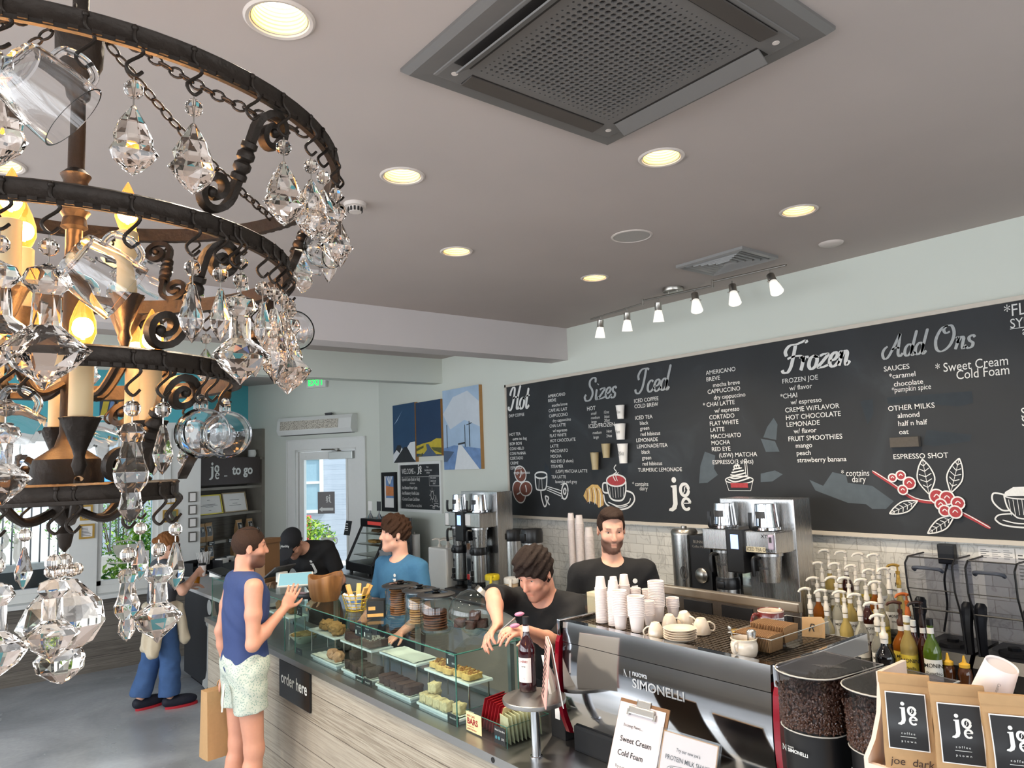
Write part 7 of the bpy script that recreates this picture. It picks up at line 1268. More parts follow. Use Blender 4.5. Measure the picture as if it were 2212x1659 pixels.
blender('smoky hooded blender, left of the two under the menu board', onx(1969, 1300, 4.2).y, onx(2087, 1300, 4.2).y); blender('smoky hooded blender, right of the two at the photo edge', onx(2097, 1300, 4.2).y, onx(2222, 1300, 4.2).y)
# things on the tiled wall
def wallnote(label, px0, py0, px1, py1, rows):
    p = onx(px0, py1, XW-.013); q = onx(px1, py0, XW-.013); t = thing('notice', label, 'notice', (XW-.013, p.y, p.z), -pi/2); w, h = p.y-q.y, q.z-p.z; m = MB(); m.bx((0, -.003, 0), (w, -.0008, h)); m.build('sheet', paper_w, t); m = MB()
    for i in range(3):
        for r in range(rows): m.bx((w*(.06+.32*i), -.0038, h*(.82-.7*r/rows)), (w*(.06+.32*i)+w*(.24 if r % 2 else .16), -.003, h*(.82-.7*r/rows)+h*.03))
    m.build('print', mat('print_grey', (90, 90, 92)), t)
wallnote('white printed recipe notice on the tiles above the blenders', 2116, 1186, 2191, 1212, 5); wallnote('white notice at the right edge of the tiles', 2203, 1190, 2260, 1270, 8)
p = onx(2050, 1195, XW-.012); t = thing('power_outlet', 'black plugged outlet box on the tiles between the blenders', 'outlet', (XW-.012, p.y, p.z)); m = MB(); m.bx((-.05, -.045, -.06), (0, .045, .055), None, .008); m.build('cover', black_p, t); m = MB(); m.tube(catmull([V(-.04, 0, -.06), V(-.05, .02, -.15), V(-.02, .03, -.3), V(-.05, .05, -.45)], 5), .006, 6); m.build('cord', black_m, t)
p = onx(1930, 1252, XW-.012); t = thing('power_outlet', 'pale double outlet on the tiles behind the syrup pumps', 'outlet', (XW-.012, p.y, p.z)); m = MB(); m.bx((-.008, -.04, -.06), (0, .04, .06), None, .003); m.build('plate', plastic_w, t); m = MB(); [m.bx((-.0095, a-.004, b-.012), (-.008, a, b+.012)) for a in (-.012, .014) for b in (-.028, .028)]; m.build('slots', dark_grey, t)
# far end of the back counter: pastry warmer, dispenser, paper towels
q = onx(795, 1250, 3.9); pwm = thing('pastry_warmer', 'black framed glass pastry warmer with slanted front by the door', 'display case', (3.93, 8.13, BZ)); yl, H = .65, .62
prof = [(0, 0), (-.02, .10), (.20, H-.1), (.22, H), (.5, H), (.5, 0)]
m = MB(); m.bx((-.03, -yl, .03), (.5, 0, .13), None, .015); m.bx((.17, -yl, H-.10), (.5, 0, H), None, .01)
for y in (-.0, -yl): m.tube([V(-.015, y, .12), V(.2, y, H-.08)], .018, 4); m.tube([V(.49, y, .1), V(.49, y, H)], .014, 4)
m.build('frame', black_p, pwm); m = MB(); m.poly([V(-.02, -.01, .12), V(-.02, -yl+.01, .12), V(.19, -yl+.01, H-.1), V(.19, -.01, H-.1)], (.004, 0, 0)); m.build('slanted_glass', pane, pwm); m = MB(); m.bx((.49, -yl, .1), (.5, 0, H)); m.build('rear_panel', steel, pwm)
for i, z in enumerate((.2, .32, .44)):
    m = MB(); m.bx((.06+.05*i, -yl+.03, z), (.48, -.03, z+.008)); m.build('wire_shelf', nickel, pwm)
for i in (0, 1): m = MB(); m.cyl((.02, -.05-i*.45, 0), (.02, -.05-i*.45, .04), .02); m.build('foot', black_p, pwm)
m = MB(); m.bx((.165, -yl*.98, H-.07), (.17, -yl*.3, H-.03)); m.build('control_strip', mat('led_red', (150, 60, 56), .4, emit=(200, 60, 50), estr=.3), pwm)
for i, (z, lab) in enumerate(((.328, 'golden pastry on the middle shelf of the pastry warmer'), (.448, 'dark pastry on the top shelf of the pastry warmer'))): food('warm_pastry_%d' % i, (190, 140, 76) if i == 0 else (110, 76, 46), lab, 'pastry', [(3.93+.2+.05*i, 8.13-.3, BZ+z+.004, 0)], (.1, .2, .04), None, 70+i, .2, .7)
for i, (y, lab) in enumerate(((8.02, 'small white sign card on a clip above the pastry warmer, left'), (7.80, 'small grey sign card on a clip above the pastry warmer, right'))): t = thing('sign_clip', lab, 'sign', (4.18, y, BZ+H)); m = MB(); m.lathe([(0, 0), (.04, 0), (.008, .06), (.004, .1), (0, .1)], 12); m.build('base', chrome, t, True); m = MB(); m.bx((-.004, -.05, .09), (0, .05, .2)); m.build('card', paper_w if not i else dark_grey, t)
t = thing('menu_placard', 'small black price placard hooked on the pastry warmer frame', 'sign', (3.96, 8.18, BZ+H-.2), -pi/2); m = MB(); m.box((0, 0, .09), (.15, .006, .17), Euler((R_(-12), 0, 0))); m.build('placard', card_b, t); m = MB(); [m.box((-.02, -.008+.0265*(z-.09), z), (.08-.01*(i % 2), .002, .01)) for i, z in enumerate((.14, .11, .085, .06, .035))]; m.build('lettering', white, t)
q = onx(890, 1200, 4.45); t = thing('paper_towel_roll', 'white paper towel roll behind the person in the blue tee', 'paper roll', (4.5, onx(896, 1200, 4.5).y, BZ)); m = MB(); m.lathe([(.02, .0), (.065, 0), (.065, .42), (.02, .42)], 28); m.build('roll', paper_w, t, True); m = MB(); m.cyl((0, 0, 0), (0, 0, .45), .012); m.build('spindle', nickel, t)
dp = thing('pump_dispenser', 'white box of cream pump dispensers right of the person in the blue tee', 'dispenser', (3.98, onx(926, 1250, 3.98).y, BZ)); W_ = dp.location.y-onx(965, 1250, 3.98).y; m = MB(); m.bx((0, -W_, 0), (.4, 0, .40), None, .02); m.build('box', plastic_w, dp)
for i in range(6):
    m = MB(); m.T = Matrix.Translation((.08+.11*(i//2), -W_*(.28+.44*(i % 2)), .40)); pump_mesh(None, .03, 0.02, pumpw, 0) if 0 else None
    m.lathe([(.02, 0), (.018, .02), (.008, .03), (.008, .06), (.013, .062), (.013, .08), (0, .084)], 12); m.tube([(0, 0, .076), (-.03, .03, .08), (-.055, .05, .07)], .008, 8); m.build('pump', pumpw, dp, 50)
t = thing('till_screen', 'grey till terminal beside the person in the blue tee', 'till', (3.93, 7.15, BZ)); m = MB(); m.box((0, 0, .17), (.03, .26, .3), Euler((0, R_(-10), 0)), .008); m.bx((-.03, -.1, 0), (.1, .1, .03)); m.build('terminal', mat('terminal_grey', (150, 152, 154), .4), t)
# pick-up counter goods
p = onz(425, 1262, .972); t = thing('iced_drink', 'iced amber drink in a clear plastic cup on the pick-up counter', 'drink', p); m = MB(); r, H = .042, .115; m.lathe([(0, 0), (r*.7, 0), (r*.95, H), (r*.93, H), (r*.68, .004), (0, .004)], 24); m.build('cup', acrylic, t, True); m = MB(); m.lathe([(0, .005), (r*.67, .005), (r*.88, H*.82), (0, H*.82)], 24); m.build('iced_tea', mat('iced_tea', (214, 128, 20), .1, trans=.4, ior=1.2, noise=.2, nscale=60), t, True); m = MB(); m.lathe([(r*1.0, H-.002), (r*1.02, H+.006), (r*.8, H+.012), (0, H+.012)], 24); m.build('lid', acrylic, t, True)
for px, py, rz, lab, wht in ((412, 1246, .5, 'black caddy of white straws on the pick-up counter', 1), (472, 1238, .6, 'black caddy of napkins and cup lids nearer the shelves', 0)):
    p = onz(px, py, .972)+V(.12, .1, 0); t = thing('condiment_caddy', lab, 'caddy', p, rz); m = MB()
    for a, b in (((-.16, -.07, 0), (.16, .07, .01)), ((-.16, -.07, 0), (.16, -.062, .11)), ((-.16, .062, 0), (.16, .07, .17)), ((-.16, -.07, 0), (-.152, .07, .15)), ((.152, -.07, 0), (.16, .07, .15)), ((-.004, -.07, 0), (.004, .07, .13))): m.bx(a, b)
    m.build('caddy_body', black_p, t); rnd = random.Random(px); m = MB()
    if wht:
        for i in range(40): m.tube([(rnd.uniform(.02, .14), rnd.uniform(-.05, .05), .012), (rnd.uniform(.0, .16), rnd.uniform(-.05, .06), .25)], .0045, 6)
        o = m.build('straws', paper_w, t); o['kind'] = 'stuff'
    else:
        for i in range(12): m.lathe([(.045, 0), (.047, .008), (.03, .012), (0, .012)], 20, (.08, 0, .012+.013*i))
        m.build('lids', plastic_w, t); m = MB(); m.bx((-.14, -.05, .01), (-.02, .05, .16)); m.build('napkins', paper_w, t)
p = onz(470, 1252, .972)+V(.05, .1, 0); t = thing('service_tablet', 'dark tablet on a white wedge at the end of the far case', 'tablet', onz(478, 1243, 1.275), .7); m = MB(); m.box((0, 0, .03), (.2, .14, .012), Euler((R_(20), 0, 0)), .004); m.build('screen', blackd, t); m = MB(); m.poly([(-.08, -.06, 0), (-.08, .06, 0), (-.08, .06, .045), (-.08, -.06, .004)], (.16, 0, 0)); m.build('wedge', white, t)
# ------------------------------------------------------------------ chandelier
iron = mat('wrought_iron', (46, 38, 32), .5, .55, noise=.3, nscale=60, bump=.25); wax = mat('candle_sleeve', (226, 196, 150), .5, noise=.05)
CHX, CHY = .1625, 1.290
def pj(P): P = Vector(P)-CE; v = V(P.dot(Vector(_r2)), P.dot(Vector(_u2)), P.dot(Vector(_d))); return 1106+FPX*v.x/v.z, 829.5-FPX*v.y/v.z
tiers = [(2.642, .402), (2.467, .320), (2.287, .241), (EYE-.020, .150)]
ch = thing('chandelier', 'large black iron chandelier of four rings hung with crystals, glass cups and candle bulbs', 'chandelier', (CHX, CHY, 2.1)); Z0 = 2.1
for z, r in tiers:
    z -= Z0; m = MB(); m.lathe([(r-.006, z-.013), (r+.004, z-.015), (r+.007, z-.011), (r+.005, z-.008), (r+.005, z+.008), (r+.007, z+.011), (r+.003, z+.014), (r-.006, z+.013), (r-.006, z-.013)], 96)
    for i in range(110): a = 2*pi*i/110; m.box(((r+.006)*cos(a), (r+.006)*sin(a), z-.0115), (.004, .010, .005), Euler((0, 0, a)))
    m.build('ring', iron, ch, 40)
def spiral(cx_, cz, r0, r1, a0, a1, n=26): return [(cx_+(r0+(r1-r0)*i/n)*cos(a0+(a1-a0)*i/n), cz+(r0+(r1-r0)*i/n)*sin(a0+(a1-a0)*i/n)) for i in range(n+1)]
def scroll(k, ang):
    (za, ra), (zb, rb) = tiers[k], tiers[k+1]; za -= Z0; zb -= Z0; R1 = .027
    ct = (.052, za-.016-R1); cb = (.052-R1*2-.004, zb+.015+R1)
    P = spiral(ct[0], ct[1], .006, R1, pi-R_(500), pi)+spiral(cb[0], cb[1], R1, .006, 0, -R_(500))
    def f(q): r = rb+(ra-rb)*(q[1]-zb)/(za-zb); return V(r*cos(ang)-q[0]*sin(ang), r*sin(ang)+q[0]*cos(ang), q[1])
    m = MB(); n = len(P); m.tube([f(q) for q in P], [.62+.38*min(1, min(i, n-1-i)/9) for i in range(n)], flat=(.0095, .013), up=(cos(ang), sin(ang), 0))
    for e in (P[0], P[-1]): m.sph(f(e), .008, 10)
    a, b = f((ct[0]-R1, ct[1])), f((cb[0]+R1, cb[1])); c = (a+b)/2; F = frame(b-a)
    m.lathe([(.007, -.028), (.011, -.026), (.011, -.019), (.008, -.016), (.012, -.011), (.012, -.004), (.008, 0), (.012, .004), (.012, .011), (.008, .016), (.011, .019), (.011, .026), (.007, .028)], 14, c, F); m.build('scroll_arm', iron, ch, 40)
def angle_at(px, k, back=False, dz=0.):
    z, r = tiers[k]; best = None
    for i in range(720):
        a = i*pi/360; P = V(CHX+r*cos(a), CHY+r*sin(a), z); isback = (P.x-CHX)*CHX+(P.y-CHY)*CHY > 0
        if isback != back or dep(P) < .2: continue
        e = abs(pj(P)[0]-px)
        if best is None or e < best[0]: best = (e, a)
    return best[1]
base_a = [angle_at(543, 0), angle_at(425, 1), angle_at(335, 2)]
for k in range(3):
    for j in range(6): scroll(k, base_a[k]+j*pi/3)
m = MB(); S_ = lambda z: z-Z0
m.lathe([(0, S_(2.02)), (.008, S_(2.03)), (.012, S_(2.05)), (.006, S_(2.06)), (.02, S_(2.075)), (.024, S_(2.10)), (.05, S_(2.112)), (.05, S_(2.135)), (.045, S_(2.16)), (.018, S_(2.18)), (.012, S_(2.2)), (.012, S_(2.52)), (.019, S_(2.525)), (.016, S_(2.54)), (.022, S_(2.55)), (.016, S_(2.565)), (.021, S_(2.58)), (.017, S_(2.6)), (.022, S_(2.61)), (.012, S_(2.62)), (.012, S_(2.74)), (.02, S_(2.75)), (.026, S_(2.78)), (.034, S_(2.80)), (.036, S_(2.86)), (.012, S_(2.88)), (.010, S_(CZ)), (0, S_(CZ))], 28); m.build('stem', iron, ch, 40)
m = MB(); m.lathe([(0, S_(CZ-.05)), (.03, S_(CZ-.05)), (.07, S_(CZ-.01)), (.07, S_(CZ)), (0, S_(CZ))], 28); m.build('ceiling_rose', iron, ch, True)
z4, r4 = tiers[3]
for j in range(6):
    a = base_a[2]+.4+j*pi/3; m = MB(); m.tube([V(.03*cos(a), .03*sin(a), S_(2.12)), V(r4*cos(a), r4*sin(a), S_(z4))], .006, 8); m.build('spoke', iron, ch)
def link_chain(a, b, n):
    a, b = Vector(a), Vector(b); m = MB(); d = b-a; F = frame(d); L = d.length/n
    for i in range(n):
        c = a+d*(i+.5)/n-V(0, 0, .02*sin(pi*(i+.5)/n)); e = (F.col[0], F.col[1])[i % 2]; t = F.col[2]; P = [c+Vector(e)*.0075*cos(q*pi/6)+Vector(t)*(L*.62*sin(q*pi/6)) for q in range(12)]; m.tube(P, .0021, 6, closed=True)
    return m.build('chain', iron, ch, True)
for j in range(6):
    a = base_a[0]+R_(30)+j*pi/3; r = tiers[0][1]; link_chain((.03*cos(a), .03*sin(a), S_(2.87)), (r*cos(a), r*sin(a), S_(tiers[0][0]+.012)), 22)
# candles with flame bulbs
bulbg = mat('bulb_glass', (255, 206, 140), .02, trans=.9, ior=1.12, emit=(255, 150, 60), estr=.42, noise=0); fil = mat('filament', (255, 220, 150), .5, emit=(255, 206, 130), estr=26, noise=0)
def candle(rad, ang, zb):
    c = V(rad*cos(ang), rad*sin(ang), S_(zb)); m = MB(); m.lathe([(.005, -.08), (.010, -.066), (.007, -.054), (.009, -.045), (.015, -.03), (.023, -.006), (.026, 0), (.023, .001), (.016, -.011), (0, -.011)], 24, c, wob=lambda a, z: 1+(.05*cos(12*a) if z > -.03 else 0))
    m.tube(catmull([V(0, 0, c.z-.13)+V(.012*cos(ang), .012*sin(ang), 0), V(rad*.55*cos(ang), rad*.55*sin(ang), c.z-.145), V(rad*cos(ang), rad*sin(ang), c.z-.085)], 6), .006, 8); cu = m.build('candle_cup', iron, ch, 40)
    m = MB(); m.lathe([(0, -.01), (.0155, -.01), (.0155, .098), (.013, .1), (0, .1)], 20, c); m.build('candle_sleeve', wax, ch, 40)
    m = MB(); m.lathe([(.008, .1), (.012, .106), (.0175, .122), (.0165, .138), (.011, .156), (.004, .172), (.001, .178), (0, .178)], 20, c); b = m.build('flame_bulb', bulbg, ch, True)
    m = MB(); m.tube([c+V(0, 0, .112), c+V(.002, 0, .125), c+V(-.001, .001, .14)], [.0022, .003, .0012], 8); m.build('filament', fil, b, True)
    lamp('candle_lamp', 'POINT', Vector((CHX, CHY, Z0))+c+V(0, 0, .13), 4.6, (1, .58, .26), .02)
ac_ = math.atan2(-CHY, -CHX); zl = zof(180, 905, V(CHX, CHY, 0)+V(cos(ac_), sin(ac_), 0)*.11); zu = zof(265, 560, V(CHX, CHY, 0)+V(cos(ac_+.9), sin(ac_+.9), 0)*.11)-.06
for j in range(6): candle(.118, ac_+.12+j*pi/3, zl)
for j in range(4): candle(.105, ac_+.72+j*pi/2, zu)
# crystals and hooks
def hookmesh(m, p, L=.045, out=1): m.tube(catmull([p+V(0, 0, .012), p+V(.0, 0, .0), p+V(.010, .004, -.012), p+V(-.008, 0, -L+.012), p+V(0, 0, -L), p+V(.009, .002, -L+.008)], 5), .0022, 6); m.sph(p+V(0, 0, .014), .004, 8)
def drop(kind, s, face):
    """profile of a cut pendant hanging below z = 0; flat facets"""
    pr = {'kite': [(0, -s), (.10, -.93*s), (.23, -.80*s), (.30, -.66*s), (.235, -.55*s), (.24, -.45*s), (.16, -.25*s), (.05, -.06*s), (0, 0)], 'spear': [(0, -s), (.06, -.92*s), (.15, -.76*s), (.19, -.6*s), (.15, -.42*s), (.09, -.2*s), (.05, -.05*s), (0, 0)],
          'star': [(0, -s), (.08, -.92*s), (.2, -.82*s), (.3, -.68*s), (.2, -.58*s), (.11, -.5*s), (.1, -.25*s), (.17, -.16*s), (.14, -.06*s), (.06, -.03*s), (0, 0)], 'baton': [(0, -s), (.05, -.96*s), (.11, -.86*s), (.09, -.7*s), (.15, -.6*s), (.17, -.5*s), (.12, -.36*s), (.09, -.2*s), (.13, -.1*s), (.09, -.02*s), (0, 0)]}[kind]
    return [(a*s if i not in (0, len(pr)-1) else 0, z) for i, (a, z) in enumerate(pr)]
def facet(seed):
    rnd = random.Random(seed); return lambda a, z: 1+rnd.uniform(-.085, .085)
def crystal_at(px, k, back, kind, s, bead=.011, face=None, hook=.045, extra=0.):
    a = angle_at(px, k, back); z, r = tiers[k]; p = V((r+.006)*cos(a), (r+.006)*sin(a), S_(z)-.006); m = MB(); hookmesh(m, p, hook); m.build('hook', iron, ch, True)
    q = p+V(0, 0, -hook-.006-extra); fz = Matrix.Rotation((face if face is not None else ac_+pi/2), 3, 'Z')
    m = MB(); m.lathe(drop(kind, s, 0), 10, q-V(0, 0, bead*2+.007), fz, squash=(1, .42), wob=facet(px)); o = m.build('crystal_drop', crystal, ch)
    m = MB(); m.sph(q-V(0, 0, bead), bead, 10); m.build('crystal_bead', crystal, o); m = MB(); m.tube([q+V(0, 0, .004), q-V(0, 0, bead*2+.012)], .0009, 6); m.build('wire', nickel, o)
for px, k, back, kind, s in [(8, 0, 0, 'kite', .10), (292, 0, 0, 'kite', .086), (418, 0, 0, 'kite', .092), (604, 0, 0, 'kite', .094), (664, 0, 0, 'kite', .092), (728, 0, 0, 'spear', .085), (738, 0, 1, 'spear', .08),
    (113, 1, 0, 'star', .15), (413, 1, 0, 'spear', .082), (514, 1, 0, 'star', .13), (584, 1, 0, 'spear', .12), (612, 1, 0, 'star', .13), (545, 1, 1, 'spear', .07), (285, 2, 0, 'baton', .13), (440, 1, 1, 'kite', .07), (235, 0, 1, 'kite', .07), (5, 1, 0, 'star', .13),
    (275, 3, 0, 'baton', .10), (337, 3, 0, 'star', .115), (122, 3, 0, 'star', .11), (3, 3, 0, 'star', .13), (60, 3, 1, 'spear', .07), (372, 3, 1, 'spear', .08), (300, 3, 1, 'spear', .07), (330, 2, 1, 'spear', .07), (160, 2, 1, 'kite', .07), (690, 0, 0, 'kite', .08), (716, 0, 0, 'star', .10), (738, 0, 0, 'kite', .07), (646, 0, 1, 'kite', .075), (600, 1, 0, 'kite', .085), (625, 1, 0, 'spear', .10), (560, 1, 0, 'spear', .07), (470, 1, 0, 'spear', .075), (190, 1, 1, 'kite', .08), (60, 1, 1, 'spear', .08), (350, 1, 1, 'spear', .07), (500, 1, 1, 'star', .08), (180, 0, 1, 'spear', .07), (420, 0, 1, 'kite', .07), (520, 0, 1, 'spear', .07), (350, 2, 0, 'spear', .07), (20, 2, 0, 'star', .10), (400, 2, 1, 'kite', .06)]: crystal_at(px, k, bool(back), kind, s, extra=.02 if k == 3 and not back else 0.)
for px, k in ((362, 3), (366, 3), (540, 0), (690, 0), (715, 0), (500, 1), (600, 1), (450, 2), (160, 3)):
    a = angle_at(px, k); z, r = tiers[k]; m = MB(); hookmesh(m, V((r+.006)*cos(a), (r+.006)*sin(a), S_(z)-.006)); m.build('hook', iron, ch, True)
# the large centre drop under the stem
m = MB(); m.lathe([(0, -.155), (.01, -.15), (.026, -.135), (.03, -.118), (.024, -.105), (.034, -.098), (.050, -.07), (.044, -.04), (.014, -.004), (0, 0)], 10, V(0, 0, S_(1.985)), Matrix.Rotation(ac_+pi/2, 3, 'Z'), squash=(1.12, .6), wob=facet(2)); o = m.build('crystal_drop', crystal, ch)
m = MB(); [m.sph(V(.016*cos(i*pi/3), .016*sin(i*pi/3), S_(1.995)), .010, 10) for i in range(6)]; m.sph(V(0, 0, S_(2.008)), .012, 10); m.build('crystal_bead', crystal, o)
m = MB(); m.tube([V(0, 0, S_(2.03)), V(0, 0, S_(1.98))], .0015, 6); m.build('wire', nickel, o)
# glass cups hanging by their handles
def glass_cup(label, px, k, back, r, H, tilt, spin, round_=False, hook=.05):
    a = angle_at(px, k, back); z, rr = tiers[k]; p = V(CHX+(rr+.006)*cos(a), CHY+(rr+.006)*sin(a), z-.006); m = MB(); hookmesh(m, p-Vector((CHX, CHY, Z0)), hook); m.build('hook', iron, ch, True)
    t = thing('glass_cup', label, 'cup', p-V(0, 0, hook-.0085), 0, 'glass cups hanging from the chandelier'); hd = r*1.42
    M = Matrix.Rotation(spin, 3, 'Z') @ Matrix.Rotation(tilt, 3, 'Y') ; off = M @ V(0, 0, 0)
    L = lambda q: M @ (Vector(q)+V(0, 0, -hd))         # cup axis lies along local x, handle on top
    F = M @ Matrix(((0, 0, 1), (0, 1, 0), (-1, 0, 0)))
    c = M @ V(-H*.5, 0, -hd-.0); m = MB(); th = .0022
    if round_: pr = [(0, 0), (r*.5, 0), (r*.62, .004), (r*.95, H*.35), (r, H*.62), (r*.92, H), (r*.92-th, H), (r-th, H*.62), (r*.93-th, H*.36), (r*.58, .007), (0, .006)]
    else: pr = [(0, 0), (r*.78, 0), (r*.84, .004), (r*.95, H*.5), (r, H), (r-th, H), (r*.95-th, H*.5), (r*.8-th, .008), (0, .007)]
    m.lathe(pr, 36, c, F); m.build('cup_body', mugglass, t, True)
    m = MB(); m.tube(catmull([L((-H*.28, 0, r*.86)), L((-H*.26, 0, r*1.25)), L((0, 0, r*1.42)), L((H*.26, 0, r*1.25)), L((H*.3, 0, r*.88))], 7), .0048, 10); m.build('handle', mugglass, t, True)
sA = ac_+pi/2
for a in [('glass mug hanging at the upper left of the top ring, in front of the stem', 184, 0, 0, .042, .072, R_(38), sA), ('round glass cup hanging at the right end of the top ring', 706, 0, 0, .038, .056, R_(20), sA-.9, True), ('glass cup hanging at the back right of the top ring', 676, 0, 1, .036, .055, R_(15), sA-.4, True), ('glass mug hanging in the middle of the second ring, lit by the candles', 283, 1, 0, .040, .072, R_(35), sA), ('round glass cup hanging at the right end of the second ring', 618, 1, 0, .037, .05, 0, sA-1.45, True), ('tilted glass cup hanging at the lower left of the third ring', 64, 2, 0, .042, .066, R_(25), sA+.15, True), ('round glass cup hanging right of the third ring, left of a close pair', 428, 2, 0, .036, .05, 0, sA-1.35, True), ('round glass cup hanging at the right end of the third ring', 478, 2, 0, .036, .05, 0, sA-1.5, True), ('glass cup hanging at the back of the third ring behind the candles', 236, 2, 1, .036, .06, R_(25), sA), ('glass cup hanging at the back of the top ring by the second ring scroll', 352, 0, 1, .036, .06, R_(25), sA), ('glass cup hanging at the back left of the top ring near the left edge', 32, 0, 1, .036, .06, R_(20), sA)]: glass_cup(*a)
# ------------------------------------------------------------------ people: smooth bodies from blended limb shapes
class Field:
    """a blended distance field on a grid, meshed by surface nets"""
    def __init__(s, lo, hi, h):
        s.lo = np.array(lo, float); s.h = h; s.n = np.ceil((np.array(hi)-s.lo)/h).astype(int)+1; s.f = np.full(s.n, 1., np.float32)
    def box(s, lo, hi):
        a = np.clip(np.floor((np.array(lo)-s.lo)/s.h).astype(int), 0, s.n-1); b = np.clip(np.ceil((np.array(hi)-s.lo)/s.h).astype(int)+1, 1, s.n)
        sl = tuple(slice(i, j) for i, j in zip(a, b)); g = np.meshgrid(*[s.lo[k]+s.h*np.arange(a[k], b[k]) for k in range(3)], indexing='ij'); return sl, np.stack(g, -1).astype(np.float32)
    def put(s, fn, lo, hi, k=.02, op='u'):
        sl, P = s.box(np.array(lo)-k-2*s.h, np.array(hi)+k+2*s.h)
        if min(P.shape) == 0: return s
        d = fn(P); a = s.f[sl]
        if op == 's': d = -d; hh = np.clip(.5+.5*(a-d)/-k, 0, 1); s.f[sl] = np.maximum(a, d)+ (k*.25)*np.maximum(0, 1-np.abs(a-d)/k)**2
        else: s.f[sl] = np.minimum(a, d)-(k*.25)*np.maximum(0, 1-np.abs(a-d)/k)**2
        return s
    def cone(s, a, b, ra, rb, k=.02, op='u'):
        a = np.array(a, float); b = np.array(b, float); r = max(ra, rb)
        def fn(P): ab = b-a; t = np.clip(((P-a)@ab)/max(1e-9, ab@ab), 0, 1); return np.linalg.norm(P-a-t[..., None]*ab, axis=-1)-(ra+(rb-ra)*t)
        return s.put(fn, np.minimum(a, b)-r, np.maximum(a, b)+r, k, op)
    def ell(s, c, r, M=None, k=.02, op='u'):
        c = np.array(c, float); r = np.array(r, float); M = np.eye(3) if M is None else np.array(M)
        def fn(P): q = (P-c)@M; l = np.linalg.norm(q/r, axis=-1); g = np.linalg.norm(q/(r*r), axis=-1)+1e-6; return l*(l-1)/g
        R = max(r); return s.put(fn, c-R, c+R, k, op)
    def cut(s, p, n): # keep the side the normal points away from
        p = np.array(p); n = np.array(n, float); n /= np.linalg.norm(n); sl, P = s.box(s.lo, s.lo+s.h*s.n); s.f = np.maximum(s.f, ((P-p)@n).astype(np.float32)); return s
    def ripple(s, amp, fx, fy, fz, ph=0.):
        sl, P = s.box(s.lo, s.lo+s.h*s.n); s.f += (amp*np.sin(P[..., 0]*fx+P[..., 1]*fy+P[..., 2]*fz+ph+1.7*np.sin(P[..., 2]*19+P[..., 0]*13))).astype(np.float32); return s
    def mesh(s):
        f = s.f; n = s.n; ins = f < 0; idx = np.full(n-1, -1, np.int64); c = np.zeros(tuple(n-1), np.int8)
        for i in (0, 1):
            for j in (0, 1):
                for k in (0, 1): c += ins[i:n[0]-1+i, j:n[1]-1+j, k:n[2]-1+k]
        cells = np.argwhere((c > 0) & (c < 8)); idx[tuple(cells.T)] = np.arange(len(cells)); acc = np.zeros((len(cells), 3)); cnt = np.zeros(len(cells))
        co = [(i, j, k) for i in (0, 1) for j in (0, 1) for k in (0, 1)]
        for a in co:
            for ax in range(3):
                if a[ax]: continue
                b = list(a); b[ax] = 1; fa = f[tuple((cells+a).T)]; fb = f[tuple((cells+b).T)]; mk = (fa < 0) != (fb < 0); t = np.where(mk, fa/np.where(mk, fa-fb, 1), 0); p = cells+np.array(a, float); p[:, ax] += t; acc[mk] += p[mk]; cnt[mk] += 1
        v = s.lo+s.h*acc/cnt[:, None]; F = []
        for ax in range(3):
            o = [0, 0, 0]; o[ax] = 1; A = ins[:n[0]-o[0], :n[1]-o[1], :n[2]-o[2]]; B = ins[o[0]:, o[1]:, o[2]:]; e = np.argwhere(A != B); u, w = [q for q in range(3) if q != ax]
            e = e[(e[:, u] > 0) & (e[:, w] > 0) & (e[:, u] < n[u]-1) & (e[:, w] < n[w]-1)]; q = []
            for du, dw in ((-1, -1), (0, -1), (0, 0), (-1, 0)): t = e.copy(); t[:, u] += du; t[:, w] += dw; q.append(idx[tuple(t.T)])
            q = np.stack(q, 1); fl = ins[tuple(e.T)] == (ax == 1); q[fl] = q[fl][:, ::-1]; F.append(q[:, ::-1])
        return v, np.concatenate(F)
    def build(s, name, mats, parent, colour=None):
        v, F = s.mesh(); me = bpy.data.meshes.new(name); me.from_pydata(v.tolist(), [], F.tolist()); me.update()
        for m in (mats if isinstance(mats, list) else [mats]): me.materials.append(m)
        if colour is not None: at_ = me.color_attributes.new('tone', 'FLOAT_COLOR', 'POINT'); c = np.ones((len(v), 4), np.float32); c[:, :3] = colour(v); at_.data.foreach_set('color', c.ravel())
        # relax once so the grid steps vanish
        bm = bmesh.new(); bm.from_mesh(me)
        for _ in range(2): bmesh.ops.smooth_vert(bm, verts=bm.verts[:], factor=.5, use_axis_x=True, use_axis_y=True, use_axis_z=True)
        bm.to_mesh(me); bm.free(); soften(me, 180); o = bpy.data.objects.new(name, me); COL.objects.link(o); o.parent = parent; return o
sk = NT('skin'); at_n = sk.n('Attribute'); at_n.attribute_name = 'tone'; nz = sk.n('TexNoise', Scale=55., Detail=3); sk.l(sk.coord(), nz.inputs['Vector'])
sk.col(sk.mix(nz.outputs['Fac'], at_n.outputs['Color'], sk.mix(.12, at_n.outputs['Color'], (150, 60, 50)))); sk.b.inputs['Roughness'].default_value = .48; sk.b.inputs['Subsurface Weight'].default_value = .12; sk.b.inputs['Subsurface Radius'].default_value = (.012, .005, .003)
def cloth(name, rgb, noise=.1, sc=40): return mat(name, rgb, .85, noise=noise, nscale=sc, bump=.15)
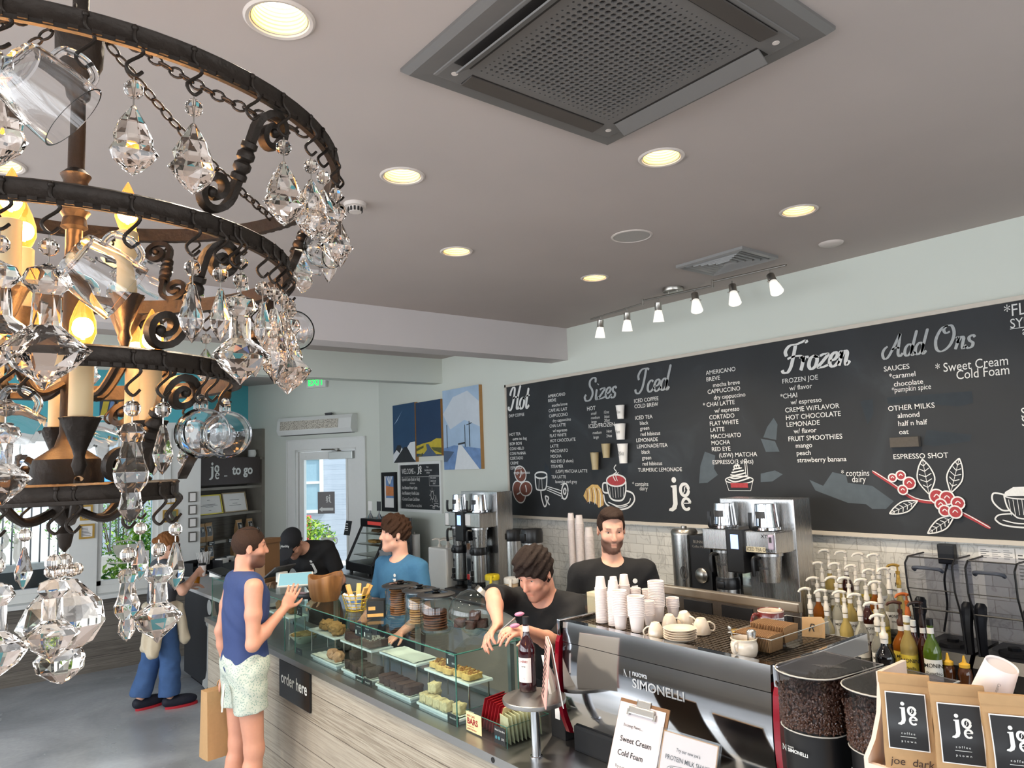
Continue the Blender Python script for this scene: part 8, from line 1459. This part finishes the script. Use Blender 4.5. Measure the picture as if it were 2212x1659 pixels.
tee_black = cloth('tee_black', (20, 20, 23), .15); tee_blue = cloth('tee_blue', (58, 106, 142), .1); tank_blue = cloth('tank_blue', (50, 66, 112), .1, 26); knit_grey = cloth('knit_grey', (72, 74, 80), .3, 130); beige = cloth('cotton_beige', (206, 192, 168), .06); denim = cloth('denim', (62, 92, 138), .28, 16); dark_trouser = cloth('trouser_dark', (34, 35, 40), .1)
sp_ = NT('print_shorts'); vv = sp_.n('TexVoronoi', Scale=95.); sp_.l(sp_.coord(), vv.inputs['Vector']); sp_.col(sp_.ramp(vv.outputs['Distance'], ((.25, (136, 160, 152)), (.45, (190, 197, 187))))); sp_.b.inputs['Roughness'].default_value = .85
eye_w = mat('eye_white', (186, 176, 168), .2); eye_d = mat('eye_iris', (50, 36, 28), .15)
def rotm(yaw=0, pitch=0, roll=0): return np.array(Euler((pitch, roll, yaw), 'XYZ').to_matrix())
def person(label, loc, face, J, skin, hairc, head, hair, wear, beard=0., h=.0062, hands=None, brow=None):
    """J: joints in metres, x to the person's right, y forward, z up; head = (centre, yaw, pitch, roll)"""
    t = thing('person', label, 'person', loc, face); N = lambda k: np.array(J[k], float)
    pel, che, nek = N('pelvis'), N('chest'), N('neck'); hc = np.array(head[0]); HM = rotm(*head[1:]); HL = lambda *q: hc+HM@np.array(q)
    pts = np.array([J[k] for k in J]+[hc]); lo = pts.min(0)-.16; hi = pts.max(0)+.16; lo[2] = min(lo[2], -.01); F = Field(lo, hi, h); up = (nek-pel)/np.linalg.norm(nek-pel)
    sr, sl_ = N('sh_r'), N('sh_l'); xr = (sr-sl_)/np.linalg.norm(sr-sl_); yf = np.cross(up, xr); xr2 = np.cross(yf, up); TM = np.stack([xr2, yf/np.linalg.norm(yf), up], 1); wd = np.linalg.norm(sr-sl_)/.36; b = J.get('build', (1, 1))
    bd, bf = wear.get('broad', 1.), wear.get('deep', 1.)
    def torso(G, e=0., k=.06):
        G.ell(pel+up*.0, (.165*wd*bd+e, .115*bf+e, .13), TM, k); G.ell(pel+(che-pel)*.45, (.140*wd*bd+e, .102*bf+e, .15), TM, k); G.ell(che-up*.02, (.160*wd+e, .112*bf+e, .17), TM, k); G.ell(che+(nek-che)*.35+yf*.02, (.155*wd+e, .098*bf+e, .12), TM, k)
        G.cone(sr-xr*.045, sl_+xr*.045, .058+e, .058+e, k); G.cone(nek-up*.045-yf*.01, (sr+nek)/2-up*.02, .05+e, .052+e, k); G.cone(nek-up*.045-yf*.01, (sl_+nek)/2-up*.02, .05+e, .052+e, k)
    torso(F); F.cone(nek-up*.03, HL(0, -.03, -.075), .058, .054, .03)
    for s in 'rl':
        sh, el, wr = N('sh_'+s), N('el_'+s), N('wr_'+s); F.cone(sh, sh*.55+el*.45, .052, .047, .035).cone(sh*.5+el*.5, el, .045, .038, .03); F.cone(el, el*.65+wr*.35, .040, .040, .02).cone(el*.65+wr*.35, wr, .039, .026, .02)
        hp, kn, an = N('hip_'+s), N('kn_'+s), N('an_'+s); F.cone(hp, kn, .086, .056, .05).cone(kn, kn*.62+an*.38, .054, .052, .03); bk = np.array([0, -.014, 0]); F.cone(kn*.75+an*.25+bk, kn*.55+an*.45+bk, .045, .04, .03).cone(kn*.6+an*.4, an, .049, .034, .03)
        fd = N('toe_'+s)-an; F.cone(an-np.array([0, .02, .03]), an*.3+N('toe_'+s)*.7, .036, .034, .03).cone(an*.3+N('toe_'+s)*.7, N('toe_'+s), .034, .026, .02)
        hd, pn, curl = (hands or {}).get(s, ((wr-el), None, .5)); hd = np.array(hd, float); hd /= np.linalg.norm(hd)
        pn = np.array(pn if pn is not None else np.cross(hd, [0, 0, 1])+1e-3, float); pn -= hd*(pn@hd); pn /= np.linalg.norm(pn); sd = np.cross(pn, hd)*(1 if s == 'r' else -1); PM = np.stack([sd, pn, hd], 1)
        F.ell(wr+hd*.048, (.040, .015, .052), PM, .015); F.cone(wr+hd*.08-sd*.026, wr+hd*.08+sd*.028, .0115, .0125, .012)
        for i, (L, o) in enumerate(((.064, .0), (.076, .006), (.071, .003), (.055, -.004))): # index to little finger, index next to the thumb
            p = wr+hd*(.086+o)+sd*(.031-.0205*i); d = hd+sd*(.10-.075*i); d /= np.linalg.norm(d); c = curl*(1+.10*i)
            for L_, cc, r0, r1 in ((L*.45, c*.5, .0092, .0088), (L*.32, c*1.0, .0088, .0082), (L*.27, c*.7, .0082, .0072)): d = d*cos(cc)+pn*sin(cc); d /= np.linalg.norm(d); q = p+d*L_; F.cone(p, q, r0, r1, .0035); p = q
        p = wr+hd*.026+sd*.028; d = hd*.62+sd*.72+pn*.28; d /= np.linalg.norm(d)
        for L_, r0, r1, tn in ((.040, .0135, .011, .0), (.032, .011, .0095, .35), (.026, .0095, .0078, .3)): d = d+hd*tn-sd*tn*.5; d /= np.linalg.norm(d); q = p+d*L_; F.cone(p, q, r0, r1, .006); p = q
    # head
    F.ell(HL(0, -.014, .034), (.074, .094, .088), HM, .02); F.ell(HL(0, .026, -.032), (.057, .066, .080), HM, .03); F.cone(HL(-.036, .022, -.072), HL(0, .066, -.094), .024, .022, .03).cone(HL(.036, .022, -.072), HL(0, .066, -.094), .024, .022, .03)
    F.cone(HL(-.03, .072, .030), HL(.03, .072, .030), .0145, .0145, .014); F.ell(HL(-.042, .056, -.024), (.020, .022, .02), HM, .02).ell(HL(.042, .056, -.024), (.020, .022, .02), HM, .02)
    F.ell(HL(-.031, .084, .012), (.017, .014, .011), HM, .012, 's').ell(HL(.031, .084, .012), (.017, .014, .011), HM, .012, 's')
    F.cone(HL(0, .084, .020), HL(0, .104, -.020), .0075, .0115, .010).ell(HL(0, .101, -.026), (.0165, .0125, .009), HM, .007)
    F.cone(HL(-.019, .085, -.053), HL(.019, .085, -.053), .0075, .0075, .006).cone(HL(-.015, .084, -.064), HL(.015, .084, -.064), .008, .008, .005); [F.cone(HL(s*.019, .0745, .0225), HL(s*.044, .069, .0205), .0058, .005, .006).cone(HL(s*.020, .073, .0015), HL(s*.042, .069, .003), .004, .004, .006) for s in (-1, 1)]; F.cone(HL(-.022, .0955, -.0585), HL(.022, .0955, -.0585), .003, .003, .004, 's')
    for s in (-1, 1): EM = HM@rotm(s*-.35, 0, 0); F.ell(HL(s*.076, -.012, -.006), (.009, .019, .032), EM, .008); F.ell(HL(s*.085, -.006, -.002), (.006, .009, .018), EM, .006, 's')
    sc_, hcq = np.array(lin(skin)), np.array(lin(hairc))
    def tone(v):
        q = (v-hc)@HM; c = np.tile(sc_, (len(v), 1)); X, Y, Z = np.abs(q[:, 0]), q[:, 1], q[:, 2]
        def blend(m, col, w): nonlocal c; m = np.clip(m, 0, 1)[:, None]*w; c = c*(1-m)+np.array(col)*m
        near = np.linalg.norm(q, axis=1) < .16; st = lambda a, b, x: np.clip((x-a)/(b-a), 0, 1)
        blend(near*(1-np.maximum(np.abs(X-.032)/.019, np.abs(Z-.033-.004*np.cos((X-.032)*90))/.0055)).clip(0, .5)*2*(Y > .05), brow or hcq, .85)
        if beard: blend(near*st(-.030, -.046, Z-.10*(X > .05)*(X-.05)*3)*(Z > -.13)*st(.0, .02, Y+.012)*(1-((X < .016)*(np.abs(Z+.0585) < .012))), hcq, beard)
        blend(near*(1-np.maximum(X/.021, np.abs(Z+.0585)/.0085)).clip(0, .4)*2.5*(Y > .06), sc_*np.array([.82, .52, .5]), .5); blend(near*(1-np.sqrt(((X-.04)/.02)**2+((Z+.02)/.018)**2))*(Y > .03), sc_*np.array([1, .72, .68]), .5); blend(near*(1-X/.016)*(np.abs(Z+.022) < .014)*(Y > .09), sc_*np.array([1, .7, .66]), .5)
        return c
    F.build('body', sk.m, t, tone)
    for s in (-1, 1):
        m = MB(); m.sph(HL(s*.031, .0615, .0118), .0130, 14); e = m.build('eye', eye_w, t, True); m = MB(); m.sph(HL(s*.031, .0676, .0112), .0078, 10); m.build('iris', eye_d, e, True)
    if hair:
        st = hair; G = Field(hc-.2, hc+.2, .005); n_ = st.get('thick', .012); G.ell(HL(0, -.014, .036), (.076+n_, .095+n_, .088+n_*1.2), HM, .01)
        if st.get('top'): G.ell(HL(0, .02, .105), (.062, .07, st['top']), HM, .03)
        G.ripple(st.get('rip', .0022)*.8, 120, 60, 110); fz = st.get('line', .055)
        def fc(P): q = (P-hc)@HM; return np.maximum(.030+.25*np.abs(q[..., 2]-fz)*(q[..., 2] > 0)-q[..., 1], q[..., 2]-fz+9*q[..., 0]**2+st.get('part', 0)*q[..., 0])
        G.ripple(st.get('rip', .0022)*.7, -90, 170, 60, 1.3); G.put(fc, hc-.2, hc+.2, .008, 's'); side = st.get('side', -.01); G.ell(HL(0, .05, side-.085), (.12, .058, .085), HM, .012, 's'); G.cut(HL(0, 0, st.get('nape', -.055)), HM@np.array([0, .25, -1])); G.ell(HL(0, -.012, -.012), (.12, .020, .036), HM, .004, 's')
        if st.get('bun'): G.ell(HL(*st['bun']), (.034, .036, .032), HM, .014); G.ripple(.002, 210, 170, 120)
        G.build('hair', mat('hair_%d' % hairc[0], hairc, .75, spec=.2, noise=.35, nscale=110, bump=.5), t)
    # clothes
    if 'top' in wear:
        tm, sleeve, hem, nr = wear['top']; G = Field(lo, hi, .007); torso(G, .011); hemp = pel-up*hem
        G.cut(hemp, -up)
        for s in 'rl':
            sh, el = N('sh_'+s), N('el_'+s); d = el-sh; L = np.linalg.norm(d); d /= L
            if sleeve > 0:
                K = Field(lo, hi, .007); K.cone(sh-d*.01, sh+d*sleeve*1.15, .066, .062, .02); K.cut(sh+d*sleeve, d); G.f = np.minimum(G.f, K.f)-.25*.03*np.maximum(0, 1-np.abs(G.f-K.f)/.03)**2*(K.f < .02)
            else: G.cone(sh+(sh-(sr+sl_)/2)*.32-up*.02, sh+(sh-(sr+sl_)/2)*.9, .075, .085, .012, 's')
        G.ell(nek+yf*.035+up*.03, (.064*nr, .066*nr, .060*nr), TM, .01, 's'); G.ripple(.0026, 22, 30, 34).ripple(.0016, 60, -40, 20, 2.); o = G.build('shirt' if sleeve > 0 else 'tank_top', tm, t)
        if 'logo' in wear:
            a, z_, hgt, side = wear['logo']; dirv = yf/np.linalg.norm(yf); st0 = che+up*z_+xr2*side; v = np.array([q.co for q in o.data.vertices]); k = (np.linalg.norm((v-st0)-np.outer((v-st0)@dirv, dirv), axis=1) < .035) & ((v-st0)@dirv > 0); depth = ((v-st0)@dirv)[k].max() if k.any() else .12; o_ = Vector(st0+dirv*(depth+.004)); m = MB(); joe(m, hgt, o_, Vector(-xr2), Vector(up), only='j'); m.build('shirt_emblem', white, o)
    if 'legs' in wear:
        lm_, end, flare = wear['legs']; G = Field(lo, hi, .008); G.ell(pel, (.168*wd*bd+.012, .12*bf+.012, .12), TM, .05); G.cut(pel+up*.09, up)
        for s in 'rl':
            hp, kn, an = N('hip_'+s), N('kn_'+s), N('an_'+s)
            if end == 'short': K = Field(lo, hi, .008); K.cone(hp, hp*.2+kn*.8, .105, .094, .03); K.cut(hp*.52+kn*.48, kn-hp); G.f = np.minimum(G.f, K.f)-.25*.04*np.maximum(0, 1-np.abs(G.f-K.f)/.04)**2
            else: e_ = an+np.array([0, 0, .035]); G.cone(hp, kn, .102, .074*(1+flare*.3), .05); K = Field(lo, hi, .008); K.cone(kn, e_+(e_-kn)*.1, .074*(1+flare*.3), .058*(1+flare), .03); K.cut(e_, an-kn); G.f = np.minimum(G.f, K.f)-.25*.02*np.maximum(0, 1-np.abs(G.f-K.f)/.02)**2
        G.ripple(.003, 24, 26, 30).ripple(.002, 50, 44, -34, 1.); G.build('shorts' if end == 'short' else 'trousers', lm_, t)
    if wear.get('shoes'):
        for s in 'rl':
            an, to = N('an_'+s), N('toe_'+s); d = to-an; d[2] = 0; d /= np.linalg.norm(d); G = Field(np.minimum(an, to)-.14, np.maximum(an, to)+.14, .006); G.ell(an*.45+to*.55-np.array([0, 0, 0])+d*.01+np.array([0, 0, .0]), (.05, .138, .055), np.stack([np.cross(d, [0, 0, 1]), d, np.array([0, 0, 1.])], 1), .02); G.cone(an-d*.02-np.array([0, 0, .02]), an+d*.03-np.array([0, 0, .03]), .046, .044, .03); G.cut((0, 0, -.0), (0, 0, -1)); so = G.build('shoe', wear['shoes'][0], t)
            m = MB(); c = Vector(an*.45+to*.55+d*.01); P = [(c.x+(-d[1]*.05*cos(a)+d[0]*.142*sin(a)), c.y+(d[0]*.05*cos(a)+d[1]*.142*sin(a)), .0) for a in [i*pi/12 for i in range(24)]]; m.poly(P, (0, 0, .022)); m.build('sole', wear['shoes'][1], so)
    t['hl'] = 0; del t['hl']; return t, HL, HM, dict(up=up, yf=yf, xr=xr2)
def local(t, P): # world point into a person's own frame
    d = Vector(P)-t[0]; a = -t[1]; return (d.x*cos(a)-d.y*sin(a), d.x*sin(a)+d.y*cos(a), d.z)
# customer in the tank top
def legs(J, z_hip=.93, y=0., sp=.095, kn=.50, toe=.17, dy=(0, 0)):
    for s, g, d in (('r', 1, dy[0]), ('l', -1, dy[1])): J['hip_'+s] = (g*sp, y, z_hip); J['kn_'+s] = (g*(sp+.005), y+.02+d*.5, kn); J['an_'+s] = (g*(sp+.005), y-.02+d, .085); J['toe_'+s] = (g*(sp+.03), y+toe-.02+d, .03)
    return J
black_fr = mat('frame_black', (20, 20, 22), .25); lens_m = mat('dark_lens', (30, 34, 40), .1)
def glasses(t, HL, dz=.012, y=.088, up=0., tint=lens_m, name='glasses'):
    m = MB()
    for s in (-1, 1):
        c = HL(s*.032, y, dz); a = [HL(s*.032+.023*cos(k*pi/8), y, dz+.017*sin(k*pi/8)+up*0) for k in range(16)]; m.tube(a, .0016, 6, closed=True); m.tube([HL(s*.055, y, dz+.008), HL(s*.078, y-.05, dz+.012), HL(s*.08, -.01, dz+.008)], .0017, 6)
    m.tube([HL(-.010, y, dz+.004), HL(.010, y, dz+.004)], .0016, 6); g = m.build(name, black_fr, t); m = MB(); [m.poly([HL(s*.032+.022*cos(k*pi/8), y, dz+.016*sin(k*pi/8)) for k in range(16)], V(*(HL(0, .001, 0)-HL(0, 0, 0)))) for s in (-1, 1)]; m.build('lenses', tint, g)
P1 = (V(1.545, 4.62, 0), -pi/2)
J = legs({'pelvis': (0, 0, .99), 'chest': (0, 0, 1.30), 'neck': (0, -.01, 1.51), 'sh_r': (.185, -.01, 1.45), 'sh_l': (-.185, -.01, 1.45), 'el_r': (.225, -.03, 1.13), 'wr_r': (.15, .19, 1.295), 'el_l': (-.23, -.07, 1.15), 'wr_l': (-.235, -.03, .90)}, .93, -.01, .09, .50, .18, (.03, -.03))
t, HL, HM, B = person('person in a navy tank top and pale patterned shorts raising a hand at the counter', *P1, J, (206, 150, 126), (56, 40, 32), ((0, .03, 1.668), R_(-12), R_(-4), 0), dict(thick=.0055, line=.062, side=.0, nape=-.05, rip=.0012),
    dict(top=(tank_blue, 0, .13, 1.12), legs=(sp_.m, 'short', 0), broad=.98, deep=1.06, shoes=(mat('shoe_white', (196, 192, 186), .7), mat('sole_white', (226, 222, 214), .6))), beard=.8, hands={'r': ((-.15, .55, .83), (-.9, .2, .05), .16), 'l': ((0, .05, -1), (.9, .3, 0), 1.15)})
glasses(t, lambda a, b, c: HL(a, b-.052+.0, c+.088), .02, .092, name='sunglasses')
# paper carrier bag in his left hand and the phone in his pocket
q = P1[0]+V(-.02, .262, 0); g = thing('carrier_bag', 'brown paper carrier bag held low beside the legs of the person in shorts', 'bag', (q.x, q.y, .40), R_(8)); m = MB(); m.loft([[V(x*.15, y*.06*(1-.3*k), .40*k) for x, y in ((-1, -1), (1, -1), (1.03, 0), (1, 1), (-1, 1), (-1.03, 0))] for k in (0, .5, 1)]); m.build('bag_body', kraft, g)
m = MB(); [m.tube(catmull([V(-.05, y, .39), V(-.045, y*.4, .44), V(.045, y*.4, .44), V(.05, y, .39)], 5), .004, 6) for y in (-.04, .04)]; m.build('handle', kraft, g)
g = thing('phone', 'white phone sticking out of the back pocket of the patterned shorts', 'phone', (P1[0].x-.150, P1[0].y-.06, .765), 0, None, (R_(4), R_(-8), R_(70))); m = MB(); m.box((0, 0, .06), (.074, .010, .14), None, .004); m.build('case', white, g, 40); m = MB(); m.box((.0, -.006, .085), (.03, .002, .03), None, .004); m.build('camera', mat('phone_olive', (88, 94, 70), .4), g)
# woman with the bun
P2_ = (V(1.74, 7.55, 0), R_(-84))
J = legs({'pelvis': (0, .0, .88), 'chest': (0, .02, 1.14), 'neck': (0, .03, 1.325), 'sh_r': (.155, .02, 1.27), 'sh_l': (-.155, .02, 1.27), 'el_r': (.215, .12, 1.06), 'wr_r': (.13, .27, 1.185), 'el_l': (-.2, .10, 1.04), 'wr_l': (-.12, .28, 1.05)}, .84, .0, .085, .45, .17, (.08, -.12))
t, HL, HM, B = person('person in wide blue jeans and red soled shoes holding a takeaway cup', *P2_, J, (222, 172, 146), (130, 84, 48), ((0, .06, 1.47), R_(-6), R_(-6), 0), dict(thick=.013, line=.052, side=-.03, nape=-.05, bun=(0, -.115, .045)),
    dict(top=(knit_grey, .17, .10, 1.0), legs=(denim, 'long', .62), broad=1.0, shoes=(mat('shoe_navy', (28, 30, 44), .7, noise=.4, nscale=60), mat('sole_red', (176, 36, 48), .5))), hands={'r': ((-.2, .8, .5), (-.85, .2, .1), .85), 'l': ((.3, .9, .1), (.4, 0, -.9), .5)}, h=.006)
glasses(t, HL, .012, .092, tint=mat('sun_lens', (40, 40, 46), .1))
m = MB(); G = Field((-.4, -.35, .45), (.4, .35, 1.1), .008); G.ell((0, 0, .93), (.20, .155, .055), None, .02); G.cone((.17, -.06, .92), (.20, -.13, .55), .05, .055, .03).cone((.13, -.12, .92), (.14, -.17, .60), .045, .05, .03).cone((.12, .13, .92), (.17, .16, .62), .035, .05, .03).cone((-.1, .14, .92), (-.1, .17, .64), .035, .045, .03); G.ripple(.004, 60, 70, 22); G.build('tied_sweater', beige, t)
wq_ = Vector(P2_[0])+Matrix.Rotation(P2_[1], 3, 'Z') @ V(.095, .345, 1.16)
g = thing('coffee_cup', 'white takeaway coffee cup with black lid held by the person in jeans', 'cup', wq_); m = MB(); m.lathe([(0, 0), (.028, 0), (.038, .105), (0, .105)], 24); m.build('cup_body', cupm, g, True); m = MB(); m.lathe([(.039, .103), (.0405, .108), (.038, .113), (.035, .122), (0, .122)], 24); m.build('lid', black_p, g, True)
# barista bending at the till, in a cap
P3 = (V(2.76, 6.28, 0), R_(118))
J = legs({'pelvis': (0, -.14, 1.0), 'chest': (0, .05, 1.30), 'neck': (0, .20, 1.47), 'sh_r': (.19, .17, 1.41), 'sh_l': (-.19, .12, 1.45), 'el_r': (.25, .28, 1.16), 'wr_r': (.16, .43, 1.22), 'el_l': (-.27, .05, 1.17), 'wr_l': (-.20, .26, 1.06)}, .95, -.12)
t, HL, HM, B = person('person in a black cap and black tee bending over the till', *P3, J, (208, 158, 134), (60, 52, 46), ((.02, .33, 1.515), R_(8), R_(-48), 0), dict(thick=.004, line=.05, side=.0, nape=-.04), dict(top=(tee_black, .21, .14, 1.0), legs=(dark_trouser, 'long', 0), broad=1.05, deep=1.1, shoes=(black_m, black_m), logo=(0, .03, .15, -.05)), beard=.35, hands={'r': ((-.3, .9, -.1), (0, 0, -1), .4), 'l': ((.2, .8, -.3), (0, 0, -1), .4)})
capm_ = cloth('cap_black', (26, 27, 32), .12, 90); G = Field(Vector(HL(0, 0, .04))-V(.24, .24, .24), Vector(HL(0, 0, .04))+V(.24, .24, .24), .005); G.ell(HL(0, -.012, .045), (.090, .108, .098), HM, .01); G.cut(HL(0, 0, .036), HM@np.array([0, -.10, -1])); G.ell(HL(0, .125, .040), (.072, .075, .0085), HM@rotm(0, R_(-14), 0), .012); cap = G.build('cap', capm_, t)
m = MB(); o_ = HL(-.035, .1005, .068); m.text('daddy', .024, V(*HL(.034, .094, .080)), V(*(HM@np.array([-1, 0, 0]))), V(*(HM@np.array([0, -.35, 1]))), bold=.012); m.build('cap_lettering', white, cap)
glasses(t, HL, .010, .090)
# young barista in the blue tee
P4 = (V(2.68, 4.70, 0), R_(104))
J = legs({'pelvis': (0, 0, .98), 'chest': (0, .0, 1.27), 'neck': (0, -.01, 1.475), 'sh_r': (.185, -.01, 1.41), 'sh_l': (-.185, -.01, 1.41), 'el_r': (.24, .02, 1.12), 'wr_r': (.2, .22, 1.03), 'el_l': (-.25, .0, 1.12), 'wr_l': (-.21, .2, 1.02)}, .93)
t, HL, HM, B = person('person in a blue tee standing behind the cookie jars', *P4, J, (226, 174, 150), (58, 38, 26), ((.01, .035, 1.655), R_(-34), R_(-2), 0), dict(thick=.013, line=.045, side=.0, nape=-.055, top=.04, rip=.006), dict(top=(tee_blue, .22, .12, 1.05), legs=(dark_trouser, 'long', 0), shoes=(black_m, black_m), broad=.96, logo=(0, -.02, .14, -.045)), hands={'r': ((-.1, .9, -.3), (0, 0, -1), .3), 'l': ((.1, .9, -.3), (0, 0, -1), .3)})
# barista scooping brownies from the tilted jar
P5 = (V(2.60, 2.93, 0), R_(116)); lc = lambda px, py, d: local(P5, ond(px, py, d))
J = legs({'pelvis': (0, -.08, .98), 'chest': (-.0, .04, 1.26), 'neck': (.01, .12, 1.44), 'sh_r': (.19, .10, 1.41), 'sh_l': (-.18, .08, 1.38), 'el_r': lc(1066, 1288, 3.62), 'wr_r': lc(1076, 1348, 3.46), 'el_l': lc(1205, 1392, 3.50), 'wr_l': lc(1132, 1362, 3.28)}, .93, -.06)
t, HL, HM, B = person('person in a black tee leaning over the glass case with pink ended tongs', *P5, J, (216, 158, 134), (40, 30, 26), ((.02, .215, 1.575), R_(-14), R_(-30), 0), dict(thick=.015, line=.048, side=-.012, nape=-.06, top=.028, rip=.006), dict(top=(tee_black, .23, .13, 1.0), legs=(dark_trouser, 'long', 0), shoes=(black_m, black_m), broad=1.05), beard=.22, hands={'r': ((.15, .85, -.45), (-.5, 0, -.8), .75), 'l': ((.35, .9, .1), (.3, 0, -.9), .8)})
a, b = ond(1078, 1366, 3.32), ond(1118, 1328, 3.3); pinkp = mat('tong_pink', (214, 140, 176), .3, trans=.2); g = thing('tongs', 'steel tongs with pink spoon ends in the hands of the person leaning over', 'tongs', a)
for e in (ond(1122, 1327, 3.28), ond(1112, 1352, 3.22)): d_ = e-a; m = MB(); m.tube([V(0, 0, 0), d_*.8], .004, 8); ar = m.build('arm', nickel, g, True); m = MB(); m.sph(d_, .021, 14, (1.25, .8, .45), frame((0, 0, 1))); m.build('spoon_end', pinkp, ar, True)
m = MB(); cx_ = [V(*(np.array(J['neck'])+np.array([.012*k, .11, -.16]))) for k in (0,)][0]; m.box(cx_, (.008, .003, .03)); m.box(cx_+V(0, 0, .005), (.018, .003, .006)); m.build('cross_pendant', nickel, t)
# barista standing behind
P6 = (V(3.13, 3.02, 0), R_(140))
J = legs({'pelvis': (0, 0, 1.02), 'chest': (0, .0, 1.32), 'neck': (0, -.0, 1.535), 'sh_r': (.195, -.0, 1.47), 'sh_l': (-.195, -.0, 1.47), 'el_r': (.255, -.02, 1.17), 'wr_r': (.22, .18, 1.06), 'el_l': (-.255, -.02, 1.17), 'wr_l': (-.2, .2, 1.06)}, .96)
t, HL, HM, B = person('person in a black tee standing upright behind the paper cup stacks', *P6, J, (224, 172, 148), (46, 32, 26), ((0, .045, 1.725), R_(4), R_(-15), 0), dict(thick=.004, line=.092, side=.020, nape=-.03, top=.020, rip=.0015), dict(top=(tee_black, .24, .12, .95), legs=(dark_trouser, 'long', 0), shoes=(black_m, black_m), broad=1.0, logo=(0, -.02, .16, -.07)), beard=.82, hands={'r': ((-.1, .9, -.3), (0, 0, -1), .3), 'l': ((.1, .9, -.3), (0, 0, -1), .3)})
